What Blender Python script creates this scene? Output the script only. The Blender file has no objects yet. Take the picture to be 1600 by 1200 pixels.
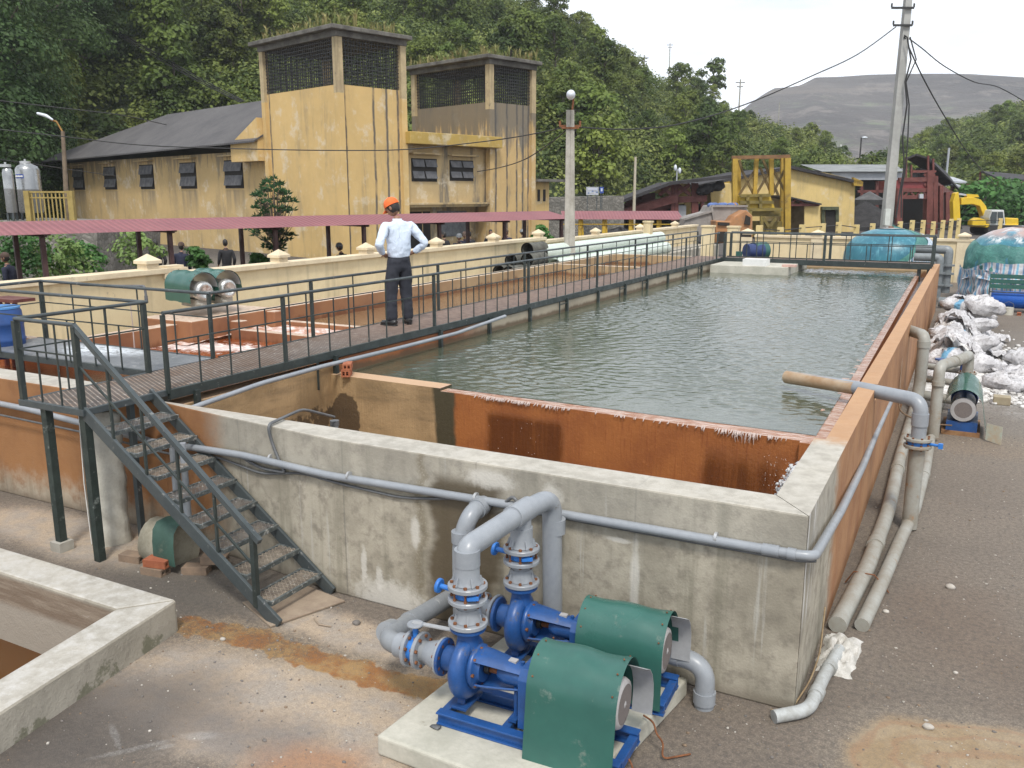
import bpy, bmesh, math, random
import numpy as np
from mathutils import Matrix, Vector, noise as mnoise
random.seed(7); RNG = np.random.default_rng(7)
R = math.radians
scene = bpy.context.scene
COL = scene.collection
# ------------------------------------------------------------------ camera
F = 1369.0; CX, CY = 800.0, 600.0; HC = 3.2
PITCH = math.atan(296 / 1369.0); YAW = R(27.85)
cam = bpy.data.cameras.new('camera'); co = bpy.data.objects.new('camera', cam); COL.objects.link(co)
co.location = (0, 0, HC); co.rotation_euler = (math.pi / 2 - PITCH, 0, YAW)
cam.sensor_width = 36; cam.lens = F / 1600 * 36; cam.clip_start = 0.1; cam.clip_end = 6000
scene.camera = co
# ------------------------------------------------------------------ sky and sun
SUN_EL, SUN_AZ = 56.0, 150.0      # azimuth the light comes from, measured from +Y towards +X
world = bpy.data.worlds.new('World'); scene.world = world; world.use_nodes = True
nt = world.node_tree; nt.nodes.clear()
wn = nt.nodes.new; wl = nt.links.new
sky = wn('ShaderNodeTexSky'); sky.sky_type = 'NISHITA'; sky.sun_disc = False
sky.sun_elevation = R(SUN_EL); sky.sun_rotation = R(SUN_AZ); sky.air_density = 1.0; sky.dust_density = 2.5
tc = wn('ShaderNodeTexCoord'); sep = wn('ShaderNodeSeparateXYZ'); wl(tc.outputs['Generated'], sep.inputs[0])
mz = wn('ShaderNodeMath'); mz.operation = 'ADD'; mz.inputs[1].default_value = 0.12; wl(sep.outputs[2], mz.inputs[0])
cmb = wn('ShaderNodeCombineXYZ')
for i in (0, 1):
    dv = wn('ShaderNodeMath'); dv.operation = 'DIVIDE'; wl(sep.outputs[i], dv.inputs[0]); wl(mz.outputs[0], dv.inputs[1]); wl(dv.outputs[0], cmb.inputs[i])
nz = wn('ShaderNodeTexNoise'); nz.inputs['Scale'].default_value = 1.1; nz.inputs['Detail'].default_value = 7; nz.inputs['Roughness'].default_value = 0.6
wl(cmb.outputs[0], nz.inputs['Vector'])
# cloud cover: near total at the horizon, breaking up towards the zenith
mr = wn('ShaderNodeMapRange'); mr.inputs['From Min'].default_value = 0.33; mr.inputs['From Max'].default_value = 0.55; wl(nz.outputs['Fac'], mr.inputs['Value'])
hz = wn('ShaderNodeMapRange'); hz.inputs['From Min'].default_value = 0.17; hz.inputs['From Max'].default_value = 0.34
hz.inputs['To Min'].default_value = 1.0; hz.inputs['To Max'].default_value = 0.0; wl(sep.outputs[2], hz.inputs['Value'])
mx = wn('ShaderNodeMath'); mx.operation = 'MAXIMUM'; wl(mr.outputs[0], mx.inputs[0]); wl(hz.outputs[0], mx.inputs[1])
cl = wn('ShaderNodeMath'); cl.operation = 'MULTIPLY'; cl.inputs[1].default_value = 0.93; wl(mx.outputs[0], cl.inputs[0])
n2 = wn('ShaderNodeTexNoise'); n2.inputs['Scale'].default_value = 2.3; n2.inputs['Detail'].default_value = 5; wl(cmb.outputs[0], n2.inputs['Vector'])
cr = wn('ShaderNodeMix'); cr.data_type = 'RGBA'; wl(n2.outputs['Fac'], cr.inputs[0])
cr.inputs[6].default_value = (8.6, 9.5, 10.8, 1); cr.inputs[7].default_value = (17.0, 17.3, 17.6, 1)
mixc = wn('ShaderNodeMix'); mixc.data_type = 'RGBA'; wl(cl.outputs[0], mixc.inputs[0]); wl(sky.outputs[0], mixc.inputs[6]); wl(cr.outputs[2], mixc.inputs[7])
bg = wn('ShaderNodeBackground'); bg.inputs['Strength'].default_value = 0.10; wl(mixc.outputs[2], bg.inputs[0])
wo = wn('ShaderNodeOutputWorld'); wl(bg.outputs[0], wo.inputs[0])
sl = bpy.data.lights.new('sun', 'SUN'); sl.energy = 2.6; sl.angle = R(11); sl.color = (1, 0.95, 0.87)
so = bpy.data.objects.new('sun', sl); COL.objects.link(so); so.location = (0, 0, 60)
so.rotation_euler = (R(90 - SUN_EL), 0, R(180 - SUN_AZ))
scene.view_settings.view_transform = 'Standard'; scene.view_settings.look = 'None'
scene.view_settings.exposure = 0.15; scene.view_settings.gamma = 1.0; scene.view_settings.use_curve_mapping = False
scene.cycles.max_bounces = 6; scene.cycles.transparent_max_bounces = 8
# ------------------------------------------------------------------ measuring helpers: a sight line meets a level, a wall plane or a distance
fw = Vector((-math.sin(YAW) * math.cos(PITCH), math.cos(YAW) * math.cos(PITCH), -math.sin(PITCH)))
rt = Vector((math.cos(YAW), math.sin(YAW), 0)); upv = rt.cross(fw)
def ray(x, y): return fw * F + rt * (x - CX) - upv * (y - CY)
EYE = Vector((0, 0, HC))
def az(x, y, z): d = ray(x, y); return EYE + d * ((z - HC) / d.z)
def ay(x, y, yy): d = ray(x, y); return EYE + d * (yy / d.y)
def ax(x, y, xx): d = ray(x, y); return EYE + d * (xx / d.x)
def ad(x, y, dist): d = ray(x, y); return EYE + d * (dist / F)
# ------------------------------------------------------------------ mesh builder
class MB:
    def __init__(s): s.v = []; s.f = []; s.s = []; s.m = []
    def add(s, vs, fs, smooth=False, mi=0, M=None):
        o = len(s.v)
        for p in vs:
            p = Vector(p)
            if M is not None: p = M @ p
            s.v.append(p)
        for f in fs: s.f.append([o + i for i in f]); s.s.append(smooth); s.m.append(mi)
        return s
    def box(s, x0, x1, y0, y1, z0, z1, mi=0, M=None):
        v = [(x0, y0, z0), (x1, y0, z0), (x1, y1, z0), (x0, y1, z0), (x0, y0, z1), (x1, y0, z1), (x1, y1, z1), (x0, y1, z1)]
        return s.add(v, [(0, 3, 2, 1), (4, 5, 6, 7), (0, 1, 5, 4), (1, 2, 6, 5), (2, 3, 7, 6), (3, 0, 4, 7)], False, mi, M)
    def cbox(s, c, d, mi=0, M=None):
        return s.box(c[0] - d[0] / 2, c[0] + d[0] / 2, c[1] - d[1] / 2, c[1] + d[1] / 2, c[2] - d[2] / 2, c[2] + d[2] / 2, mi, M)
    def prism(s, poly, z0, z1, mi=0, M=None):          # footprint polygon (anticlockwise) raised from z0 to z1
        n = len(poly); v = [(x, y, z0) for x, y in poly] + [(x, y, z1) for x, y in poly]
        f = [tuple(range(n - 1, -1, -1)), tuple(range(n, 2 * n))] + [(i, (i + 1) % n, n + (i + 1) % n, n + i) for i in range(n)]
        return s.add(v, f, False, mi, M)
    def beam(s, p, q, w, h=None, mi=0, up=(0, 0, 1), M=None):
        h = h or w; p = Vector(p); q = Vector(q); d = (q - p).normalized(); u = Vector(up)
        if abs(d.dot(u)) > 0.98: u = Vector((0, 1, 0))
        a = d.cross(u).normalized() * w / 2; b = a.cross(d).normalized() * h / 2
        v = [p - a - b, p + a - b, p + a + b, p - a + b, q - a - b, q + a - b, q + a + b, q - a + b]
        return s.add(v, [(0, 1, 2, 3), (7, 6, 5, 4), (0, 4, 5, 1), (1, 5, 6, 2), (2, 6, 7, 3), (3, 7, 4, 0)], False, mi, M)
    def tube(s, pts, r, n=12, caps=True, mi=0, M=None, smooth=True, ell=1.0):
        pts = [Vector(p) for p in pts]; m = len(pts); rs = r if isinstance(r, (list, tuple)) else [r] * m
        T = []
        for i in range(m):
            a = pts[max(i - 1, 0)]; b = pts[min(i + 1, m - 1)]; T.append((b - a).normalized())
        u = Vector((0, 0, 1)) if abs(T[0].z) < 0.9 else Vector((1, 0, 0))
        x = T[0].cross(u).normalized(); rings = []
        for i in range(m):
            x = (x - T[i] * x.dot(T[i])).normalized(); y = T[i].cross(x)
            rings.append([pts[i] + (x * math.cos(2 * math.pi * k / n) + y * math.sin(2 * math.pi * k / n) * ell) * rs[i] for k in range(n)])
        v = [p for rg in rings for p in rg]
        f = [(i * n + k, i * n + (k + 1) % n, (i + 1) * n + (k + 1) % n, (i + 1) * n + k) for i in range(m - 1) for k in range(n)]
        s.add(v, f, smooth, mi, M)
        if caps:
            s.add(rings[0], [tuple(range(n - 1, -1, -1))], False, mi, M); s.add(rings[-1], [tuple(range(n))], False, mi, M)
        return s
    def lathe(s, prof, n=20, p0=(0, 0, 0), axis=(0, 0, 1), mi=0, M=None, smooth=True, caps=True, arc=1.0):
        a = Vector(axis).normalized(); u = Vector((0, 0, 1)) if abs(a.z) < 0.9 else Vector((1, 0, 0))
        x = a.cross(u).normalized(); y = a.cross(x); p0 = Vector(p0)
        for i in range(len(prof) - 1):                      # each band its own vertices when the profile bends sharply
            pass
        v = []; m = len(prof); nn = n if arc >= 1 else n + 1
        for r_, h_ in prof:
            for k in range(nn):
                t = 2 * math.pi * arc * k / n; v.append(p0 + a * h_ + (x * math.cos(t) + y * math.sin(t)) * r_)
        f = []
        for i in range(m - 1):
            for k in range(n):
                k2 = (k + 1) % nn; f.append((i * nn + k, (i + 1) * nn + k, (i + 1) * nn + k2, i * nn + k2))
        s.add(v, f, smooth, mi, M)
        if caps and arc >= 1:
            if prof[0][0] > 1e-4: s.add(v[:nn], [tuple(range(nn))], False, mi, M)
            if prof[-1][0] > 1e-4: s.add(v[-nn:], [tuple(range(nn - 1, -1, -1))], False, mi, M)
        return s
    def sheet(s, grid, t=0.0, mi=0, M=None, smooth=True):       # grid of points [row][col]; t > 0 gives thickness along normals
        n = len(grid); m = len(grid[0]); g = [[Vector(p) for p in r_] for r_ in grid]
        v = [p for r_ in g for p in r_]; f = [(i * m + j, i * m + j + 1, (i + 1) * m + j + 1, (i + 1) * m + j) for i in range(n - 1) for j in range(m - 1)]
        s.add(v, f, smooth, mi, M)
        if t > 0:
            w = []
            for i in range(n):
                for j in range(m):
                    a = g[min(i + 1, n - 1)][j] - g[max(i - 1, 0)][j]; b = g[i][min(j + 1, m - 1)] - g[i][max(j - 1, 0)]
                    w.append(g[i][j] + a.cross(b).normalized() * t)
            s.add(w, [q[::-1] for q in f], smooth, mi, M)
            ring = [(0, j) for j in range(m)] + [(i, m - 1) for i in range(1, n)] + [(n - 1, j) for j in range(m - 2, -1, -1)] + [(i, 0) for i in range(n - 2, 0, -1)]
            L = len(ring); vs = [g[i][j] for i, j in ring] + [w[i * m + j] for i, j in ring]
            s.add(vs, [(k, L + k, L + (k + 1) % L, (k + 1) % L) for k in range(L)], False, mi, M)
        return s
    def ball(s, c, r, n=10, m=7, mi=0, M=None, sc=(1, 1, 1), jit=0):
        v = []; f = []
        for i in range(m + 1):
            ph = math.pi * i / m
            for k in range(n):
                t = 2 * math.pi * k / n; q = r * (1 + random.uniform(-jit, jit))
                v.append((c[0] + q * sc[0] * math.sin(ph) * math.cos(t), c[1] + q * sc[1] * math.sin(ph) * math.sin(t), c[2] + (r if i in (0, m) else q) * sc[2] * math.cos(ph)))
        for i in range(m):
            for k in range(n): f.append((i * n + k, (i + 1) * n + k, (i + 1) * n + (k + 1) % n, i * n + (k + 1) % n))
        return s.add(v, f, True, mi, M)
    def build(s, name, mats, parent=None, local=False, bevel=0, seg=2):
        if not isinstance(mats, (list, tuple)): mats = [mats]
        me = bpy.data.meshes.new(name)
        vs = s.v
        if parent is not None and not local:
            Mi = wm(parent).inverted(); vs = [Mi @ p for p in vs]
        me.from_pydata([tuple(p) for p in vs], [], s.f)
        me.polygons.foreach_set('use_smooth', s.s); me.polygons.foreach_set('material_index', s.m)
        for m in mats: me.materials.append(m)
        me.validate(); me.update()
        o = bpy.data.objects.new(name, me); COL.objects.link(o)
        if parent is not None: o.parent = parent
        if bevel > 0:
            b = o.modifiers.new('bevel', 'BEVEL'); b.width = bevel; b.segments = seg; b.limit_method = 'ANGLE'; b.angle_limit = R(40); b.use_clamp_overlap = True
        return o
def wm(o):
    M = Matrix.Translation(o.location) @ o.rotation_euler.to_matrix().to_4x4() @ Matrix.Diagonal((*o.scale, 1))
    return wm(o.parent) @ M if o.parent else M
def tag(o, label, cat, group=None, kind=None):
    if kind: o['kind'] = kind
    if label: o['label'] = label
    if cat: o['category'] = cat
    if group: o['group'] = group
    return o
def thing(name, label, cat, loc=(0, 0, 0), rz=0, group=None):
    o = bpy.data.objects.new(name, None); COL.objects.link(o); o.location = loc; o.rotation_euler = (0, 0, rz); o.empty_display_size = 0.2
    return tag(o, label, cat, group)
def struct(o, label=None): o['kind'] = 'structure'; return o
def children(o): return KIDS.get(o.name, [])
def dup(root, loc=None, rz=None, label=None, group=None, scale=None):
    r_ = root.copy(); COL.objects.link(r_)
    if loc is not None: r_.location = loc
    if rz is not None: r_.rotation_euler = (0, 0, rz)
    if scale is not None: r_.scale = scale
    if label: r_['label'] = label
    if group: r_['group'] = group
    for ch in [o for o in list(root.children)]:
        c = ch.copy(); COL.objects.link(c); c.parent = r_
        for g in list(ch.children):
            d = g.copy(); COL.objects.link(d); d.parent = c
    return r_
def T(*a): return Matrix.Translation(a)
def RZ(a): return Matrix.Rotation(a, 4, 'Z')
def RX(a): return Matrix.Rotation(a, 4, 'X')
def RY(a): return Matrix.Rotation(a, 4, 'Y')
def bend(pts, rad, n=6):                                   # round the corners of a pipe run
    pts = [Vector(p) for p in pts]; out = [pts[0]]
    for i in range(1, len(pts) - 1):
        a = (pts[i - 1] - pts[i]); b = (pts[i + 1] - pts[i]); r_ = min(rad, a.length * .49, b.length * .49)
        A = pts[i] + a.normalized() * r_; B = pts[i] + b.normalized() * r_
        for k in range(n + 1):
            t = k / n; out.append(A * (1 - t) ** 2 + pts[i] * 2 * t * (1 - t) * 1.0 + B * t * t)
    out.append(pts[-1]); return out
# ------------------------------------------------------------------ procedural materials
class NT:
    def __init__(s, name):
        s.mat = bpy.data.materials.new(name); s.mat.use_nodes = True; s.t = s.mat.node_tree; s.t.nodes.clear()
        s.out = s.n('ShaderNodeOutputMaterial'); s.b = s.n('ShaderNodeBsdfPrincipled'); s.l(s.b.outputs[0], s.out.inputs[0])
        s._p = None
    def n(s, k): return s.t.nodes.new(k)
    def l(s, a, b): s.t.links.new(a, b)
    def put(s, v, sock):
        if isinstance(v, (int, float)): sock.default_value = v
        elif isinstance(v, (tuple, list)): sock.default_value = tuple(v) + ((1,) if len(v) == 3 and len(sock.default_value) == 4 else ())
        else: s.l(v, sock)
    @property
    def pos(s):
        if s._p is None: s._p = s.n('ShaderNodeNewGeometry').outputs['Position']
        return s._p
    def obj(s): return s.n('ShaderNodeTexCoord').outputs['Object']
    def xyz(s, v=None):
        q = s.n('ShaderNodeSeparateXYZ'); s.l(v or s.pos, q.inputs[0]); return q.outputs
    def m(s, op, a, b=0, c=0, clamp=False):
        q = s.n('ShaderNodeMath'); q.operation = op; q.use_clamp = clamp; s.put(a, q.inputs[0]); s.put(b, q.inputs[1]); s.put(c, q.inputs[2]); return q.outputs[0]
    def noise(s, scale, detail=4, rough=.55, vec=None, stretch=None, dist=0):
        q = s.n('ShaderNodeTexNoise'); q.inputs['Scale'].default_value = scale; q.inputs['Detail'].default_value = detail
        q.inputs['Roughness'].default_value = rough; q.inputs['Distortion'].default_value = dist
        v = vec or s.pos
        if stretch:
            mp = s.n('ShaderNodeMapping'); mp.inputs['Scale'].default_value = stretch; s.l(v, mp.inputs[0]); v = mp.outputs[0]
        s.l(v, q.inputs['Vector']); return q.outputs['Fac']
    def vor(s, scale, vec=None, feat='F1', stretch=None):
        q = s.n('ShaderNodeTexVoronoi'); q.feature = feat; q.inputs['Scale'].default_value = scale
        v = vec or s.pos
        if stretch:
            mp = s.n('ShaderNodeMapping'); mp.inputs['Scale'].default_value = stretch; s.l(v, mp.inputs[0]); v = mp.outputs[0]
        s.l(v, q.inputs['Vector']); return q.outputs
    def wave(s, scale, vec=None, axis='X', dist=0, detail=2):
        q = s.n('ShaderNodeTexWave'); q.bands_direction = axis; q.inputs['Scale'].default_value = scale; q.inputs['Distortion'].default_value = dist
        q.inputs['Detail'].default_value = detail; s.l(vec or s.pos, q.inputs['Vector']); return q.outputs['Fac']
    def rng(s, v, a, b, c=0, d=1, smooth=True):
        q = s.n('ShaderNodeMapRange'); q.interpolation_type = 'SMOOTHSTEP' if smooth else 'LINEAR'
        s.put(v, q.inputs['Value'])
        lo, hi = (a, b) if a <= b else (b, a)
        for k, x in zip(('From Min', 'From Max', 'To Min', 'To Max'), (lo, hi, c, d) if a <= b else (lo, hi, d, c)): q.inputs[k].default_value = x
        return q.outputs[0]
    def mix(s, fac, a, b, mode='MIX'):
        q = s.n('ShaderNodeMix'); q.data_type = 'RGBA'; q.blend_type = mode; s.put(fac, q.inputs[0]); s.put(a, q.inputs[6]); s.put(b, q.inputs[7]); return q.outputs[2]
    def blob(s, cx, cy, rx, ry, ang=0, soft=.3, nscale=1.5, namp=.5, seed=0, vec=None):   # ragged-edged patch on the ground
        X, Y, Z = s.xyz(vec); ca, sa = math.cos(ang), math.sin(ang)
        dx = s.m('SUBTRACT', X, cx); dy = s.m('SUBTRACT', Y, cy)
        u = s.m('DIVIDE', s.m('ADD', s.m('MULTIPLY', dx, ca), s.m('MULTIPLY', dy, sa)), rx)
        w = s.m('DIVIDE', s.m('SUBTRACT', s.m('MULTIPLY', dy, ca), s.m('MULTIPLY', dx, sa)), ry)
        d = s.m('SQRT', s.m('ADD', s.m('MULTIPLY', u, u), s.m('MULTIPLY', w, w)))
        nn = s.noise(nscale, 5, .6); d = s.m('ADD', d, s.m('MULTIPLY', s.m('SUBTRACT', nn, .5), namp * 2))
        return s.rng(d, 1 + soft, 1 - soft)
    def fin(s, col, rough=.8, bump=None, bs=.3, bd=.01, metal=0, spec=None, coat=0, trans=0):
        s.put(col, s.b.inputs['Base Color']); s.put(rough, s.b.inputs['Roughness']); s.put(metal, s.b.inputs['Metallic'])
        if spec is not None: s.b.inputs['Specular IOR Level'].default_value = spec
        if coat: s.b.inputs['Coat Weight'].default_value = coat; s.b.inputs['Coat Roughness'].default_value = .1
        if bump is not None:
            q = s.n('ShaderNodeBump'); q.inputs['Strength'].default_value = bs; q.inputs['Distance'].default_value = bd
            s.l(bump, q.inputs['Height']); s.l(q.outputs[0], s.b.inputs['Normal'])
        return s.mat
def plain(name, c, c2=None, scale=3, rough=.6, rv=.15, bump=.15, bd=.003, metal=0, coat=0, streak=False, objco=False, dirt=None, dirtamt=.5, dscale=6):
    n = NT(name); c2 = c2 or tuple(x * .72 for x in c); v = n.obj() if objco else n.pos
    a = n.noise(scale, 5, .6, v); b = n.noise(scale * 9, 3, .6, v)
    f = n.rng(n.m('ADD', n.m('MULTIPLY', a, .75), n.m('MULTIPLY', b, .25)), .35, .65)
    col = n.mix(f, c, c2)
    if streak:
        st = n.noise(scale * 2.5, 4, .6, v, stretch=(1, 1, .08)); col = n.mix(n.rng(st, .52, .72, 0, .6), col, tuple(x * .45 for x in c))
    if dirt:
        dn = n.noise(dscale, 6, .7, v); col = n.mix(n.rng(dn, .62 - dirtamt * .2, .72, 0, .85), col, dirt)
    rr = n.rng(a, .3, .7, max(rough - rv, .03), min(rough + rv, 1))
    return n.fin(col, rr, b, bump, bd, metal, coat=coat)
# ------------------------------------------------------------------ materials of the tank
def m_tank():
    n = NT('weathered_concrete'); X, Y, Z = n.xyz(); nx, ny, nz_ = n.xyz(n.n('ShaderNodeNewGeometry').outputs['Normal'])
    a = n.noise(1.6, 7, .62); b = n.noise(9, 6, .65); g = n.noise(60, 3, .6)
    st = n.noise(5, 5, .65, stretch=(1, 1, .07)); st2 = n.noise(14, 4, .6, stretch=(1, 1, .05))
    col = n.mix(n.rng(a, .3, .7), (.45, .41, .33), (.25, .225, .175))
    col = n.mix(n.rng(b, .45, .7, 0, .65), col, (.17, .15, .12))
    col = n.mix(n.rng(st, .48, .7, 0, .55), col, (.15, .14, .10))
    col = n.mix(n.rng(st2, .6, .75, 0, .5), col, (.5, .49, .45))
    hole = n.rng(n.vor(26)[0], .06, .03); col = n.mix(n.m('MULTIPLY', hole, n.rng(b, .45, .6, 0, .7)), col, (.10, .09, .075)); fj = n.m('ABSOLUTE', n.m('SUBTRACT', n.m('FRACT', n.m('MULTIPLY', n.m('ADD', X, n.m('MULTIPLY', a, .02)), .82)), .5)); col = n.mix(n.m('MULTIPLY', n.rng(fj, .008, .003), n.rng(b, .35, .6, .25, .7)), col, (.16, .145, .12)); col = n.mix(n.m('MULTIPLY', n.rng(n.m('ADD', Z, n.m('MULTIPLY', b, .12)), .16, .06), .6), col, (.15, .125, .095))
    col = n.mix(n.m('MULTIPLY', n.rng(Z, 1.02, 1.06), .3), col, (.34, .33, .3))
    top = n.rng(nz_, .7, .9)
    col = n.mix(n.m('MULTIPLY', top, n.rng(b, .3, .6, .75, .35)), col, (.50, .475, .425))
    # wet dark run below the pipe hole, crack beside it
    wob = n.m('ADD', X, n.m('MULTIPLY', n.m('SUBTRACT', n.noise(3, 4, .6, stretch=(0.3, .3, 1)), .5), .35))
    side = n.rng(ny, -.5, -.8)
    wet = n.m('MULTIPLY', n.m('MULTIPLY', n.rng(wob, -3.52, -3.42), n.rng(wob, -2.80, -2.95)), n.m('MULTIPLY', side, n.rng(Z, 1.22, 1.1)))
    col = n.mix(n.m('MULTIPLY', wet, .9), col, (.075, .055, .03))
    crack = n.m('MULTIPLY', n.m('MULTIPLY', n.rng(n.m('ABSOLUTE', n.m('ADD', wob, 3.56)), .07, .0), side), n.rng(g, .3, .5))
    col = n.mix(n.m('MULTIPLY', crack, .6), col, (.16, .13, .08))
    # white salt bloom near the foot and single runs
    def bloom(x0, z0, rx, rz, amp=.5, sc=6):
        u = n.m('DIVIDE', n.m('SUBTRACT', X, x0), rx); w = n.m('DIVIDE', n.m('SUBTRACT', Z, z0), rz)
        d = n.m('SQRT', n.m('ADD', n.m('MULTIPLY', u, u), n.m('MULTIPLY', w, w)))
        d = n.m('ADD', d, n.m('MULTIPLY', n.m('SUBTRACT', n.noise(sc, 7, .75), .5), amp * 2)); return n.m('MULTIPLY', n.rng(d, 1.25, .5), side)
    for args in ((-3.85, .06, .36, .17, .9, 9), (-3.60, .68, .045, .14, .7, 16), (-4.1, .3, .03, .16, .8, 18), (-3.95, .22, .04, .1, .8, 18), (-1.83, .62, .035, .36, .5, 8), (-2.45, 1.12, .08, .14, .8, 14), (-1.95, .93, .09, .02, .8, 20), (-2.95, 1.2, .2, .07, .8, 9)):
        col = n.mix(n.m('MULTIPLY', bloom(*args), .62), col, (.62, .60, .55))
    rs = n.rng(nx, .5, .8)
    run = n.m('MULTIPLY', n.m('MULTIPLY', n.rng(n.noise(22, 3, .6, stretch=(1, 1, .06)), .52, .62), n.rng(Y, 5.9, 5.4)), n.m('MULTIPLY', rs, n.rng(Z, .45, .8)))
    col = n.mix(n.m('MULTIPLY', run, .8), col, (.75, .75, .75))
    # iron staining: beyond the step on the right-hand wall, and left of the stair
    oc = n.mix(n.rng(a, .35, .7), (.39, .205, .095), (.27, .13, .06)); oc = n.mix(n.rng(st, .48, .75, 0, .6), oc, (.26, .09, .03))
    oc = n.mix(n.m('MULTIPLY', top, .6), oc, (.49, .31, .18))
    yy = n.m('ADD', Y, n.m('MULTIPLY', n.m('SUBTRACT', b, .5), .5))
    right = n.m('MULTIPLY', n.rng(yy, 6.35, 6.75), n.rng(X, -2.2, -1.6))
    righttop = n.m('MULTIPLY', n.rng(n.m('SUBTRACT', yy, n.m('MULTIPLY', top, .45)), 6.35, 6.75), n.rng(X, -2.2, -1.6))
    col = n.mix(righttop, col, oc)
    xx = n.m('ADD', X, n.m('MULTIPLY', n.m('SUBTRACT', a, .5), .7))
    left = n.m('MULTIPLY', n.rng(xx, -5.55, -6.0), n.rng(Y, 5.62, 5.5)); left = n.m('MULTIPLY', left, n.rng(top, 1, 0, .15, 1))
    left = n.m('MULTIPLY', left, n.rng(n.m('ADD', Z, n.m('MULTIPLY', b, .4)), .22, .62, .12, 1))
    col = n.mix(left, col, n.mix(n.rng(a, .35, .7), (.31, .15, .06), (.22, .10, .04)))
    rr = n.m('SUBTRACT', n.rng(b, .3, .7, .7, .95), n.m('MULTIPLY', wet, .4))
    return n.fin(col, rr, n.m('ADD', n.m('MULTIPLY', g, .5), n.m('MULTIPLY', b, .7)), .45, .012)
def m_weir():
    n = NT('iron_stained_weir'); X, Y, Z = n.xyz(); nx, ny, nz_ = n.xyz(n.n('ShaderNodeNewGeometry').outputs['Normal'])
    a = n.noise(2.2, 6, .6); b = n.noise(30, 5, .7); st = n.noise(7, 5, .65, stretch=(1, 1, .08)); fine = n.noise(45, 3, .6, stretch=(1, 1, .06))
    col = n.mix(n.rng(a, .35, .7), (.33, .115, .028), (.24, .075, .018))
    col = n.mix(n.rng(fine, .55, .72, 0, .5), col, (.2, .05, .01))
    col = n.mix(n.rng(b, .55, .75, 0, .35), col, (.5, .2, .06))
    wob = n.m('ADD', X, n.m('MULTIPLY', n.m('SUBTRACT', n.noise(5, 4, .6, stretch=(1, 1, .4)), .5), .16))
    def band(lo, hi, s=.06): return n.m('MULTIPLY', n.rng(wob, lo - s, lo + s), n.rng(wob, hi + s, hi - s))
    wet = n.m('MAXIMUM', n.m('MULTIPLY', band(-4.45, -3.55), n.rng(Z, 1.0, .88)), n.m('MULTIPLY', band(-2.05, -1.35), n.rng(Z, 1.02, .7)))
    wet = n.m('MULTIPLY', wet, n.rng(st, .3, .6, .45, 1))
    col = n.mix(n.m('MULTIPLY', wet, .85), col, (.085, .028, .012))
    col = n.mix(n.m('MULTIPLY', n.rng(wob, -4.82, -4.88), 1), col, (.055, .045, .022))
    tan = n.mix(n.rng(a, .35, .65), (.40, .27, .14), (.27, .18, .09))
    tan = n.mix(n.rng(n.noise(3, 5, .6, stretch=(.4, .4, 2.5)), .5, .7, 0, .5), tan, (.16, .11, .06))
    col = n.mix(n.rng(n.m('ADD', wob, n.m('MULTIPLY', Z, .06)), -5.05, -5.11), col, tan)
    # dark ragged-edged blotch in the corner
    u = n.m('DIVIDE', n.m('ADD', X, 6.4), .22); w = n.m('DIVIDE', n.m('SUBTRACT', Z, .62), .32)
    d = n.m('ADD', n.m('SQRT', n.m('ADD', n.m('MULTIPLY', u, u), n.m('MULTIPLY', w, w))), n.m('MULTIPLY', n.m('SUBTRACT', n.noise(7, 4, .6), .5), .7))
    col = n.mix(n.m('MULTIPLY', n.rng(d, 1.05, .95), .85), col, (.05, .03, .015))
    top = n.rng(nz_, .7, .9)
    tn = n.noise(24, 3, .6, stretch=(.25, 1.4, 1))
    topc = n.mix(n.rng(tn, .42, .62), (.40, .20, .12), (.62, .47, .40))
    drytop = n.mix(a, (.55, .38, .24), (.47, .3, .18))
    col = n.mix(top, col, n.mix(n.rng(X, -4.95, -5.15), topc, drytop))
    wetall = n.m('MAXIMUM', wet, n.m('MULTIPLY', top, n.rng(X, -5.15, -4.95)))
    return n.fin(col, n.rng(wetall, 0, 1, .75, .14), n.m('ADD', b, fine), .6, .012)
def m_basin():
    n = NT('iron_stained_basin_wall'); X, Y, Z = n.xyz(); _, _, nz_ = n.xyz(n.n('ShaderNodeNewGeometry').outputs['Normal'])
    a = n.noise(1.2, 6, .6); b = n.noise(14, 5, .65); st = n.noise(4, 5, .65, stretch=(1, 1, .08))
    col = n.mix(n.rng(a, .35, .7), (.32, .15, .07), (.22, .09, .045))
    far = n.rng(Y, 12, 19)
    col = n.mix(far, col, n.mix(n.rng(a, .35, .7), (.42, .31, .18), (.33, .22, .12)))
    zz = n.m('ADD', Z, n.m('MULTIPLY', n.m('SUBTRACT', st, .5), .35))
    col = n.mix(n.m('MULTIPLY', n.rng(zz, 1.12, 1.02), .8), col, (.16, .055, .02))
    col = n.mix(n.m('MULTIPLY', n.m('MULTIPLY', n.rng(nz_, .7, .9), n.rng(b, .3, .7, .9, .4)), 1), col, (.62, .53, .43))
    col = n.mix(n.m('MULTIPLY', n.rng(n.m('ADD', Z, n.m('MULTIPLY', b, .5)), .62, .25), .75), col, (.46, .42, .36))
    return n.fin(col, .8, b, .4, .01)
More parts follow.
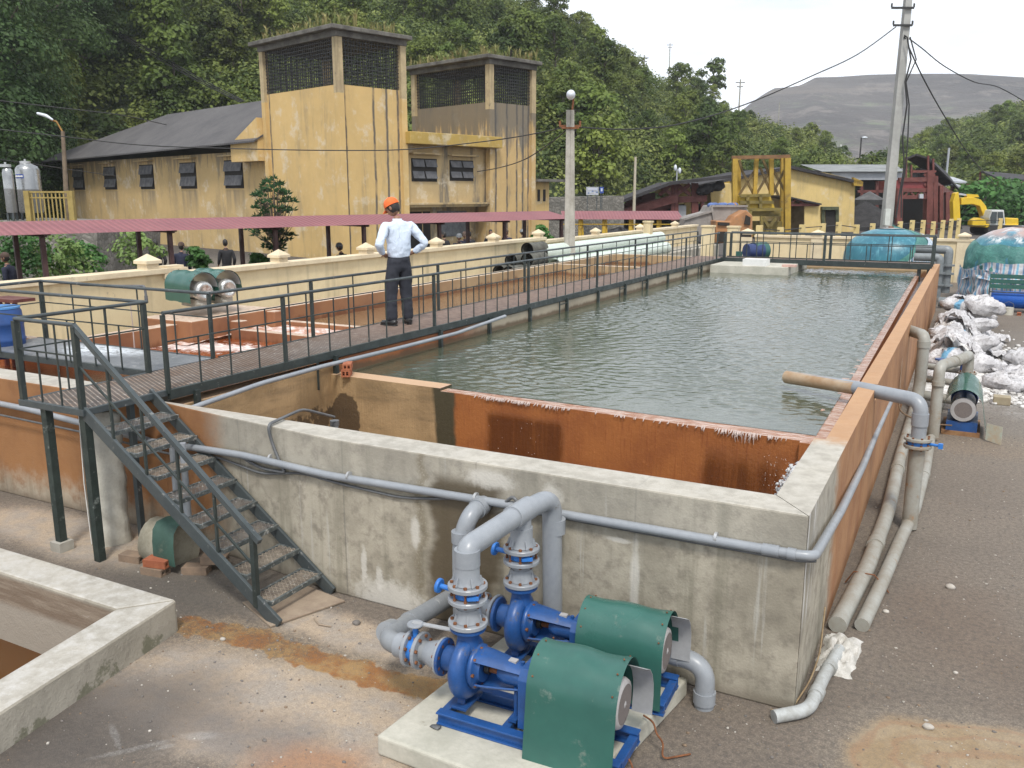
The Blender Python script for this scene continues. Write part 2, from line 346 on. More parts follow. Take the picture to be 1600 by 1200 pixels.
def m_ground():
    n = NT('gravelly_yard'); X, Y, Z = n.xyz()
    a = n.noise(.45, 6, .6); b = n.noise(3.5, 6, .65); g = n.noise(85, 4, .75); sp = n.vor(140)[0]; g2 = n.noise(26, 5, .7)
    col = n.mix(n.rng(a, .3, .7), (.265, .215, .17), (.185, .152, .122))
    col = n.mix(n.rng(b, .45, .7, 0, .65), col, (.26, .215, .165))
    sand = n.m('MAXIMUM', n.blob(-3.75, 3.75, 1.35, .6, .1, .35, 1.6, .5), n.blob(-4.0, 4.75, 1.1, .22, -.05, .5, 2, .7)); sand2 = n.m('MAXIMUM', n.blob(-7.3, 5.05, 1.6, .4, .0, .4, 1.5, .4), n.blob(-3.2, 4.2, .7, .3, 0, .4, 2, .5))
    col = n.mix(n.m('MULTIPLY', n.m('MAXIMUM', sand, sand2), .85), col, n.mix(n.rng(b, .38, .62), (.56, .44, .32), (.45, .39, .33)))
    dk = n.blob(-4.55, 3.15, .75, .5, .9, .5, 1.2, .5); col = n.mix(n.m('MULTIPLY', dk, .8), col, (.105, .09, .08)); dk3 = n.blob(-3.6, 3.45, .5, .22, .2, .6, 2.2, .8); col = n.mix(n.m('MULTIPLY', dk3, .6), col, (.16, .14, .13))
    dk2 = n.blob(-5.6, 4.8, .9, .5, 0, .5, 1.8, .5); col = n.mix(n.m('MULTIPLY', dk2, .7), col, (.12, .11, .095))
    rust = n.blob(-3.1, 3.35, .35, .25, .3, .5, 2, .6); col = n.mix(n.m('MULTIPLY', rust, .7), col, (.42, .2, .09))
    # the rust-coloured trickle from the low basin to the pump plinth
    cxs = n.m('ADD', n.m('MULTIPLY', X, .09), 4.69)
    cxs = n.m('ADD', cxs, n.m('MULTIPLY', n.m('SINE', n.m('MULTIPLY', X, 2.4)), .05))
    dd = n.m('ABSOLUTE', n.m('SUBTRACT', Y, cxs)); dd = n.m('ADD', dd, n.m('MULTIPLY', n.m('SUBTRACT', n.noise(5, 5, .65), .5), .3))
    stream = n.m('MULTIPLY', n.rng(dd, .14, .11), n.m('MULTIPLY', n.rng(X, -5.3, -5.1), n.rng(X, -2.6, -2.9)))
    halo = n.m('MULTIPLY', n.rng(dd, .3, .12), n.m('MULTIPLY', n.rng(X, -5.2, -4.8), n.rng(X, -2.4, -2.9)))
    col = n.mix(n.m('MULTIPLY', halo, .55), col, (.44, .34, .23))
    col = n.mix(n.m('MULTIPLY', stream, .95), col, n.mix(n.rng(b, .42, .58), (.33, .13, .025), (.42, .25, .09)))
    # dried puddle on the right with rings
    px_, py_ = .62, 5.0
    u = n.m('DIVIDE', n.m('SUBTRACT', X, px_), 1.05); w = n.m('DIVIDE', n.m('SUBTRACT', Y, py_), .72)
    pd = n.m('SQRT', n.m('ADD', n.m('MULTIPLY', u, u), n.m('MULTIPLY', w, w))); pd = n.m('ADD', pd, n.m('MULTIPLY', n.m('SUBTRACT', n.noise(1.6, 5, .55), .5), .45))
    pm = n.rng(pd, 1.02, .85); ringc = n.mix(n.rng(n.m('SINE', n.m('MULTIPLY', pd, 38)), .2, 1, 0, .5), n.mix(n.rng(b, .4, .6), (.36, .255, .14), (.42, .32, .20)), (.36, .2, .11))
    col = n.mix(n.m('MULTIPLY', n.rng(pd, 1.3, 1.0), .5), col, (.38, .32, .25))
    col = n.mix(n.m('MULTIPLY', pm, .92), col, ringc)
    tanr = n.blob(.3, 12.6, 1.1, .6, 0, .4, 1.3, .5); col = n.mix(n.m('MULTIPLY', tanr, .6), col, (.34, .23, .13))
    dust = n.m('MAXIMUM', n.blob(.9, 8.2, 1.4, 2.6, .2, .6, .9, .8), n.blob(1.6, 12, 2.5, 3, 0, .6, .7, .8)); col = n.mix(n.m('MULTIPLY', dust, .5), col, (.33, .28, .225)); rz_ = n.blob(.2, 6.9, .5, .9, .3, .7, 1.6, .9); col = n.mix(n.m('MULTIPLY', rz_, .4), col, (.20, .13, .085))
    # lime spilt round the sacks, and splashes near the low basin
    lime = n.blob(.75, 17.5, 1.5, 2.1, 0, .55, 1.2, .8); lm = n.m('MULTIPLY', lime, n.rng(n.noise(7, 6, .7), .35, .6, .1, 1))
    col = n.mix(lm, col, (.72, .72, .70))
    lim3 = n.blob(.9, 18.5, 4.5, 4.5, 0, .7, .8, .6); col = n.mix(n.m('MULTIPLY', lim3, .35), col, (.4, .39, .37))
    for q in ((-3.88, 3.30, .10, .04, .5), (-4.12, 3.03, .2, .025, .9), (-4.33, 3.06, .14, .02, -.5), (-3.98, 3.12, .07, .02, .9)):
        col = n.mix(n.m('MULTIPLY', n.blob(q[0], q[1], q[2], q[3], q[4], .5, 9, .9), .3), col, (.5, .49, .47))
    # coal-black yard beyond the compound wall
    coal = n.m('MAXIMUM', n.rng(Y, 36.2, 37.5), n.rng(X, -14, -15))
    cc = n.mix(n.rng(b, .4, .65), (.055, .05, .05), (.14, .125, .11)); cc = n.mix(n.m('MULTIPLY', n.rng(Y, 36, 30), n.rng(X, -14, -15)), cc, (.23, .2, .16)); col = n.mix(coal, col, cc)
    speck = n.m('MULTIPLY', n.rng(sp, .28, .12), n.rng(g2, .52, .62))
    col = n.mix(n.m('MULTIPLY', speck, .8), col, (.55, .52, .47))
    keep = n.rng(n.m('MAXIMUM', n.m('MAXIMUM', sand, sand2), n.m('MAXIMUM', pm, lm)), 0, 1, 1, .38); col = n.mix(n.m('MULTIPLY', keep, n.rng(g2, .42, .62, 0, .5)), col, (.07, .06, .055)); col = n.mix(n.m('MULTIPLY', keep, n.rng(g, .38, .6, .0, .6)), col, (.05, .045, .04))
    gn = n.rng(g, .5, .75, 0, .35); col = n.mix(gn, col, (.42, .37, .31))
    return n.fin(col, n.rng(stream, 0, 1, .92, .5), n.m('ADD', n.m('MULTIPLY', g, .6), n.m('ADD', n.m('MULTIPLY', g2, .5), n.m('MULTIPLY', b, .4))), .8, .02)
def m_water(name, c1, c2, sc=1.0, amp=.5, rough=.05, foam=None, ior=1.33, bd=.014):
    n = NT(name)
    w1 = n.noise(5 * sc, 3, .55, stretch=(1, 1.5, 1), dist=.4); w2 = n.noise(11 * sc, 3, .62, stretch=(1, 1.7, 1)); w3 = n.noise(1.1 * sc, 2)
    h = n.m('ADD', n.m('MULTIPLY', w1, .6), n.m('ADD', n.m('MULTIPLY', w2, .5), n.m('MULTIPLY', w3, .25)))
    col = n.mix(n.rng(n.noise(.35, 3), .35, .65), c1, c2)
    r_ = rough
    if foam:
        fm = n.m('MULTIPLY', n.rng(n.noise(9, 7, .75), .5, .6), n.blob(*foam)); fm = n.m('ADD', fm, n.m('MULTIPLY', n.blob(foam[0], foam[1], foam[2] * .7, foam[3] * .6, foam[4], .4, 2, .5), .65), clamp=True)
        col = n.mix(fm, col, (.8, .72, .68)); r_ = n.rng(fm, 0, 1, rough, .7)
    m = n.fin(col, r_, h, amp, bd); n.b.inputs['IOR'].default_value = ior; return m
def m_low():
    n = NT('low_basin_concrete'); X, Y, Z = n.xyz(); nx, ny, nz_ = n.xyz(n.n('ShaderNodeNewGeometry').outputs['Normal']); a = n.noise(1.6, 6, .6); b = n.noise(11, 6, .68); g = n.noise(70, 3, .6)
    col = n.mix(n.rng(a, .3, .7), (.42, .385, .32), (.29, .265, .215)); col = n.mix(n.rng(b, .5, .72, 0, .5), col, (.2, .18, .15)); col = n.mix(n.m('MULTIPLY', n.rng(nz_, .7, .9), n.rng(b, .3, .6, .9, .3)), col, (.50, .485, .455))
    inner = n.m('MAXIMUM', n.rng(ny, -.5, -.8), n.rng(nx, -.5, -.8)); st = n.noise(5, 5, .7, stretch=(.35, .35, 4)); mud = n.mix(n.rng(st, .4, .65), (.19, .14, .10), (.28, .225, .17)); mud = n.mix(n.rng(st, .66, .72, 0, .8), mud, (.5, .46, .42)); mud = n.mix(n.rng(Z, .02, -.05), mud, (.33, .29, .24)); col = n.mix(n.m('MULTIPLY', inner, n.rng(Z, .24, .2)), col, mud)
    moss = n.m('MULTIPLY', n.rng(n.m('ADD', n.noise(4, 6, .7), n.m('MULTIPLY', Z, -.8)), .48, .56), n.rng(nx, .5, .8)); col = n.mix(n.m('MULTIPLY', moss, .65), col, (.09, .095, .045))
    return n.fin(col, .88, n.m('ADD', b, n.m('MULTIPLY', g, .4)), .6, .014)
M = {}
M['tank'] = m_tank(); M['weir'] = m_weir(); M['basin'] = m_basin(); M['ground'] = m_ground()
M['water'] = m_water('pond_water', (.062, .076, .050), (.085, .098, .068), 1.1, 1.0, .05, ior=1.85, bd=.006)
M['redwater'] = m_water('rusty_water', (.26, .075, .025), (.20, .05, .018), 1.5, .5, .08, foam=(-9.9, 9.1, 1.3, .45, .2, .5, 2.2, .8))
M['brownwater'] = m_water('brown_water', (.25, .16, .085), (.22, .13, .07), 1.5, .6, .06)
M['gutterwater'] = m_water('gutter_water', (.24, .25, .27), (.17, .18, .20), 3, .7, .1)
M['darkwater'] = m_water('dark_water', (.10, .045, .015), (.07, .03, .01), .5, .1, .08)
M['steel'] = plain('dark_green_painted_steel', (.035, .047, .045), (.02, .028, .027), 5, .42, .12, .25, dirt=(.25, .25, .23), dirtamt=.0, dscale=14)
M['steel2'] = plain('grey_green_painted_steel', (.062, .075, .078), (.045, .056, .06), 5, .45, .12, .25, dirt=(.3, .3, .29), dirtamt=.1, dscale=14)
M['pvc'] = plain('grey_plastic_pipe', (.29, .31, .335), (.235, .255, .28), 3, .38, .1, .1, dirt=(.16, .15, .13), dirtamt=-.1, dscale=9)
M['pvcdirty'] = plain('weathered_plastic_pipe', (.33, .33, .30), (.25, .23, .19), 2.5, .55, .12, .2, dirt=(.30, .17, .08), dirtamt=.12, dscale=5)
M['pvcrust'] = plain('iron_stained_plastic_pipe', (.40, .30, .2), (.31, .19, .1), 3, .55, .12, .2)
M['blue'] = plain('blue_enamel', (.018, .082, .27), (.013, .058, .19), 7, .42, .12, .2, dirt=(.12, .105, .085), dirtamt=.25, dscale=9)
M['valveblue'] = plain('bright_blue_enamel', (.035, .2, .6), (.03, .15, .48), 6, .4, .1, .1)
M['rust'] = plain('rusty_bolt', (.23, .09, .035), (.13, .05, .02), 30, .85, .1, .4)
M['hood'] = plain('green_sheet_metal', (.036, .125, .102), (.028, .10, .083), 1.3, .32, .08, .12, dirt=(.15, .20, .17), dirtamt=.06, dscale=7)
M['alu'] = plain('bare_sheet_metal', (.48, .49, .5), (.38, .39, .40), 4, .4, .1, .1, metal=.35)
M['fan'] = plain('pale_grey_fan_cover', (.42, .41, .41), (.34, .33, .33), 8, .5)
M['grille'] = plain('grey_fan_grille', (.14, .12, .115), (.19, .165, .155), 60, .7)
M['cable'] = plain('grey_cable', (.13, .135, .14), (.09, .095, .1), 8, .5)
M['pad'] = plain('plinth_concrete', (.52, .50, .43), (.38, .37, .31), 2.5, .88, .08, .4, .008, dirt=(.23, .2, .15), dirtamt=.1, dscale=3)
M['lowwall'] = m_low()
M['wallcon'] = plain('low_wall_concrete', (.42, .40, .355), (.29, .275, .235), 2, .88, .08, .5, .01, streak=True, dirt=(.12, .12, .07), dirtamt=-.1, dscale=4)
M['cream'] = plain('cream_wall_paint', (.72, .60, .38), (.63, .51, .31), 1.0, .8, .08, .15, streak=True, dirt=(.36, .31, .24), dirtamt=-.3, dscale=2)
M['creamcap'] = plain('cream_coping_paint', (.70, .60, .42), (.58, .48, .33), 2.0, .8, .08, .15, dirt=(.33, .29, .22), dirtamt=.05, dscale=5)
M['brick'] = plain('red_brick', (.38, .13, .06), (.29, .09, .045), 12, .85)
M['white'] = plain('white_paint', (.75, .75, .73), (.66, .66, .64), 5, .6)
M['lime'] = plain('lime_putty', (.72, .70, .66), (.5, .48, .43), 12, .9, .05, .8, .02)
M['glasslamp'] = plain('lamp_glass', (.7, .74, .8), (.6, .64, .7), 5, .3)
M['sack'] = plain('woven_sack', (.66, .65, .63), (.50, .49, .49), 6, .75, .1, .6, .02, dirt=(.32, .30, .28), dirtamt=.0, dscale=9)
M['sackblue'] = plain('blue_sack_stripe', (.10, .30, .48), (.16, .38, .55), 6, .6)
M['plastercol'] = plain('wrapped_cloth', (.56, .54, .47), (.44, .42, .36), 5, .85, .08, .5, .01)
M['ply'] = plain('plywood', (.34, .27, .20), (.26, .2, .15), 5, .85)
M['black'] = plain('black_metal', (.02, .02, .02), (.03, .03, .03), 8, .6)  # one even near-black colour for mesh, wires, rails and tyres
# ------------------------------------------------------------------ ground
pe = [(-12.5, -1.5), (-4.22, -1.5), (-5.17, 4.05), (-12.5, 4.05)]      # mouth of the low basin on the left
def ground():
    mb = MB(); h = [(x, y, 0) for x, y in pe]; B = 1500
    o = [(-B, -60, 0), (B, -60, 0), (B, 2 * B, 0), (-B, 2 * B, 0)]
    mb.add(o + h, [(0, 1, 5, 4), (1, 2, 6, 5), (2, 3, 7, 6), (3, 0, 4, 7)])
    g = mb.build('ground', M['ground']); struct(g)
ground()
# ------------------------------------------------------------------ the big tank
def m_tidewall():
    n = NT('tide_marked_concrete'); X, Y, Z = n.xyz(); a = n.noise(1.1, 6, .6); b = n.noise(10, 5, .65); st = n.noise(4, 5, .65, stretch=(1, 1, .1))
    col = n.mix(n.rng(a, .35, .65), (.38, .33, .25), (.29, .25, .19)); col = n.mix(n.rng(Y, 12.0, 10.5), col, n.mix(n.rng(a, .4, .6), (.30, .11, .04), (.2, .07, .03)))
    col = n.mix(n.m('MULTIPLY', n.rng(n.m('ADD', Z, n.m('MULTIPLY', n.m('SUBTRACT', st, .5), .12)), 1.20, 1.14), .85), col, (.10, .065, .035)); return n.fin(col, .8, b, .4, .01)
def xo(y): return -0.745 - (y - 5.23) * .0085          # outer line of the right-hand wall
def xi(y): return xo(y) - (.25 if y < 7.05 else .165)
ZT = 1.315
def skew(mb, f0, f1, y0, y1, z0, z1, mi=0): return mb.prism([(f0(y0), y0), (f1(y0), y0), (f1(y1), y1), (f0(y1), y1)], z0, z1, mi)
tank = thing('settling_tank', 'long raised concrete settling tank with rust-stained walls holding green water', 'tank', (-4, 5.5, 0))
mb = MB(); mb.prism([(-6.62, 5.5), (-6.1, 5.42), (-4.4, 5.23), (-0.745, 5.23), (xo(5.53) - .25, 5.53), (-6.62, 5.53)], 0, ZT)
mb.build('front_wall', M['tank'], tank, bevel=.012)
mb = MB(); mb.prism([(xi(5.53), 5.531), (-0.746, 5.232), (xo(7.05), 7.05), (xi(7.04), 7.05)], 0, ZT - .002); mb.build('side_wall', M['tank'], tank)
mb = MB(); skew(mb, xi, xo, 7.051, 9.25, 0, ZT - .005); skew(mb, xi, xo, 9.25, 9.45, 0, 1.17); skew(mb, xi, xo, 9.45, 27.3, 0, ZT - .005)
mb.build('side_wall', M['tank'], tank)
mb = MB(); mb.box(-6.85, -6.6, 5.531, 8.0, 0, 1.235); mb.build('sump_wall', M['weir'], tank, bevel=.01)
mb = MB(); mb.box(-6.85, -6.605, 8.001, 27.3, 0, 1.30); mb.build('walkway_wall', m_tidewall(), tank, bevel=.01)
mb = MB(); mb.box(-6.5, -1.15, 26.95, 27.3, 0, 1.22); mb.box(-6.5, -1.15, 26.9, 26.95, 0, 1.14); mb.build('back_wall', M['basin'], tank)
mb = MB(); mb.prism([(-6.6, 7.93), (-5.05, 7.88), (-5.05, 8.12), (-6.6, 8.17)], .02, 1.135); mb.prism([(-5.05, 7.88), (-1.206, 7.68), (-1.206, 7.94), (-5.05, 8.12)], .02, 1.104)
mb.build('weir_wall', M['weir'], tank)
def xc(y): return -1.04 - (y - 9) * .0185
mb = MB(); skew(mb, lambda y: xc(y) - .2, xc, 7.62, 26.9, .02, 1.103); mb.build('overflow_kerb', M['weir'], tank)
mb = MB(); skew(mb, lambda y: xc(y) + .002, lambda y: xi(y) - .002, 7.3, 26.9, .02, .86); mb.build('gutter_bed', M['weir'], tank)
mb = MB(); mb.box(-6.6, xi(6), 5.53, 8.1, .01, .05); mb.box(-6.6, -1.1, 8.11, 26.9, .01, .05); mb.build('tank_floor', M['weir'], tank)
mb = MB(); mb.box(-6.5, -4.42, 23.95, 26.88, 0, 1.32); mb.build('corner_platform', M['pad'], tank, bevel=.015)
def grid_water(name, poly, z, mat, label=None):
    mb = MB(); mb.add([(x, y, z) for x, y in poly], [tuple(range(len(poly)))]); return struct(mb.build(name, mat))
def rippled():
    r3 = np.random.default_rng(21); nx_, ny_ = 290, 860; U, V = np.meshgrid(np.linspace(0, 1, nx_), np.linspace(0, 1, ny_)); Y = 7.9 + 19 * V ** 1.25
    X = -6.604 + (np.vectorize(xc)(Y) - .1 + 6.604) * U; Y = np.where(V < .15, Y + (.19 * (1 - U)) * (1 - V / .15), Y); Hh = np.zeros_like(X)
    patch = .75 + .35 * np.sin(X * .9 + 1.3 * np.sin(Y * .31)) * np.sin(Y * .42 + .8 * np.sin(X * .7)) + .2 * np.sin(Y * 1.3 + X * 2.1)
    for k in range(46):
        L = .065 * (4.5 ** r3.random()); a = R(118) + r3.normal() * .75; ph = r3.random() * 6.28; kx, ky = math.cos(a) * 6.283 / L, math.sin(a) * 6.283 / L
        w = np.sin(kx * X + ky * Y + ph + .9 * np.sin(.6 * kx * Y / 6 + ph)); Hh += w * L * .0037
    edge = np.clip((Y - 8.0) / .8, .15, 1) * np.clip((X + 6.6) / .5, .3, 1)
    Z = 1.108 + Hh * np.clip(patch, .3, 1.3) * edge; v = np.stack([X, Y, Z], -1).reshape(-1, 3); idx = np.arange(nx_ * ny_).reshape(ny_, nx_); q = np.stack([idx[:-1, :-1], idx[:-1, 1:], idx[1:, 1:], idx[1:, :-1]], -1).reshape(-1, 4)
    me = bpy.data.meshes.new('water'); me.vertices.add(len(v)); me.vertices.foreach_set('co', v.astype(np.float32).ravel()); me.loops.add(q.size); me.loops.foreach_set('vertex_index', q.astype(np.int32).ravel()); me.polygons.add(len(q)); me.polygons.foreach_set('loop_start', np.arange(0, q.size, 4, dtype=np.int32)); me.polygons.foreach_set('loop_total', np.full(len(q), 4, np.int32)); me.polygons.foreach_set('use_smooth', np.ones(len(q), bool)); me.materials.append(M['water']); me.update(calc_edges=True); me.validate(); o = bpy.data.objects.new('water', me); COL.objects.link(o); struct(o)
rippled()
grid_water('gutter_water', [(xc(7.4), 7.4), (xi(7.4), 7.4), (xi(26.9), 26.9), (xc(26.9), 26.9)], .95, M['gutterwater'])
grid_water('sump_water', [(-6.5, 5.53), (xi(5.6), 5.53), (xi(7) , 7.9), (-6.5, 7.9)], .12, M['brownwater'])
# thin water spilling over the lip
def spill():
    n = NT('falling_water'); f = n.noise(40, 4, .7, stretch=(1, 1, .15)); 
    n.fin((.52, .42, .38), .25, f, .8, .02)
    mb = MB()
    def strands(x0, x1, cnt, L):
        for _ in range(cnt):
            x = random.uniform(x0, x1); l = L * random.uniform(.3, 1); y = 7.88 - (x + 5.05) * .0525 - .012
            w = random.uniform(.003, .008)
            mb.tube([(x, y + .02, 1.112), (x, y - .004, 1.10), (x + random.uniform(-.01, .01), y - .012, 1.10 - l * .5), (x + random.uniform(-.015, .015), y - .014, 1.10 - l)], [w, w, w * .7, .001], 5)
    strands(-4.5, -3.5, 60, .03); strands(-4.6, -1.3, 50, .015); strands(-2.1, -1.35, 30, .04); strands(-1.85, -1.6, 22, .09)
    for _ in range(110):
        x = random.gauss(-1.32, .08); mb.ball((x, 7.64 - random.uniform(0, .1), random.uniform(.55, .95)), random.uniform(.002, .005), 5, 4)
    for _ in range(22):
        x = random.gauss(-4.0, .2); mb.ball((x, 7.8, random.uniform(.4, .9)), random.uniform(.002, .005), 5, 4)
    o = mb.build('falling_water', n.mat); tag(o, 'thin white strands of water spilling over the orange weir lip', 'water', kind='stuff')
    nf = NT('white_foam'); nf.fin((.72, .73, .74), .35, nf.noise(50, 4, .7), .9, .03)
    mb = MB()
    for _ in range(900):
        t = random.random(); cx = random.gauss(-1.3, .16); cy = random.gauss(7.25, .3)
        cx = min(cx, -1.08); cy = min(cy, 7.6)
        h = .98 * math.exp(-((cx + 1.18) / .27) ** 2) * math.exp(-((cy - 7.35) / .5) ** 2)
        mb.ball((cx, cy, .1 + h * random.uniform(.5, .95)), random.uniform(.008, .022), 6, 4, jit=.4)
    G_ = [[(-2.1 + 1.02 * j / 17, 5.7 + 1.9 * i / 19, .08 + .92 * math.exp(-((-2.1 + 1.02 * j / 17 + 1.15) / .26) ** 2) * math.exp(-((5.7 + 1.9 * i / 19 - 7.35) / .5) ** 2) + random.uniform(-.03, .03)) for j in range(18)] for i in range(20)]
    mb.sheet(G_)
    o = mb.build('churning_foam', nf.mat); tag(o, 'white churning foam where the gutter drops into the sump corner', 'foam', kind='stuff')
spill()
# ------------------------------------------------------------------ the red basins left of the walkway
bas = thing('sludge_basin', 'rust-stained row of low concrete basins between the walkway and the cream wall', 'basin', (-9, 6, 0))
mb = MB(); mb.prism([(-16, 5.5), (-6.62, 5.5), (-6.62, 5.53), (-6.85, 5.53), (-6.85, 5.84), (-16, 5.84)], 0, 1.3); mb.build('front_wall', M['tank'], bas, bevel=.012)
mb = MB(); mb.box(-10.75, -10.5, 7.45, 27.3, 0, 1.3); mb.box(-16, -10.45, 7.3, 7.45, 0, 1.3); mb.build('outer_wall', M['basin'], bas, bevel=.01)
mb = MB(); mb.box(-10.5, -6.85, 10.88, 11.03, 0, 1.17); mb.build('divider_wall', M['basin'], bas, bevel=.01)
mb = MB(); mb.box(-10.5, -6.85, 22.6, 22.8, 0, 1.28); mb.build('divider_wall', M['basin'], bas)
mb = MB(); mb.box(-10.5, -6.85, 27.1, 27.3, 0, 1.3); mb.build('divider_wall', M['basin'], bas)
mb = MB(); mb.box(-10.1, -6.85, 9.82, 9.97, .5, 1.17); mb.build('baffle_wall', M['basin'], bas, bevel=.01)
grid_water('red_water', [(-16, 5.84), (-6.85, 5.84), (-6.85, 10.9), (-10.5, 10.9), (-10.5, 7.45), (-16, 7.3)], 1.02, M['redwater'])
grid_water('brown_water', [(-10.5, 11.03), (-6.85, 11.03), (-6.85, 27.1), (-10.5, 27.1)], .99, M['brownwater'])
n = NT('rushing_foam'); fq = n.noise(6, 6, .7); n.fin(n.mix(n.rng(fq, .38, .6), (.78, .70, .66), (.45, .2, .11)), .5, fq, .8, .04)
mb = MB(); mb.sheet([[(-10.35 + 3.5 * j / 24, 9.97 + .9 * i / 7, 1.09 + random.uniform(-.02, .03)) for j in range(25)] for i in range(8)]); mb.sheet([[(-10.45 + .3 * j / 4, 9.0 + 1.0 * i / 8, 1.035 + .05 * i / 8 + random.uniform(-.01, .02)) for j in range(5)] for i in range(9)]); tag(mb.build('rushing_foam', n.mat), 'white foaming water rushing along the narrow channel of the red basin', 'foam', kind='stuff')
# ------------------------------------------------------------------ low basin, bottom left
low = thing('low_basin', 'low pale concrete basin holding dark rusty water in the near left corner', 'basin', (-5.1, 4, 0))
mb = MB(); mb.prism([(-12.5, 3.86), (-5.30, 3.86), (-5.03, 4.17), (-12.5, 4.17)], -.9, .255); mb.build('back_wall', M['lowwall'], low, bevel=.02)
mb = MB(); mb.prism([(-4.39, -1.5), (-4.08, -1.5), (-5.032, 4.168), (-5.302, 3.858)], -.9, .254); mb.build('side_wall', M['lowwall'], low, bevel=.02)
grid_water('basin_water', [(-12.5, -1.5), (-4.3, -1.5), (-5.25, 3.9), (-12.5, 3.9)], -.36, M['darkwater'])
# ------------------------------------------------------------------ loose stones and grit in the foreground
def pebbles():
    mb = MB(); n = 0
    while n < 4200:
        x = random.uniform(-6.6, 2.2); y = random.uniform(2.6, 16); z = 0
        if random.random() > (6.5 / (y + 2)): continue
        if -6.7 < x < -.7 and y > 5.2: continue
        if x < -5.0 and y < 4.2: continue
        if x < -4.0 and y < 4.2 and x < -5.05 + (4.17 - y) * .17: continue
        if -2.9 < x < -1.4 and 3.6 < y < 5.15: continue
        r_ = .0035 + .009 * random.random() ** 5
        mb.ball((x, y, r_ * .2), r_, 5, 3, sc=(random.uniform(.8, 1.5), 1, .7), jit=.25, mi=random.choice((0, 0, 1, 2))); n += 1
    o = mb.build('gravel', [plain('stone_grey', (.2, .18, .165), (.13, .12, .11), 9, .9), plain('stone_pale', (.5, .47, .42), (.38, .35, .31), 9, .9), plain('stone_brown', (.26, .19, .13), (.18, .13, .09), 9, .9)])
    tag(o, 'grit and small pale stones scattered over the yard', 'gravel', kind='stuff')
pebbles()
for i, (px, py, r_, lb) in enumerate(((1485, 919, .033, 'pale round stone on dark yard, largest right of the long pipes'), (1384, 957, .022, 'small tan stone on dark yard close beside the ground pipe'), (1450, 1138, .028, 'grey oval pebble lying inside the tan dried puddle'), (557, 975, .028, 'dark lump of rubble near the plywood below the stair'), (348, 1000, .02, 'white-topped pebble sitting in the rusty trickle'), (1493, 1052, .014, 'tiny white chip on dark yard above the dried puddle'))):
    p = az(px, py, 0); mb = MB(); mb.ball((p.x, p.y, r_ * .4), r_, 9, 6, sc=(1.2, 1, .7), jit=.12); tag(mb.build('stone', bpy.data.materials['stone_pale' if i != 3 else 'stone_grey']), lb, 'stone')
# ------------------------------------------------------------------ steel walkway, landing and stair
def m_deck():
    n = NT('expanded_metal_deck'); X, Y, Z = n.xyz()
    a = n.noise(1.1, 6, .65); b = n.noise(12, 5, .7)
    d1 = n.m('SINE', n.m('MULTIPLY', n.m('ADD', n.m('MULTIPLY', X, 1.0), n.m('MULTIPLY', Y, 2.1)), 62)); d2 = n.m('SINE', n.m('MULTIPLY', n.m('SUBTRACT', n.m('MULTIPLY', X, 1.0), n.m('MULTIPLY', Y, 2.1)), 62))
    bars = n.rng(n.m('MAXIMUM', d1, d2), .35, .8)
    strand = n.mix(n.rng(a, .35, .65), (.25, .20, .165), (.20, .125, .08)); strand = n.mix(n.rng(b, .52, .68, 0, .8), strand, (.46, .42, .38))
    col = n.mix(bars, (.035, .03, .026), strand)
    far = n.rng(Y, 8.0, 10.5); flat = n.mix(n.rng(b, .35, .65), n.mix(n.rng(a, .4, .6), (.165, .105, .078), (.125, .085, .07)), (.23, .165, .13))
    col = n.mix(far, col, flat)
    return n.fin(col, .7, n.m('ADD', bars, b), .6, .008)
M['deck'] = m_deck()
def m_plate():
    n = NT('chequer_plate'); X, Y, Z = n.xyz(); a = n.noise(1.3, 5, .6); b = n.noise(14, 5, .7); v = n.vor(38, stretch=(1, 1, 1))[0]
    col = n.mix(n.rng(a, .35, .65), (.21, .22, .235), (.15, .16, .17)); col = n.mix(n.rng(b, .55, .7, 0, .7), col, (.40, .40, .39))
    lime = n.blob(-9.1, 6.8, .55, .3, 0, .5, 3, .7); col = n.mix(n.m('MULTIPLY', lime, n.rng(b, .35, .55)), col, (.66, .70, .74))
    return n.fin(col, n.rng(b, .3, .7, .35, .6), v, .4, .004, metal=.2)
M['plate'] = m_plate()
ZD, ZR, ZM = 1.40, 2.13, 1.86
def rail_run(root, p, q, posts, nb=None, thick=.030, first=0, ends=(0, 0), bt=.013, zb=ZD - .03):
    """handrail + mid rail from p to q (x, y); posts at the given distances; balusters alternate full and short"""
    p = Vector((p[0], p[1], 0)); q = Vector((q[0], q[1], 0)); L = (q - p).length; d = (q - p) / L
    P = lambda s, z: Vector((p.x + d.x * s, p.y + d.y * s, z))
    mb = MB(); mb.tube([P(-ends[0], ZR), P(L * .5, ZR), P(L + ends[1], ZR)], .018, 10); mb.build('handrail', M['steel2'], root)
    mb = MB(); mb.beam(P(0, ZM), P(L, ZM), bt, bt); mb.build('mid_rail', M['steel'], root)
    for s in posts:
        mb = MB(); mb.beam(P(s, zb), P(s, ZR - .018), thick + .006, thick + .006, up=d); mb.build('post', M['steel'], root)
    edges = sorted(set([0] + list(posts) + [L])); k = first
    for a, b in zip(edges[:-1], edges[1:]):
        if b - a < .3: continue
        n = max(1, int(round((b - a) / (nb or .375))) - 1)
        for i in range(n):
            s = a + (b - a) * (i + 1) / (n + 1); mb = MB(); top = ZM if k % 2 == 0 else ZR - .015
            mb.beam(P(s, zb + .015), P(s, top), bt, bt, up=d); mb.build('baluster', M['steel'], root); k += 1
XN, XF = -6.63, -7.48
wk = thing('metal_walkway', 'long dark green steel walkway with railings running beside the green water tank', 'walkway', (-7, 5.6, ZD))
mb = MB(); mb.box(XF, XN, 6.125, 26.1, ZD - .02, ZD); mb.build('deck', M['deck'], wk)
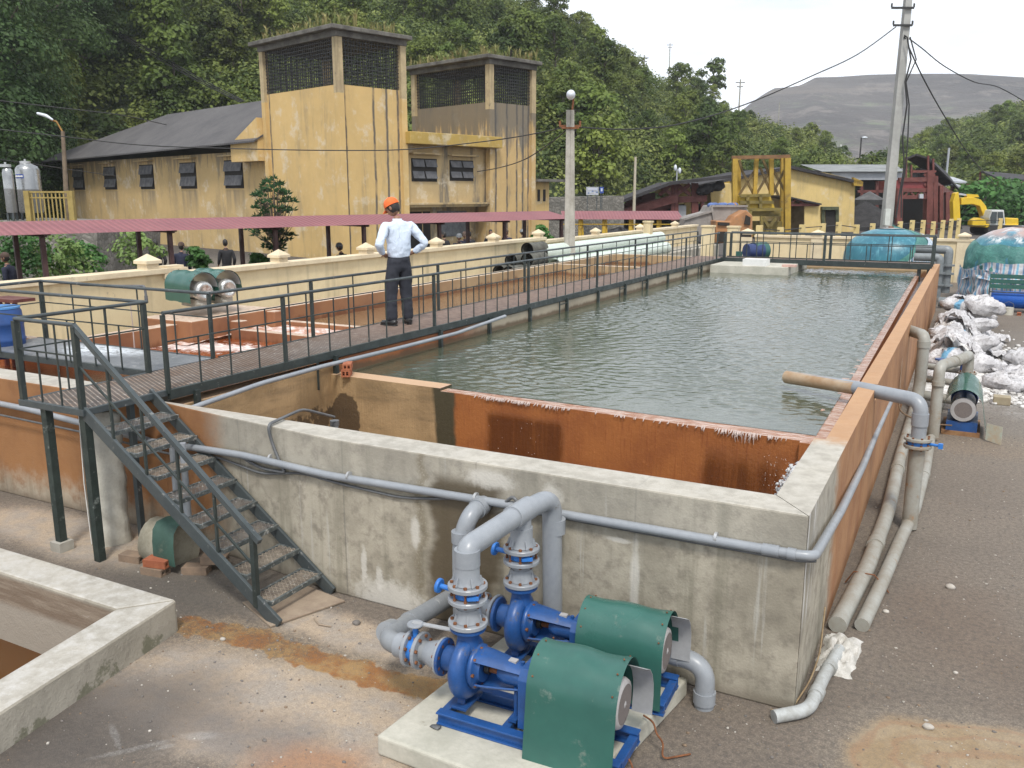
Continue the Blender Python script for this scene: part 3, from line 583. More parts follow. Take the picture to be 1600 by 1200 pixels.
mb = MB(); mb.box(XN, XN + .045, 5.6, 26.1, ZD - .085, ZD + .006); mb.box(XF - .045, XF, 7.1, 26.1, ZD - .085, ZD + .006)
for i in range(14): mb.box(XF, XN, 5.9 + i * 1.5, 5.94 + i * 1.5, ZD - .07, ZD - .022)
mb.build('edge_beam', M['steel'], wk)
rail_run(wk, (XN + .02, 5.6), (XN + .02, 25.0), [0, 1.6, 4.6, 7.5, 10.5, 13.4, 16.4, 19.4], ends=(0, .2))
rail_run(wk, (XF - .02, 7.0), (XF - .02, 26.1), [0, 1.7, 4.7, 7.7, 10.7, 13.7, 16.7, 19.1], nb=.42, first=1)
for y in (5.9, 8.0, 10.3, 11.7, 13.1, 14.6, 16.1, 17.6, 19.0, 20.5, 22.0, 23.4):
    mb = MB(); mb.beam((XN + .055, y, .95), (XN + .055, y, ZD - .05), .05, .05, up=(0, 1, 0))
    if int(y * 10) % 2 == 0: mb.beam((XN + .06, y - .33, 1.0), (XN + .06, y - .33, ZD - .08), .018, .018, up=(0, 1, 0)); mb.beam((XN + .06, y - .33, 1.26), (XN + .06, y, 1.27), .015, .015)
    mb.build('support_leg', M['steel'], wk)
sp_ = thing('side_platform', 'grey chequer-plate side platform with railings over the red basin', 'platform', (-9, 6.6, ZD))
mb = MB(); mb.box(-10.62, XF - .05, 6.18, 7.02, ZD - .025, ZD - .004); mb.build('deck', M['plate'], sp_)
mb = MB(); mb.box(-10.64, XF - .05, 6.14, 6.18, ZD - .07, ZD); mb.box(-10.64, XF - .05, 7.02, 7.06, ZD - .07, ZD); mb.build('edge_beam', M['steel2'], sp_)
rail_run(sp_, (XF, 6.12), (-10.4, 6.12), [2.92], nb=.42, thick=.03); rail_run(sp_, (XF, 7.0), (-10.5, 7.06), [3.02], nb=.6); rail_run(sp_, (-10.5, 7.06), (-10.4, 6.12), [], nb=.45)
fb = thing('footbridge', 'dark steel footbridge crossing the far end of the tank in front of blue dome', 'footbridge', (-3.8, 25.7, ZD))
mb = MB(); mb.box(-6.58, -1.05, 25.45, 26.12, ZD - .02, ZD); mb.build('deck', M['deck'], fb)
mb = MB(); mb.box(-6.6, -1.05, 25.4, 25.45, ZD - .12, ZD + .03); mb.box(-6.6, -1.05, 26.12, 26.17, ZD - .12, ZD + .03); mb.build('edge_beam', M['steel'], fb)
rail_run(fb, (-6.5, 25.42), (-1.06, 25.42), [0, 2.75, 5.44], nb=.5, thick=.06, bt=.022); rail_run(fb, (-6.5, 26.14), (-1.06, 26.14), [0, 2.8, 5.44], nb=.5, thick=.06, bt=.022)
for x in (-1.35, -1.12):
    mb = MB(); mb.beam((x, 25.5, .85), (x, 25.5, ZD - .1), .09, .06, up=(0, 1, 0)); mb.build('support_leg', M['steel'], fb)
# landing and stair
st = thing('steel_staircase', 'dark steel staircase with open mesh treads and landing leading to the walkway', 'staircase', (-5.5, 5, 0))
mb = MB(); mb.box(-7.46, -6.66, 4.74, 5.6, ZD - .018, ZD); mb.box(-7.455, -6.635, 5.601, 6.12, ZD - .018, ZD) ; mb.build('landing_deck', M['deck'], st)
mb = MB(); mb.box(-7.5, -6.62, 4.70, 4.74, ZD - .055, ZD + .004); mb.box(-6.66, -6.62, 4.742, 5.6, ZD - .055, ZD + .004); mb.box(-7.5, -7.46, 4.742, 6.1, ZD - .055, ZD + .004); mb.build('landing_frame', M['steel2'], st, bevel=.004)
for x in (-7.2, -6.68):
    mb = MB(); mb.beam((x, 4.76, 0), (x, 4.76, ZD - .055), .07, .07, up=(0, 1, 0)); 
    if x < -7: mb.box(x - .07, x + .07, 4.69, 4.83, 0, .09, mi=1)
    mb.build('leg', [plain('worn_green_steel', (.035, .05, .045), (.02, .028, .025), 6, .5, dirt=(.27, .30, .28), dirtamt=.25, dscale=8), M['wallcon']], st)
rail_run(st, (-7.46, 4.73), (-6.66, 4.73), [0, .8], nb=.27, thick=.04); rail_run(st, (-7.46, 4.73), (-7.46, 6.12), [1.36], nb=.4, thick=.04, ends=(0, .02))
tN = lambda x: 4.74 - (x + 6.66) * .075; tF = lambda x: 5.455 - (x + 6.66) * .113; tz = lambda x: ZD - (x + 6.66) * .616
for fy in (tN, tF):
    mb = MB(); mb.beam((-6.70, fy(-6.70), tz(-6.70) - .03), (-4.41, fy(-4.41), .01), .03, .11, up=(0, 0, 1)); mb.build('stringer', M['steel2'], st, bevel=.004)
for k in range(1, 9):
    z = ZD - .156 * k; x0 = -6.66 + (ZD - z) / .616 - .12; x1 = x0 + .235; mb = MB(); ya, yb = tN(x0) + .02, tF(x0) - .02
    for x in (x0, x1 - .022): mb.box(x, x + .022, ya, yb, z - .035, z)
    mb.box(x0 + .022, x1 - .022, ya, ya + .02, z - .03, z); mb.box(x0 + .022, x1 - .022, yb - .02, yb, z - .03, z)
    o = mb.build('tread', plain('tread_edge_%d' % k, (.10, .115, .115), (.05, .06, .06), 9, .5, dirt=(.5, .49, .46), dirtamt=.6, dscale=26), st)
    g = MB(); nx_, ny_ = 4, 15; dx = (x1 - x0 - .05) / nx_; dy = (yb - ya - .04) / ny_
    for i in range(nx_):
        for j in range(ny_):
            cx_, cy_ = x0 + .025 + i * dx, ya + .02 + j * dy
            for a, b in (((0, .5), (.5, 0)), ((.5, 0), (1, .5)), ((1, .5), (.5, 1)), ((.5, 1), (0, .5))):
                g.beam((cx_ + a[0] * dx, cy_ + a[1] * dy, z - .006), (cx_ + b[0] * dx, cy_ + b[1] * dy, z - .006), .0045, .006)
    for j in range(5):
        pass
    gm = plain('tread_mesh_%d' % k, (.36, .31, .25) if k in (2, 3, 7, 8) else (.17, .165, .16), (.17, .14, .115), 14, .6, dirt=(.6, .58, .54), dirtamt=.35, dscale=15)
    g.build('mesh_panel', gm, o)
# sloping handrail
A = Vector((-6.68, 4.735, ZR - .005)); xB = -4.64; Bp = Vector((xB, tN(xB), ZR - .01 - (xB + 6.68) * .76))
Bp = Vector((xB, tN(xB), .70)); 
mb = MB(); mb.beam(A, Bp + (Bp - A).normalized() * .09, .04, .045); mb.build('handrail', M['steel2'], st)
mb = MB(); mb.beam(A - Vector((0, 0, .33)), Bp - Vector((0, 0, .27)), .016, .016); mb.build('mid_rail', M['steel'], st)
mb = MB(); mb.beam((xB, Bp.y, .10), Bp, .04, .04, up=(0, 1, 0)); mb.build('post', M['steel'], st)
for i in range(1, 5):
    t = i / 5.0; x = A.x + (Bp.x - A.x) * t; y = tN(x); zt = A.z + (Bp.z - A.z) * t
    mb = MB(); mb.beam((x, y, tz(x) - .05), (x, y, zt - .02), .02, .02, up=(0, 1, 0)); mb.build('baluster', M['steel'], st)
mb = MB(); mb.beam((-6.72, 5.25, 0.0), (-6.72, 5.25, ZD - .055), .05, .05, up=(0, 1, 0)) ; mb.build('leg', M['steel2'], st)
# ------------------------------------------------------------------ pipes and cables on the tank walls
def coll(mb, p, q, r, mi=0, n=14): mb.tube([p, q], r, n, mi=mi)
fp = thing('wall_conduit_pipe', 'thin grey plastic pipe clipped along the front wall and round the tank corner', 'pipe', (-3, 5.2, 1))
zf = lambda x: 1.03 + (x + 5.45) * .013
mb = MB(); run = [(-16, 5.45, 1.16), (-8.5, 5.44, 1.03), (-6.6, 5.43, .93), (-6.0, 5.36, .98), (-5.4, 5.29, 1.02), (-4.4, 5.20, 1.02), (-2.9, 5.195, 1.05), (-.80, 5.195, 1.07), (-.70, 5.22, 1.07), (-.70, 5.35, 1.05), (-.71, 6.5, .93), (-.74, 8.2, .80), (-.78, 10.0, .72), (-.80, 12.0, .66)]
mb.tube(bend(run, .08), .031, 12); mb.tube([(-1.0, 5.195, 1.068), (-.9, 5.195, 1.07)], .037, 12); mb.tube([(-.85, 5.195, 1.07), (-.8, 5.195, 1.07)], .037, 12); mb.build('pipe', M['pvc'], fp)
mb = MB()
for x in (-6.3, -5.1, -4.2, -3.05, -2.4, -1.3): mb.tube([(x, 5.20 if x > -4.6 else 5.25 + (-4.6 - x) * .1, zf(x)), (x + .018, 5.20 if x > -4.6 else 5.25 + (-4.6 - x) * .1, zf(x))], .036, 12)
mb.build('clip', M['alu'], fp)
def cable(name, label, pts, r, mat, cat='cable', group=None):
    mb = MB(); mb.tube(bend(pts, .12, 5), r, 7); return tag(mb.build(name, mat), label, cat, group)
yw = lambda x: 5.215 if x > -4.45 else 5.215 + (-4.45 - x) * .112
cable('cable', 'grey cable sagging beneath the front wall pipe, longest run', [(-16, 5.43, .95), (-9.5, 5.42, .93), (-7.6, 5.42, .9), (-6.4, 5.39, .86), (-5.8, yw(-5.8), .93), (-5.2, yw(-5.2), .88), (-4.7, yw(-4.7), .98), (-4.3, yw(0), .96), (-3.7, yw(0), .94), (-3.3, yw(0), 1.0), (-3.05, yw(0), 1.06), (-2.8, yw(0), 1.01), (-2.4, yw(0), 1.02), (-1.6, yw(0), 1.02), (-.78, 5.2, 1.03), (-.69, 5.25, 1.03)], .011, M['cable'])
cable('cable', 'thin loop of grey cable over the wall beside the standpipe', [(-5.35, 6.45, 1.1), (-5.25, 5.9, 1.31), (-5.12, 5.6, 1.345), (-5.06, 5.25, 1.34), (-5.05, yw(-5.05) - .01, 1.2), (-4.95, yw(-5) - .01, 1.0), (-4.9, yw(-4.9) - .01, .95), (-5.2, yw(-5.2) - .01, .93), (-5.5, yw(-5.5), 1.0)], .014, M['cable'])
cable('cable', 'pair of grey cables dropping from the wall pipe behind blue pumps', [(-2.80, 5.19, 1.06), (-2.72, 5.17, 1.14), (-2.66, 5.17, 1.05), (-2.66, 5.18, .6), (-2.66, 5.16, .02)], .013, M['cable'])
hs = cable('hose', 'grey plastic hose slung along the walkway side to a stub in the tank', [(-6.75, 5.3, 1.06), (-6.28, 5.62, 1.28), (-6.40, 6.6, 1.30), (-6.44, 7.6, 1.30), (-6.48, 9.2, 1.27), (-6.50, 10.6, 1.26), (-6.46, 12.0, 1.34)], .026, M['pvc'], 'hose')
s_ = thing('standpipe', 'short grey pipe with dark cap standing in the empty sump', 'pipe', (-5.39, 6.5, .1))
mb = MB(); mb.tube([(-5.39, 6.5, .1), (-5.39, 6.5, 1.03)], .035, 14); mb.build('pipe', M['pvc'], s_); mb = MB(); mb.tube([(-5.39, 6.5, 1.0), (-5.39, 6.5, 1.05)], .045, 14); mb.build('cap', M['cable'], s_)
br = thing('hollow_brick', 'red hollow brick pair stacked on the corner where hose meets weir wall', 'brick', (-6.38, 7.9, 1.135))
def hbrick(mb, c, L=.2, W=.1, H=.08, rz=0, M0=None):      # hollow brick seen end on: four holes in the end face
    Mx = (M0 or T(*c)) @ RZ(rz)
    t = .016; mb.box(-L / 2, L / 2, -W / 2, W / 2, 0, t, M=Mx); mb.box(-L / 2, L / 2, -W / 2, W / 2, H - t, H, M=Mx)
    for y in (-W / 2, -t / 2, W / 2 - t): mb.box(-L / 2, L / 2, y, y + t, t, H - t, M=Mx)
    mb.box(-L / 2 + .004, L / 2 - .03, -W / 2 + t, W / 2 - t, H / 2 - t / 2, H / 2 + t / 2, M=Mx)
mb = MB(); hbrick(mb, (-6.38, 7.95, 1.137), rz=R(-60)); hbrick(mb, (-6.37, 7.96, 1.219), rz=R(-57), H=.07); mb.build('brick_body', M['brick'], br)
# inlet pipe over the wall, with its valve, and the long pipes on the ground
def flange(mb, c, axis, r, t, mi=0, bolts=8, rb=.011, mib=1, n=28):
    a = Vector(axis).normalized(); c = Vector(c); mb.lathe([(0.0, 0), (r * .97, 0), (r, t * .15), (r, t * .85), (r * .97, t), (0.0, t)], n, c, a, mi, smooth=False)
    u = Vector((0, 0, 1)) if abs(a.z) < .9 else Vector((1, 0, 0)); x = a.cross(u).normalized(); y = a.cross(x)
    for k in range(bolts):
        an = 2 * math.pi * (k + .5) / bolts; p = c + (x * math.cos(an) + y * math.sin(an)) * r * .8
        mb.lathe([(rb, -.012), (rb, t + .012)], 6, p, a, mib, smooth=False)
ip = thing('inlet_pipe', 'grey riser pipe with valve, bending over the tank wall above the water', 'pipe', (-.34, 8.9, 0))
bx, by = -.34, 8.95
mb = MB(); mb.tube(bend([(bx, by, .92), (bx, by, 1.29), (bx - .6, by + .35, 1.285), (-1.72, 9.75, 1.24)], .13, 8), .068, 18)
mb.tube([(bx, by, 1.05), (bx, by, 1.17)], .077, 18); mb.build('upper_pipe', M['pvc'], ip)
mb = MB(); mb.tube([(-.98, 9.32, 1.279), (-1.74, 9.76, 1.238)], .0695, 18); mb.build('stained_end', M['pvcrust'], ip)
mb = MB(); mb.tube([(bx, by, 0.02), (bx, by, .86)], .072, 18); mb.build('lower_pipe', M['pvcdirty'], ip)
mb = MB(); flange(mb, (bx, by, .905), (0, 0, 1), .125, .03); flange(mb, (bx, by, .835), (0, 0, 1), .125, .03); mb.tube([(bx, by, .865), (bx, by, .905)], .095, 18, mi=2)
mb.tube([(bx + .09, by - .02, .885), (bx + .2, by - .05, .885)], .014, 8, mi=2); mb.cbox((bx + .2, by - .05, .885), (.04, .03, .05), 2)
mb.build('valve', [M['pvcdirty'], M['rust'], M['valveblue']], ip, local=False)
def ground_pipe(label, pts, r, cols):
    t_ = thing('ground_pipe', label, 'pipe', pts[0], group='pipes lying on the ground beside the tank'); mb = MB(); mb.tube(bend(pts, .25, 4), r, 14); mb.build('pipe', M['pvcdirty'], t_)
    for c, d in cols: mb = MB(); c = Vector(c); d = Vector(d); mb.tube([c, c + (d - c).normalized() * .13], r * 1.13, 14); mb.build('socket', M['pvcdirty'], t_)
ground_pipe('grey-brown ground pipe nearest the tank wall, thicker of the long pair', [(-.66, 6.45, .06), (-.58, 7.6, .08), (-.55, 9.1, .10), (-.60, 11.2, .1), (-.63, 14.4, .1), (-.64, 19, .1)], .068, (((-.57, 8.1, .09), (-.55, 9.1, .1)), ((-.585, 10.6, .1), (-.6, 11.2, .1))))
ground_pipe('grey-brown ground pipe on the outer side of the long pair', [(-.50, 6.55, .05), (-.44, 7.4, .06), (-.38, 8.5, .07), (-.32, 9.3, .07), (-.30, 11.0, .07), (-.32, 12.4, .07)], .055, (((-.35, 8.9, .07), (-.32, 9.3, .07)), ((-.305, 10.6, .07), (-.3, 11.0, .07))))
mb = MB()
mb.tube([(-.72, 7.35, .02), (-.66, 7.35, .13), (-.5, 7.33, .14), (-.42, 7.33, .06), (-.38, 7.33, .01)], .006, 5); o = mb.build('wire', M['rust']); tag(o, 'rusty wire looped over the pair of ground pipes', 'wire')
g_ = MB()
for _ in range(150):
    t = random.random(); g_.ball((-.60 + random.gauss(0, .06), 6.1 + random.gauss(0, .17), .02 + random.uniform(0, .09)), random.uniform(.02, .055), 7, 5, jit=.4)
g_ = MB(); g_.sheet([[(-.60 + (u / 13 - .5) * .27 + .05 * mnoise.noise((v / 4, 3, u / 5)), 6.1 + (v / 21 - .5) * .62, -.02 + max(0, (1 - (abs(u / 6.5 - 1) ** 2.2)) * (1 - abs(v / 10.5 - 1) ** 2.2)) ** .5 * (.09 + .07 * mnoise.noise((u * .5, v * .4, 1)) + .03 * mnoise.noise((u * 1.7, v * 1.3, 7))) + random.uniform(-.006, .008)) for u in range(14)] for v in range(22)])
tag(g_.build('lime_putty', M['lime']), 'crusty white mortar lump sealing the ends of the ground pipes', 'mortar')
t_ = thing('drain_pipe', 'pale grey elbow pipe lying on the ground at the tank corner', 'pipe', (-.68, 5.5, 0))
mb = MB(); mb.tube(bend([(-.60, 6.1, .05), (-.64, 5.65, .05), (-.66, 5.22, .05), (-.84, 5.06, .04)], .09, 6), .042, 14); mb.tube([(-.625, 5.78, .05), (-.62, 5.84, .05)], .05, 14); mb.tube([(-.65, 5.4, .05), (-.645, 5.48, .05)], .05, 14); mb.build('pipe', plain('lime_washed_pipe', (.42, .44, .44), (.28, .28, .26), 6, .6), t_)
cable('wire', 'loose brown wire trailing down the tank corner beside the elbow pipe', [(-.74, 6.3, .25), (-.70, 5.9, .1), (-.70, 5.5, .09), (-.77, 5.18, .02), (-.88, 5.18, .01)], .006, plain('brown_wire', (.3, .22, .12), (.2, .14, .08), 9, .8), 'wire')
# ------------------------------------------------------------------ the pair of blue pumps
pd = thing('pump_plinth', 'thick pale concrete plinth under the two blue pumps', 'plinth', (-2.1, 4.5, 0))
mb = MB(); mb.prism([(-2.82, 3.65), (-1.60, 3.62), (-1.40, 5.1), (-2.72, 5.06)], 0, .13); mb.build('slab', M['pad'], pd, bevel=.018, seg=3)
def make_pump(label, loc):
    """local frame: shaft along +X through (0, 0, .40) above the plinth; suction flange at -X, motor at +X"""
    rp = thing('centrifugal_pump', label, 'pump', loc, 0, 'blue pumps under green hoods on the plinth'); ZA = .335
    mb = MB()                                            # base frame of channel irons
    for y in (-.16, .16): mb.box(-.12, 1.02, y - .025, y + .025, 0, .012); mb.box(-.12, 1.02, y - .006, y + .006, .012, .07); mb.box(-.12, 1.02, y - .03, y + .03, .07, .082)
    for x in (-.12, .28, .6, .97): mb.box(x, x + .05, -.134, .134, .015, .068)
    mb.build('base_frame', M['blue'], rp, local=True, bevel=.003)
    mb = MB()                                            # volute
    n = 32
    for k in range(1): pass
    rings = []
    for i in range(n + 1):
        t = 2 * math.pi * i / n; grow = .045 + .028 * (i / n); Rr = .115 + .04 * (i / n)
        cxn = (0, math.cos(t - .4) * Rr, ZA + math.sin(t - .4) * Rr)
        rings.append([(math.cos(a) * grow * .9, cxn[1] + math.cos(t - .4) * math.sin(a) * grow, cxn[2] + math.sin(t - .4) * math.sin(a) * grow) for a in [2 * math.pi * q / 14 for q in range(14)]])
    v = [p for r_ in rings for p in r_]; mb.add(v, [(i * 14 + j, (i + 1) * 14 + j, (i + 1) * 14 + (j + 1) % 14, i * 14 + (j + 1) % 14) for i in range(n) for j in range(14)], True)
    mb.lathe([(.13, -.05), (.15, -.035), (.15, .035), (.13, .05)], 28, (0, 0, ZA), (1, 0, 0))
    mb.lathe([(.075, -.15), (.075, -.11), (.08, -.06), (.11, -.04)], 24, (0, 0, ZA), (1, 0, 0))
    mb.tube([(0, .0, ZA + .06), (0, .0, ZA + .16), (0, 0, ZA + .235)], [.085, .066, .06], 20)
    mb.build('volute_casing', M['blue'], rp, local=True)
    mb = MB(); flange(mb, (0, 0, ZA + .225), (0, 0, 1), .108, .025, bolts=0); mb.build('casing_flange', M['blue'], rp, local=True); mb = MB(); flange(mb, (-.155, 0, ZA), (-1, 0, 0), .115, .022, bolts=0); mb.build('casing_flange', M['blue'], rp, local=True)
    mb = MB()
    mb.beam((-.02, -.06, .08), (-.01, -.035, ZA - .12), .05, .02); mb.beam((-.02, .06, .08), (-.01, .035, ZA - .12), .05, .02); mb.cbox((-.01, 0, .09), (.1, .22, .018)); mb.box(-.02, .0, -.05, .05, .09, ZA - .1)
    mb.build('foot', M['blue'], rp, local=True, bevel=.003)
    mb = MB()                                            # back plate and bearing bracket
    mb.lathe([(.0, .05), (.125, .05), (.132, .056), (.132, .08), (.12, .085), (.09, .1), (.085, .115)], 28, (0, 0, ZA), (1, 0, 0))
    for k in range(8):
        a = 2 * math.pi * k / 8; mb.lathe([(.011, .045), (.011, .098)], 6, (0, .115 * math.cos(a), ZA + .115 * math.sin(a)), (1, 0, 0), 1, smooth=False)
    for a0 in (.35, math.pi + .35 - .7, ):
        pass
    for s in (1, -1):                                    # two arms, with the window between them showing the shaft
        rows = []
        for k_ in range(9):
            a_ = R((38 if s > 0 else 218) + 104 * k_ / 8); rows.append([(x_, math.cos(a_) * r_, ZA + math.sin(a_) * r_) for x_, r_ in ((.08, .112), (.16, .104), (.25, .09), (.34, .075), (.40, .066))])
        mb.sheet(rows, .012 * s * 0 + .01)
    mb.tube([(.21, 0, ZA), (.26, 0, ZA), (.38, 0, ZA), (.42, 0, ZA)], [.04, .06, .058, .062], 22)
    mb.tube([(.09, 0, ZA), (.22, 0, ZA)], .02, 12, mi=1); mb.tube([(.12, 0, ZA), (.15, 0, ZA)], .034, 12, mi=2)
    mb.cbox((.30, -.0, ZA + .088), (.05, .04, .02), 3)
    mb.lathe([(.012, .06), (.012, .1)], 10, (.36, 0, ZA), (0, 0, 1))
    mb.beam((.33, 0, .08), (.33, 0, ZA - .05), .02, .07, up=(0, 1, 0)); mb.cbox((.33, 0, .09), (.05, .16, .018))
    mb.build('bearing_bracket', [M['blue'], M['rust'], M['black'], M['fan']], rp, local=True)
    mb = MB()                                            # coupling guard: folded sheet
    prof = [(-.115, .085), (-.115, ZA + .05), (-.07, ZA + .1), (.07, ZA + .1), (.115, ZA + .05), (.115, .085)]
    mb.sheet([[(x, y, z) for y, z in prof] for x in (.385, .54)], .004, smooth=False); mb.build('coupling_guard', M['blue'], rp, local=True, bevel=.004)
    mb = MB()                                            # motor
    mb.tube([(.6, 0, ZA), (.62, 0, ZA), (.88, 0, ZA)], [.1, .13, .13], 26); mb.tube([(.5, 0, ZA), (.61, 0, ZA)], .025, 10, mi=1)
    for k in range(28): 
        a = 2 * math.pi * k / 28; mb.beam((.64, .137 * math.cos(a), ZA + .137 * math.sin(a)), (.87, .137 * math.cos(a), ZA + .137 * math.sin(a)), .005, .02, up=(0, math.cos(a), math.sin(a)))
    mb.cbox((.68, 0, .12), (.08, .26, .12)); mb.cbox((.84, 0, .12), (.08, .26, .12)); mb.build('motor', [M['blue'], M['rust']], rp, local=True)
    mb = MB(); mb.lathe([(.140, .88), (.144, .90), (.144, .955), (.134, .975), (.112, .982)], 32, (0, 0, ZA), (1, 0, 0), 0, caps=False)
    mb.lathe([(.112, .981), (.0, .981)], 32, (0, 0, ZA), (1, 0, 0), 1, smooth=False, caps=False)
    mb.lathe([(.02, .983), (.0, .99)], 12, (0, 0, ZA), (1, 0, 0), 0, caps=False); mb.build('fan_cover', [M['fan'], M['grille']], rp, local=True)
    mb = MB(); mb.box(.12, .2, -.1535, -.152, ZA - .02, ZA + .03) if False else mb.cbox((.62, -.134, ZA + .02), (.09, .004, .05)); mb.build('nameplate', M['alu'], rp, local=True)
    return rp
def hood_sheet(name, parent, x0, x1, w0, z0, top, skew_=0.0, flareN=.0, zN=-.08, zF=.02, dent=0, mats=None, n=18, asym=0.0):
    """bent green sheet over a motor: an arch in cross-section; -Y side hangs to zN, +Y side to zF"""
    grid = []; m = 12
    for i in range(m + 1):
        x = x0 + (x1 - x0) * i / m; row = []
        prof = []
        for k in range(4): prof.append((-w0 - flareN * (1 - k / 4), zN + (z0 - zN) * k / 4))
        for k in range(n + 1):
            a = math.pi * (1 - k / n); prof.append((math.cos(a) * w0, z0 + math.sin(a) * (top - z0)))
        for k in range(1, 4): prof.append((w0 + .02 * k / 3, z0 + (zF - z0) * k / 3))
        for (y, z) in prof:
            j = dent * math.exp(-((x - (x0 + x1) / 2 - .1) / .08) ** 2 - ((y + .02) / .09) ** 2) if z > z0 else 0
            row.append((x + skew_ * (z - z0), y + asym * (x - x0), z - j + .006 * math.sin(x * 19 + y * 9)))
        grid.append(row)
    mb = MB(); mb.sheet(grid, -.0035, mi=0); 
    for x_ in (x0 + .03, x1 - .03):
        for a_ in (150, 120, 90, 60): mb.ball((x_, math.cos(R(a_)) * (w0 + .003), z0 + math.sin(R(a_)) * (top - z0 + .003)), .006, 6, 4, mi=1)
    o = mb.build(name, mats or [M['hood'], M['rust']], parent, local=True)
    return o
P1 = make_pump('nearer blue pump, its dented green hood hiding the motor', (-2.455, 4.09, .13)); P1.rotation_euler = (0, 0, R(1.5))
P2 = dup(P1, (-2.43, 4.73, .13), R(3), 'farther blue pump next to the tank wall, with smooth green hood')
def two_tone(name):      # green outside, bare metal inside
    n = NT(name); bf = n.n('ShaderNodeNewGeometry').outputs['Backfacing']; return n
hood_sheet('motor_hood', P1, .475, 1.0, .205, .35, .60, zN=-.04, zF=.22, flareN=.05, dent=.02, asym=0)
hood_sheet('motor_hood', P2, .45, 1.0, .195, .35, .585, zN=.04, zF=.25, flareN=.0, asym=0)
for P_ in (P1, P2):
    mb = MB(); g = []
    for i in range(6):
        a = R(75) - R(100) * i / 5; g.append([(.96 + .12 * j, .19 * math.cos(a) + .02, .32 + .225 * math.sin(a) - .04 * (i == 5)) for j in (0, 1)])
    mb.sheet(g, .003); mb.build('inner_liner', M['alu'], P_, local=True)
# suction and discharge fittings of each pump
def fittings(P_, label, short=False):
    t_ = thing('flanged_valve', label, 'valve', (P_.location.x, P_.location.y, 0), group='flanged valve stacks on the pump outlets')
    x, y = P_.location.x, P_.location.y; z = .13 + .335 + .25
    mb = MB(); flange(mb, (x, y, z + 0.00342), (0, 0, 1), .118, .028)
    mb.tube([(x, y, z + 0.0342), (x, y, z + 0.0684), (x, y, z + 0.114)], [.085, .075, .072], 20)
    for k in range(6): a = k * math.pi / 3; mb.beam((x + .09 * math.cos(a), y + .09 * math.sin(a), z + 0.0342), (x + .072 * math.cos(a), y + .072 * math.sin(a), z + 0.0855), .006, .02, up=(math.cos(a), math.sin(a), 0))
    mb.tube([(x, y, z + 0.114), (x, y, z + 0.1539)], .066, 20); flange(mb, (x, y, z + 0.1539), (0, 0, 1), .118, .026, rb=.010); mb.build('lower_flange', [M['pvc'], M['rust']], t_)
    mb = MB(); mb.tube([(x, y, z + 0.1858), (x, y, z + 0.2337)], .078, 24); mb.tube([(x - .07, y - .03, z + 0.2166), (x - .18, y - .04, z + 0.228)], .016, 10); mb.lathe([(.04, -.02), (.045, -.015), (.045, .0), (.02, .005)], 16, (x - .18, y - .04, z + 0.228), (-1, 0, .1)); mb.beam((x + .05, y - .085, z + 0.2086), (x + .115, y - .07, z + 0.22), .018, .02)
    for k in range(8):
        a = math.pi * (k + .5) / 4; mb.tube([(x + .095 * math.cos(a), y + .095 * math.sin(a), z + 0.171), (x + .095 * math.cos(a), y + .095 * math.sin(a), z + 0.2508)], .006, 6, mi=1)
    mb.build('butterfly_valve', [M['valveblue'], M['rust']], t_)
    mb = MB(); flange(mb, (x, y, z + 0.236), (0, 0, 1), .118, .028)
    mb.tube([(x, y, z + 0.2679), (x, y, z + 0.2964), (x, y, z + 0.3762)], [.085, .073, .073], 20)
    for k in range(6): a = k * math.pi / 3 + .3; mb.beam((x + .09 * math.cos(a), y + .09 * math.sin(a), z + 0.2679), (x + .072 * math.cos(a), y + .072 * math.sin(a), z + 0.3192), .006, .02, up=(math.cos(a), math.sin(a), 0))
    mb.build('upper_flange', [M['pvc'], M['rust']], t_)
    return z + 0.3762
zt1 = fittings(P1, 'grey flanged valve stack with blue ring above the nearer pump'); zt2 = fittings(P2, 'grey flanged valve stack with blue ring above the farther pump')
hp = thing('discharge_header', 'fat grey pipe joining both pump outlets and dropping down by the wall', 'pipe', (-2.4, 5.03, 0))
x1, y1 = P1.location.x, P1.location.y; x2, y2 = P2.location.x, P2.location.y; ze = 1.20
mb = MB(); mb.tube(bend([(x1, y1, zt1 - .01), (x1, y1, ze), (x2, y2, ze + .01), (-2.37, 5.06, ze + .02), (-2.36, 5.08, .02)], .13, 9), .067, 22)
mb.build('main_pipe', M['pvc'], hp)
mb = MB(); mb.tube([(x2, y2, zt2 - .02), (x2, y2, ze)], .064, 20); d = (Vector((x2, y2, ze)) - Vector((x1, y1, ze))).normalized(); c = Vector((x2, y2, ze + .01)); mb.tube([c - d * .12, c + d * .10], .076, 22); mb.tube([(x2, y2, zt2), (x2, y2, zt2 + .02)], .073, 22); mb.build('tee', M['pvc'], hp)
for q_ in ([(x1, y1, zt1 - .0), (x1, y1, zt1 + .10)], [(-2.36, 5.08, ze - .24), (-2.36, 5.08, ze - .14)]): mb = MB(); mb.tube(q_, .076, 22); mb.build('socket', M['pvc'], hp)
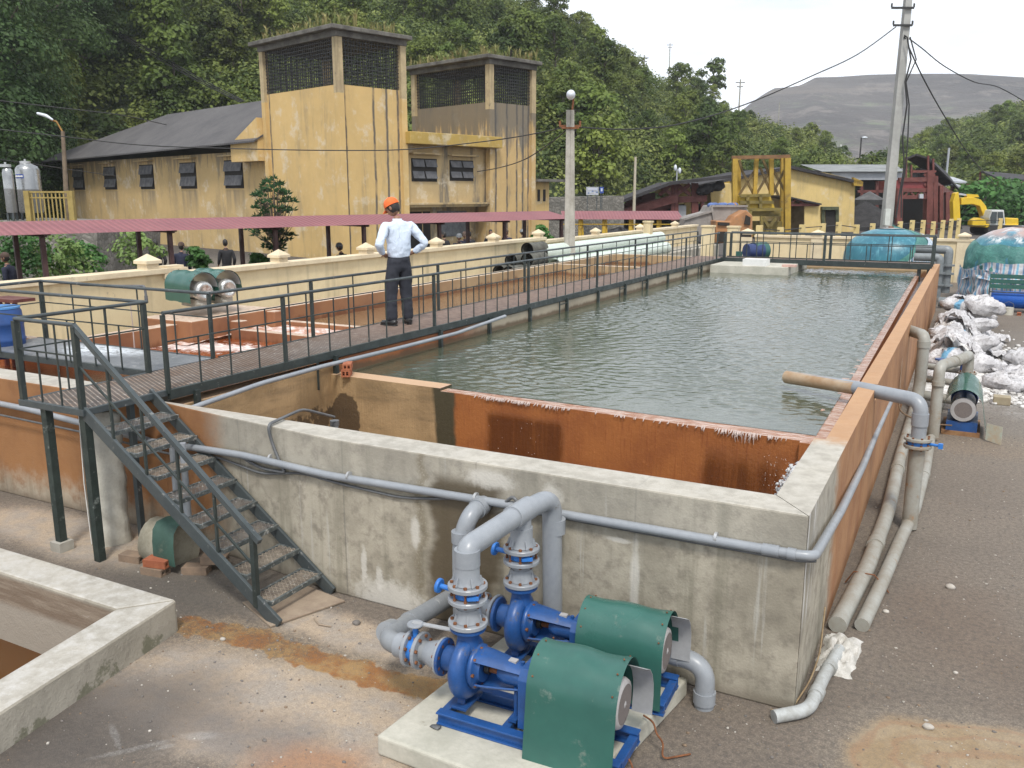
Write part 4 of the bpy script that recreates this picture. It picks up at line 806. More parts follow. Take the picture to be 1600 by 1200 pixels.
# suction side
su = thing('suction_pipe', 'grey suction pipe with flanged valve turning in to the nearer pump', 'pipe', (-3.1, 4.5, 0)); zs = .13 + .335
a7 = R(1.5); ca, sa = math.cos(a7), math.sin(a7)
def P1w(x, y=0): return (x1 + ca * x - sa * y, y1 + sa * x + ca * y, zs)
E1 = P1w(-.68)
mb = MB(); mb.tube(bend([P1w(-.19), P1w(-.60), (E1[0] - .06, E1[1] + .45, zs - .12), (E1[0] - .12, 5.15, zs - .22)], .13, 9), .064, 20); mb.tube([(E1[0] - .02, E1[1] + .15, zs - .04), (E1[0] - .033, E1[1] + .24, zs - .064)], .073, 20); mb.tube([(E1[0] - .06, E1[1] + .46, zs - .122), (E1[0] - .07, E1[1] + .56, zs - .145)], .073, 20); mb.build('pipe', plain('lime_spotted_pipe', (.27, .285, .30), (.22, .235, .25), 3, .42, dirt=(.6, .6, .58), dirtamt=.15, dscale=7), su)
mb = MB(); ax_ = (ca, sa, 0)
flange(mb, P1w(-.19), ax_, .115, .024); mb.tube([P1w(-.29), P1w(-.19)], [.066, .1], 20); flange(mb, P1w(-.345), ax_, .115, .024); flange(mb, P1w(-.42), ax_, .115, .024); mb.tube([P1w(-.5), P1w(-.42)], [.076, .08], 20)
mb.build('flange', [M['pvc'], M['rust']], su)
mb = MB(); mb.tube([P1w(-.395), P1w(-.345)], .08, 20); q = P1w(-.37); mb.tube([(q[0], q[1], zs + .06), (q[0], q[1], zs + .16)], .018, 10); mb.lathe([(.05, 0), (.055, .006), (.05, .012)], 16, (q[0], q[1], zs + .16), mi=1); mb.beam((q[0] - .02, q[1], zs + .175), (q[0] + .33, q[1] + .12, zs + .13), .035, .008, mi=2); mb.build('valve', [M['valveblue'], M['pvc'], M['alu']], su)
s2 = thing('suction_pipe', 'grey suction pipe reaching the farther pump between it and the wall', 'pipe', (-2.7, 4.9, 0))
q2 = (x2 - .19, y2 + .02, zs)
mb = MB(); mb.tube([q2, (x2 - .42, y2 + .05, zs)], .06, 18); mb.tube(bend([(x2 - .40, y2 + .05, zs), (x2 - .5, y2 + .06, zs), (x2 - .58, 5.16, zs - .08)], .08), .06, 18); mb.build('pipe', M['pvc'], s2)
mb = MB(); flange(mb, (x2 - .21, y2 + .025, zs), (1, -.1, 0), .112, .022); flange(mb, (x2 - .32, y2 + .04, zs), (1, -.1, 0), .1, .022); mb.build('flange', [M['pvc'], M['rust']], s2)
wp = thing('wall_outlet_pipe', 'grey ribbed pipe turning out of the tank wall left of the pumps', 'pipe', (-3.03, 5.0, 0))
mb = MB(); mb.tube(bend([(-2.99, 5.26, 1.01), (-2.99, 5.02, 1.0), (-3.04, 4.98, .8), (-3.04, 4.98, .2)], .1, 8), .064, 20); mb.tube([(-3.035, 4.98, .80), (-3.035, 4.98, .88)], .072, 20); mb.tube([(-2.99, 5.12, 1.005), (-2.99, 5.19, 1.008)], .072, 20); mb.build('pipe', M['pvc'], wp)
ep = thing('elbow_pipe', 'grey elbow pipe turning into the ground right of the blue pumps', 'pipe', (-1.27, 5.0, 0))
mb = MB(); mb.tube(bend([(-1.62, 5.06, .30), (-1.27, 5.03, .29), (-1.27, 5.03, -.02)], .13, 9), .062, 20); mb.tube([(-1.27, 5.03, .03), (-1.27, 5.03, .11)], .071, 20); mb.tube([(-1.5, 5.05, .3), (-1.44, 5.045, .3)], .07, 20); mb.build('pipe', M['pvc'], ep)
mb = MB(); mb.ball((-2.55, 3.87, .14), .022, 7, 5, sc=(1.6, 1, .4), jit=.3); tag(mb.build('stone', M['cable']), 'dark flat crumb of rubble lying on the front edge of the plinth', 'stone')
for lb, pts in (('rust-coloured cable curling off the plinth below the nearer hood', [(-1.50, 4.12, .16), (-1.43, 4.10, .15), (-1.38, 4.03, .13), (-1.345, 4.0, .08), (-1.34, 3.98, .02)]), ('rust-coloured cable curling off the plinth below the farther hood', [(-1.50, 4.52, .16), (-1.43, 4.5, .15), (-1.385, 4.42, .13), (-1.34, 4.42, .09), (-1.33, 4.36, .02), (-1.2, 4.5, .01)])):
    cable('cable', lb, pts, .006, M['rust'])
# ------------------------------------------------------------------ things under the stair
t_ = thing('wrapped_column', 'tall upright roll wrapped in creased off-white cloth beside the stair', 'column', (-6.98, 5.1, 0))
g = []
for i in range(26):
    z = 1.27 * i / 25; row = []
    for k in range(33):
        a = 2 * math.pi * k / 32; r_ = .145 + .008 * math.sin(3 * a + z * 9) + .006 * math.sin(z * 31 + a * 2) + .004 * random.random() + .012 * max(0, math.sin(z * 7 + a)) ** 6
        if i == 25: r_ *= .55
        row.append((-6.95 + math.cos(a) * r_, 5.12 + math.sin(a) * r_, z))
    g.append(row)
for row in g: row[-1] = row[0]
mb = MB(); mb.sheet([r_[::-1] for r_ in g]); mb.build('cloth', M['plastercol'], t_)
mb = MB(); mb.sheet([[(-7.11, 5.02, 0.01), (-7.12, 5.0, .6), (-7.11, 5.03, 1.25)], [(-7.05, 4.955, 0.01), (-7.06, 4.95, .6), (-7.06, 4.97, 1.24)]], .006); mb.build('loose_flap', M['white'], t_)
sm = thing('small_covered_pump', 'small mortar-covered pump draped with a green sheet on bricks under the stair', 'pump', (-6.05, 5.1, 0))
mb = MB(); mb.tube([(-6.35, 5.08, .13), (-6.33, 5.08, .13), (-5.98, 5.06, .13)], [.1, .19, .2], 18, ell=1.25); mb.build('hood', plain('mortar_covered_sheet', (.40, .37, .29), (.26, .24, .18), 5, .85), sm)
mb = MB(); g = [[(x + .06 * (1 - z * 2), y, z) for y, z in ((5.16, .40), (5.04, .425), (4.93, .415), (4.875, .36), (4.85, .26), (4.84, .16), (4.835, .085))] for x in (-6.12, -6.03, -5.94, -5.86)]
mb.sheet(g, -.004); mb.build('green_sheet', plain('faded_green_sheet', (.045, .10, .078), (.03, .07, .055), 4, .6, .1, .3, dirt=(.16, .17, .13), dirtamt=.3, dscale=8), sm)
mb = MB(); mb.tube([(-6.15, 5.2, .35), (-6.15, 5.2, 1.05)], .03, 12); mb.tube([(-5.93, 5.12, .35), (-5.93, 5.12, 1.1)], .03, 12); mb.tube([(-6.15, 5.2, .5), (-5.93, 5.12, .48)], .028, 12); mb.build('riser_pipe', M['pvc'], sm)
for i, (x, y, z, rz, lb) in enumerate(((-6.42, 4.9, 0, 10, 'mortar-grey brick left of the green sheet, on the ground'), (-6.02, 4.80, .0, 8, 'red-orange brick below the green sheet under the stair, lower one'), (-6.0, 4.82, .07, 12, 'red-orange hollow brick directly under the hanging green sheet'), (-5.72, 4.98, .0, 25, 'brown brick behind the stair stringer right of green sheet'), (-5.62, 5.1, .07, 30, 'brown brick leaning highest behind the stair right of green sheet'))):
    t2 = thing('brick', lb, 'brick', (x, y, z), R(rz), 'bricks under the stair'); mb = MB(); hbrick(mb, (0, 0, 0), .22, .12, .065); mb.build('brick_body', M['brick'] if i == 2 else plain('mortared_brick_%d' % i, (.28, .2, .14), (.2, .15, .11), 9, .9), t2, local=True)
mb = MB(); mb.prism([(-4.93, 4.72), (-4.45, 4.52), (-4.22, 5.12), (-4.66, 5.19)], .006, .018); tag(mb.build('plywood_sheet', M['ply']), 'weathered plywood sheet lying at the foot of the stair', 'board')
mb = MB(); mb.tube([(-4.25, 4.78, .01), (-4.15, 4.72, .012), (-4.05, 4.74, .01)], .006, 5); tag(mb.build('stick', M['ply']), 'short bent twig on the ground right of the stair foot', 'stick')
# ------------------------------------------------------------------ cream compound walls
def cap(mb, x, y, z, w=.31):
    mb.box(x - w * .38, x + w * .38, y - w * .38, y + w * .38, z, z + .09); mb.box(x - w / 2, x + w / 2, y - w / 2, y + w / 2, z + .09, z + .14)
    mb.add([(x - w / 2, y - w / 2, z + .14), (x + w / 2, y - w / 2, z + .14), (x + w / 2, y + w / 2, z + .14), (x - w / 2, y + w / 2, z + .14), (x, y, z + .25)], [(0, 1, 4), (1, 2, 4), (2, 3, 4), (3, 0, 4)])
XW = -12.0
cw = thing('compound_wall', 'long cream painted wall with coping and pyramid pier caps running beside the basins', 'wall', (XW, 6, 0))
segs = [(-2, 10.3, 2.0), (10.3, 24.9, 1.91), (24.9, 41.6, 1.81)]
for i, (y0, y1, zt) in enumerate(segs):
    mb = MB(); mb.box(XW - .2, XW, y0, y1, 0, zt - .09); mb.build('wall_panel', M['cream'], cw)
    mb = MB(); mb.box(XW - .27, XW + .07, y0 - (.06 if i else 0), y1, zt - .09, zt); mb.build('coping', M['creamcap'], cw, bevel=.01)
ends = [(10.3, 1.96), (24.9, 1.87)]
for px in (229, 435, 572, 682, 771, 841, 930, 999, 1053):
    y = ax(px, 390, XW - .1).y
    zt = 2.0 if y < 10.3 else 1.91 if y < 24.8 else 1.81
    mb = MB(); cap(mb, XW - .1, y, zt); mb.build('pier', M['creamcap'], cw)
mb = MB(); mb.box(XW - .24, XW + .04, 10.31, 10.75, 1.911, 1.99); mb.box(XW - .2, XW, 10.35, 10.7, 1.99, 2.03); mb.build('pier', M['creamcap'], cw)
mb = MB(); mb.box(XW, -10.75, 7.4, 41, 0, .93); struct(mb.build('path', plain('ledge_concrete', (.40, .37, .31), (.3, .27, .22), 2, .9)))
YF = 36.6
fw_ = thing('rear_wall', 'cream painted wall with coping closing the far end of the yard', 'wall', (-2, YF, 0))
mb = MB(); mb.box(-8.1, 9, YF, YF + .2, 0, 1.5); mb.build('wall_panel', M['cream'], fw_)
mb = MB(); mb.box(-8.15, 9, YF - .07, YF + .27, 1.5, 1.6); mb.build('coping', M['creamcap'], fw_, bevel=.01)
for px in (1167, 1277, 1507):
    x = ay(px, 370, YF).x; mb = MB(); mb.box(x - .22, x + .22, YF - .05, YF, 0, 1.498); cap(mb, x, YF + .1, 1.6, .46); mb.build('pier', M['creamcap'], fw_)
for i, (px, dist, top, lb) in enumerate(((1013, 33.5, 345, 'cream gate pier at the end of the long side wall'), (1107, 33, 352, 'slim cream gate pier, alone in the middle of the gateway'), (1147, 34, 353, 'slim cream gate pier right of the middle of the gateway'))):
    p = ad(px, top, dist); mb = MB(); w = .2 if i else .14; mb.box(p.x - w, p.x + w, p.y - w, p.y + w, 0, p.z - .06); mb.box(p.x - w - .03, p.x + w + .03, p.y - w - .03, p.y + w + .03, p.z - .06, p.z); tag(mb.build('gate_pier', M['cream']), lb, 'pillar', 'gate piers')
tops = [(1187, 352), (1220, 355), (1254, 351), (1286, 349), (1311, 347), (1339, 351), (1364, 349), (1407, 346), (1426, 344), (1443, 344), (1459, 346), (1474, 344), (1487, 342), (1499, 341), (1564, 341)]
ff = thing('post_fence', 'row of short cream posts with dark rails behind the far wall', 'fence', (0, 45, 0)); prev = None
for i, (px, py) in enumerate(tops):
    dist = 39 + 22 * i / 14; p = ad(px, py, dist); mb = MB(); w = .13; mb.box(p.x - w, p.x + w, p.y - w, p.y + w, 0, p.z); mb.build('post', plain('post_cream', (.68, .54, .25), (.6, .46, .2), 3, .8) if i == 0 else bpy.data.materials['post_cream'], ff)
    if prev is not None:
        mb = MB(); mb.beam((prev.x, prev.y, prev.z - .15), (p.x, p.y, p.z - .15), .04, .04); mb.beam((prev.x, prev.y, prev.z - .5), (p.x, p.y, p.z - .5), .04, .04); mb.build('rail', M['black'], ff)
    prev = p
# ------------------------------------------------------------------ green-hooded pumps on the far side of the red basin
pl_ = thing('rust_stained_plinth', 'rust-stained concrete plinth at the basin edge under two small green hoods', 'plinth', (-10.6, 10, .9))
mb = MB(); mb.box(-11.3, -10.2, 9.15, 11.0, .6, 1.36); mb.box(-10.2, -10.0, 9.9, 10.1, .6, 1.28); mb.box(-10.2, -10.02, 10.7, 10.9, .6, 1.34); mb.build('block', M['basin'], pl_, bevel=.02)
for i, (px, py, lb) in enumerate(((319, 450, 'small green-hooded pump nearer the walkway corner on the basin edge'), (356, 446, 'small green-hooded pump, farther of two on the basin edge'))):
    p = ax(px, py, -10.45); t_ = thing('hooded_pump', lb, 'pump', (p.x, p.y, p.z), R(-14), 'green-hooded pumps at the basin edge')
    hood_sheet('hood', t_, -.78, 0, .24, 0, .24, zN=-.22, zF=-.1, asym=0)
    hood_i = MB(); hood_i.sheet([[(x, .232 * math.cos(R(180 * k / 12)), .232 * math.sin(R(180 * k / 12))) for k in range(13)] for x in (-.7, -.01)], .002); hood_i.build('liner', M['alu'], t_, local=True)
    mb = MB(); mb.tube([(-.5, 0, -.05), (-.1, 0, -.05)], .14, 22); mb.build('motor', M['alu'], t_, local=True)
    mb = MB(); mb.lathe([(.15, -.12), (.155, -.02), (.13, .03), (.09, .045), (.085, .03), (0, .03)], 26, (0, 0, -.05), (1, 0, 0), caps=False); mb.build('fan_cover', plain('polished_cover_%d' % i, (.6, .6, .58), (.5, .5, .48), 8, .3, metal=.7), t_, local=True)
    mb = MB(); mb.cbox((-.3, 0, -.24), (.5, .2, .12)); mb.tube([(-.05, -.1, -.25), (.12, -.1, -.25)], .03, 10); mb.build('foot', M['wallcon'], t_, local=True)
tp = thing('water_tap', 'thin pipe above the red basin with two fine jets of water falling', 'tap', (-9.4, 7.4, 1.5))
p0 = ay(190, 447, 7.6); p1 = ay(226, 447, 7.6); p2 = ay(228, 462, 7.6)
mb = MB(); mb.tube(bend([(p0.x - .8, 7.6, p0.z - .02), tuple(p0), tuple(p1), tuple(p2)], .04), .016, 8); mb.tube([tuple(p2), (p2.x, 7.6, p2.z - .09)], .022, 8, mi=0); mb.build('pipe', M['cable'], tp)
mb = MB()
for px in (203, 226):
    q = ay(px, 470, 7.6); mb.tube([(q.x, 7.6, q.z), (q.x + .01, 7.6, q.z - .3), (q.x, 7.6, .98)], [.008, .007, .014], 6)
mb.build('water_jet', bpy.data.materials['falling_water'], tp)
BX = ay(20, 515, 6.5).x - .26
bl = thing('blue_barrel', 'blue plastic barrel with paler lid at the left edge by the side platform', 'barrel', (-10.95, 7.0, .98))
mb = MB(); mb.lathe([(.24, 0), (.27, .03), (.27, .2), (.285, .22), (.27, .24), (.27, .4), (.285, .42), (.27, .44), (.26, .56), (.24, .6)], 24, (BX, 6.5, 1.24)); mb.build('drum', plain('blue_plastic', (.02, .075, .26), (.015, .06, .21), 4, .35), bl)
mb = MB(); mb.tube([(BX, 6.5, 1.84), (BX, 6.5, 1.86)], .25, 24); mb.build('lid', plain('pale_blue_plastic', (.1, .28, .6), (.08, .24, .5), 4, .35), bl)
ts = thing('rusty_stand', 'rust-brown tray on slim posts beside the blue barrel at left edge', 'stand', (-10.9, 7.3, 1))
mb = MB(); mb.box(BX - .7, ay(33, 476, 6.9).x, 6.8, 7.1, 1.86, 1.90); mb.build('tray', plain('maroon_paint', (.15, .045, .035), (.1, .03, .025), 5, .6), ts)
for x in (ay(33, 476, 6.9).x - .05, ay(33, 476, 6.9).x - .2, BX - .5):
    mb = MB(); mb.beam((x, 6.85, .9), (x, 6.85, 1.87), .045, .045, up=(0, 1, 0)); mb.build('leg', bpy.data.materials['maroon_paint'], ts)
# ------------------------------------------------------------------ pipes stored along the wall
def hollow(mb, p, q, ro, ri, n=24, mi=0):
    p = Vector(p); q = Vector(q); L = (q - p).length; mb.lathe([(ri, 0), (ro, 0), (ro, L), (ri, L), (ri, 0)], n, p, q - p, mi, smooth=False, caps=False)
cp = [(-11.72, 21.4, 1.1), (-11.3, 21.2, 1.1), (-10.9, 21.7, 1.1), (-11.5, 21.7, 1.40), (-11.1, 21.9, 1.42), (-11.3, 22.3, 1.68)]
pos_ = ('leftmost in the bottom row', 'middle of the bottom row, open end showing', 'rightmost in the bottom row', 'left one in the middle row', 'right one in the middle row', 'topmost in the pile')
for (x, y, z), lb in zip(cp, pos_):
    mb = MB(); hollow(mb, (x, y, z), (x, y + 1.0, z), .19, .155); hollow(mb, (x, y + .0, z), (x, y + .1, z), .197, .156); tag(mb.build('concrete_pipe', plain('old_pipe_concrete', (.13, .13, .11), (.07, .07, .06), 5, .9) if 'old_pipe_concrete' not in bpy.data.materials else bpy.data.materials['old_pipe_concrete']), 'short dark concrete pipe, ' + lb, 'pipe', 'stack of short concrete pipes by the cream wall')
pg_ = plain('pale_green_tube', (.62, .70, .63), (.54, .62, .55), 2, .4)
for (x, z, y0, lb) in ((-11.55, 1.12, 23.4, 'long pale green tube lying lowest nearest the cream wall'), (-11.05, 1.12, 23.6, 'long pale green tube lying lowest nearest the basin'), (-11.3, 1.52, 23.2, 'long pale green tube lying on top of the other two')):
    mb = MB(); hollow(mb, (x, y0, z), (x, 34, z), .24, .22, 28); tag(mb.build('plastic_tube', pg_), lb, 'pipe', 'long pale green tubes')
# clutter on and behind the corner platform
mb = MB(); mb.box(-5.63, -5.0, 24.0, 24.45, 1.322, 1.5); tag(mb.build('foam_box', M['white']), 'crumpled white foam box sitting on the far corner platform', 'box')
mb = MB(); mb.box(-4.95 + .35, -4.3 + .05, 24.05, 24.3, 1.322, 1.38); tag(mb.build('brick_slab', plain('pinkish_slab', (.6, .4, .33), (.5, .33, .28), 8, .8)), 'small pinkish slab lying right of the foam box', 'slab')
t_ = thing('far_pump', 'dark blue motor under a bent green hood beyond the footbridge', 'pump', (-5.6, 29, 0)); c = ay(1172, 392, 28.5)
mb = MB(); mb.tube([(c.x - .05, 28.2, c.z), (c.x + .35, 28.6, c.z)], .24, 18); mb.cbox((c.x + .1, 28.4, c.z - .4), (.4, .4, .5)); mb.build('motor', plain('navy_enamel', (.02, .04, .14), (.015, .03, .1), 5, .5), t_)
mb = MB(); mb.lathe([(.27, 0), (.28, .5)], 22, (c.x + .1, 28.4, c.z), (.6, .8, 0), caps=False); mb.cbox((c.x - .25, 28.1, c.z - .35), (.18, .1, .7)); mb.build('hood', M['hood'], t_)
# ------------------------------------------------------------------ right-hand side of the tank
P3 = thing('covered_pump', 'blue pump with round grey fan cover under a green hood, right of the tank', 'pump', (0.02, 13.3, 0))
mb = MB(); mb.lathe([(.155, 0), (.16, .02), (.16, .1), (.15, .12)], 30, (.02, 12.98, .36), (0, 1, 0), 0, caps=False); mb.lathe([(.11, -.004), (.157, .0)], 30, (.02, 12.98, .36), (0, 1, 0), 0, smooth=False, caps=False); mb.lathe([(0, -.002), (.11, -.003)], 30, (.02, 12.98, .36), (0, 1, 0), 1, smooth=False, caps=False); mb.build('fan_cover', [M['fan'], M['grille']], P3)
mb = MB(); mb.tube([(.02, 13.06, .36), (.02, 13.6, .36)], .15, 20); mb.box(-.17, .21, 13.0, 13.75, .05, .19); mb.box(-.22, .25, 12.98, 13.8, .0, .06, mi=1); mb.build('motor', [M['blue'], plain('base_rust', (.30, .17, .08), (.2, .1, .05), 5, .9)], P3)
mb = MB(); g = []
for y in (12.92, 13.2, 13.62):
    row = [(-.27, y, .06), (-.25, y, .2)] + [(.02 + .235 * math.cos(R(180 - 180 * k / 14)), y, .38 + (.27 + .16 * (y - 12.9)) * math.sin(R(180 * k / 14))) for k in range(15)] + [(.29, y, .2), (.32, y, .06)]
    g.append(row)
mb.sheet(g, -.006); mb.build('hood', [plain('glossy_green_sheet', (.05, .13, .10), (.04, .10, .08), 3, .25)], P3)
for q_ in ([(-.27, 12.86, .2), (-.27, 12.9, .04), (-.45, 12.8, .03), (-.44, 12.84, .22)], [(.32, 12.86, .24), (.32, 12.84, .02), (.50, 12.72, .0), (.50, 12.78, .23)]): mb = MB(); mb.sheet([[q_[0], q_[3]], [q_[1], q_[2]]], .006); mb.build('hood_flap', bpy.data.materials['pale_green_worn_sheet'] if 'pale_green_worn_sheet' in bpy.data.materials else plain('pale_green_worn_sheet', (.38, .47, .42), (.4, .33, .24), 7, .5), P3)
mb = MB(); mb.tube([(.02, 13.62, .38), (.02, 13.80, .38)], [.17, .18], 26); mb.tube([(.02, 13.74, .55), (.02, 13.74, .72)], [.14, .075], 18); mb.build('volute_casing', M['blue'], P3)
mb = MB(); flange(mb, (.02, 13.74, .72), (0, 0, 1), .12, .03); mb.build('outlet_flange', [M['pvcdirty'], M['rust']], P3)
dp = thing('delivery_pipe', 'grey U-bend pipe rising from the ground and dropping onto the right-hand pump', 'pipe', (-.3, 12.6, 0))
mb = MB(); mb.tube(bend([(-.30, 12.55, .05), (-.31, 12.62, 1.0), (-.06, 13.3, 1.0), (.02, 13.74, 1.0), (.02, 13.74, .74)], .12, 8), .072, 18)
mb.tube([(-.305, 12.585, .74), (-.306, 12.59, .80)], .081, 18); mb.tube([(-.15, 13.05, 1.0), (-.12, 13.13, 1.0)], .081, 18); mb.build('pipe', M['pvcdirty'], dp)
rp2 = thing('riser_pipe', 'grey riser pipe with its elbow turned against the rust-stained wall', 'pipe', (-.58, 14.4, 0))
mb = MB(); mb.tube(bend([(-.62, 14.3, .1), (-.60, 14.4, .4), (-.60, 14.4, 1.13), (-.86, 14.9, 1.13)], .12, 8), .085, 18); mb.tube([(-.60, 14.4, .95), (-.6, 14.4, 1.05)], .095, 18); mb.build('pipe', M['pvcdirty'], rp2)
cable('cable', 'brown cable looping from the wall behind the riser pipe to the right-hand pump', [(-.82, 13.4, .95), (-.78, 12.9, .5), (-.74, 12.6, .33), (-.5, 12.75, .2), (-.28, 12.75, .18), (-.1, 12.95, .14)], .011, plain('brown_cable', (.2, .13, .08), (.14, .09, .05), 5, .6))
vm = thing('valve_manifold', 'row of small pipes with blue hand valves behind the right-hand pump', 'valve', (-.2, 14.8, 0))
mb = MB()
for i, z in enumerate((.18, .42, .6)): mb.tube([(-.55, 14.6 + .1 * i, z), (.05, 14.4 + .1 * i, z)], .05 if i else .075, 12)
for x in (-.42, -.1): flange(mb, (x, 14.55, .42), (1, 0, 0), .09, .02); flange(mb, (x + .08, 14.55, .6), (1, 0, 0), .09, .02)
mb.build('pipes', [M['pvcdirty'], M['rust']], vm)
for x in (-.36, -.06):
    mb = MB(); mb.tube([(x, 14.5, .42), (x, 14.5, .75)], .025, 8); mb.lathe([(.07, 0), (.08, .012), (.07, .024)], 14, (x, 14.5, .76)); mb.cbox((x, 14.5, .5), (.08, .08, .12)); mb.build('hand_valve', plain('deep_blue_paint', (.03, .07, .22), (.02, .05, .16), 6, .5) if x < -.3 else bpy.data.materials['deep_blue_paint'], vm)
# sacks
def sack_mesh():
    mb = MB(); n, m = 22, 14; v = []; f = []
    for i in range(m + 1):
        ph = math.pi * i / m
        for k in range(n):
            t = 2 * math.pi * k / n; cxx = math.copysign(abs(math.cos(t)) ** .55, math.cos(t)); syy = math.copysign(abs(math.sin(t)) ** .6, math.sin(t)); sp = math.sin(ph) ** .6
            w = 1 + .07 * math.sin(t * 5 + ph * 3) + random.uniform(-.05, .05)
            w *= 1 + .08 * math.sin(t * 9 + ph * 7) * random.random(); v.append((.36 * cxx * sp * w, .27 * syy * sp * w, .13 + .13 * math.copysign(abs(math.cos(ph)) ** .8, math.cos(ph)) * (1 + random.uniform(-.28, .28)) * (1 - .35 * (abs(cxx) ** 6))))
    for i in range(m):
        for k in range(n): f.append((i * n + k, (i + 1) * n + k, (i + 1) * n + (k + 1) % n, i * n + (k + 1) % n))
    mb.add(v, f, True); return mb
def m_sack(name, blue):
    n = NT(name); v = n.obj(); X, Y, Z = n.xyz(v); a = n.noise(5, 5, .6, v); b = n.noise(22, 5, .7, v); c = n.noise(4.5, 4, .7, v, dist=2)
    col = n.mix(n.rng(a, .35, .65), (.66, .65, .66), (.46, .45, .46)); col = n.mix(n.rng(b, .48, .62, 0, .65), col, (.26, .245, .24))
    if blue: st = n.m('MULTIPLY', n.rng(Y, -.2, -.17), n.rng(Y, -.06, -.09)); col = n.mix(n.m('MULTIPLY', st, n.rng(b, .3, .45)), col, (.13, .33, .50))
    return n.fin(col, .7, n.m('ADD', c, n.m('MULTIPLY', b, .4)), .9, .05)
ms = [m_sack('woven_sack_plain', False), m_sack('woven_sack_striped', True)]
protos = []
for k in range(4):
    o = sack_mesh().build('sack', ms[k % 2]); protos.append(o)
spots = [  # x, y, z, rz, tilt, proto, label
 (-.42, 16.6, .02, 80, 5, 0, 'white sack lying lowest at the near end of the heap by the wall'), (-.35, 17.5, .17, 70, -12, 1, 'sack with a blue stripe slanting at the near end of the heap'), (.12, 17.9, .02, 30, 8, 2, 'slumped white sack at the foot of the near heap'),
 (-.45, 18.6, .05, 85, 0, 0, 'white sack under the striped one, second from near end'), (-.38, 19.1, .34, 60, 8, 3, 'grey-blotched sack with blue edge on the middle of the heap'), (.18, 19.2, .18, 20, -18, 2, 'white sack sliding off the outer side of the heap middle'), (.22, 20.1, .05, -20, 10, 0, 'dusty sack at the outer foot of the heap'),
 (-.42, 20.5, .10, 88, 0, 2, 'sack buried low against the wall mid heap'), (-.35, 20.9, .42, 70, 6, 0, 'sack high on the heap, grey with dust, against the wall'), (.15, 21.2, .3, 15, -14, 2, 'crumpled white sack tilting outwards near the top'), (-.4, 22.6, .14, 85, 0, 0, 'sack low in the far half of the heap'), (-.38, 22.9, .55, 75, 4, 3, 'topmost sack with pale blue stripe, far half of heap'),
 (.18, 22.9, .52, 25, 10, 2, 'clean white sack perched on the outer top of the heap'), (.10, 23.6, .2, 10, 0, 0, 'sack under the perched clean white one'), (-.35, 24.6, .35, 85, 5, 2, 'farthest sack, white and rounded, beside the tank wall'), (.25, 24.8, .3, 40, 0, 0, 'grey sack at the far end next to the perched one'),
 (.62, 16.6, .0, -30, 8, 2, 'single white sack lying on spilt lime away from the heap'), (1.05, 18.9, .02, 10, -6, 0, 'single grey sack lying farther out in the lime'), (.95, 17.2, -.05, 5, 0, 2, 'half-empty white sack flat in the lime')]
for i, (x, y, z, rz, tl, pr, lb) in enumerate(spots):
    src = protos[pr]; o = src if (src.get('label') is None) else src.copy()
    if o is not src: COL.objects.link(o)
    o.location = (x, y, z); o.rotation_euler = (R(tl), R(tl * .6), R(rz)); s = random.uniform(.95, 1.2); o.scale = (s, s, s * random.uniform(.95, 1.3)); tag(o, lb, 'sack', 'lime sacks heaped beside the tank')
def limeheap():
    mb = MB(); rows = []
    for i in range(60):
        row = []
        for j in range(34):
            x = -.74 + 2.6 * j / 33; y = 15.2 + 10.5 * i / 59
            h = .62 * math.exp(-((x + .35) / .42) ** 2) * math.exp(-((y - 20.5) / 3.6) ** 4) + .05 * math.exp(-((x - .9) / .5) ** 2 - ((y - 17.8) / 1.2) ** 2)
            h *= random.uniform(.62, 1.2); h += random.uniform(0, .015) * (h > .02)
            row.append((x, y, h - .012 - .02 * (x > 1.5)))
        rows.append(row)
    mb.sheet(rows)
    for _ in range(900):
        x = abs(random.gauss(.1, .6)) ; y = random.gauss(18, 2.2)
        if y < 15.2: y = 15.3 + random.random()
        r_ = random.uniform(.012, .05); mb.ball((x, y, r_ * .4), r_, 6, 4, jit=.3, sc=(1.2, 1, .7))
    n = NT('spilt_lime'); b = n.noise(12, 6, .7); g = n.noise(3, 5, .6); n.fin(n.mix(n.rng(b, .4, .62), (.74, .73, .71), (.42, .40, .38)), .9, b, .8, .03)
    tag(mb.build('spilt_lime', n.mat), 'white lime powder and lumps spilt round the sacks', 'lime', kind='stuff')
limeheap()
def crumple(cx_, cy_, z0, w, l, rz, lb, seed, blue):
    g = []; ca_, sa_ = math.cos(R(rz)), math.sin(R(rz))
    for i in range(26):
        row = []
        for j in range(20):
            u, v_ = (j / 19 - .5) * w, (i / 25 - .5) * l; rid = 1 - abs(mnoise.noise((u * 5 + seed, v_ * 5, seed))) * 2.2; r2_ = 1 - abs(mnoise.noise((u * 13, v_ * 13 + seed, 2))) * 2
            u2 = u + .06 * mnoise.noise((v_ * 6, seed, 0)); v2 = v_ + .06 * mnoise.noise((u * 6, 0, seed)); x, y = cx_ + u2 * ca_ - v2 * sa_, cy_ + u2 * sa_ + v2 * ca_
            under = .66 * math.exp(-((x + .30) / .46) ** 2) * math.exp(-((y - 20.8) / 4.2) ** 4)
            row.append((x, y, max(.012, under + z0 + .10 * rid + .04 * r2_)))
        g.append(row)
    mb = MB(); mb.sheet(g); tag(mb.build('empty_sack', ms[blue]), lb, 'sack', 'crumpled empty sacks on the heap')
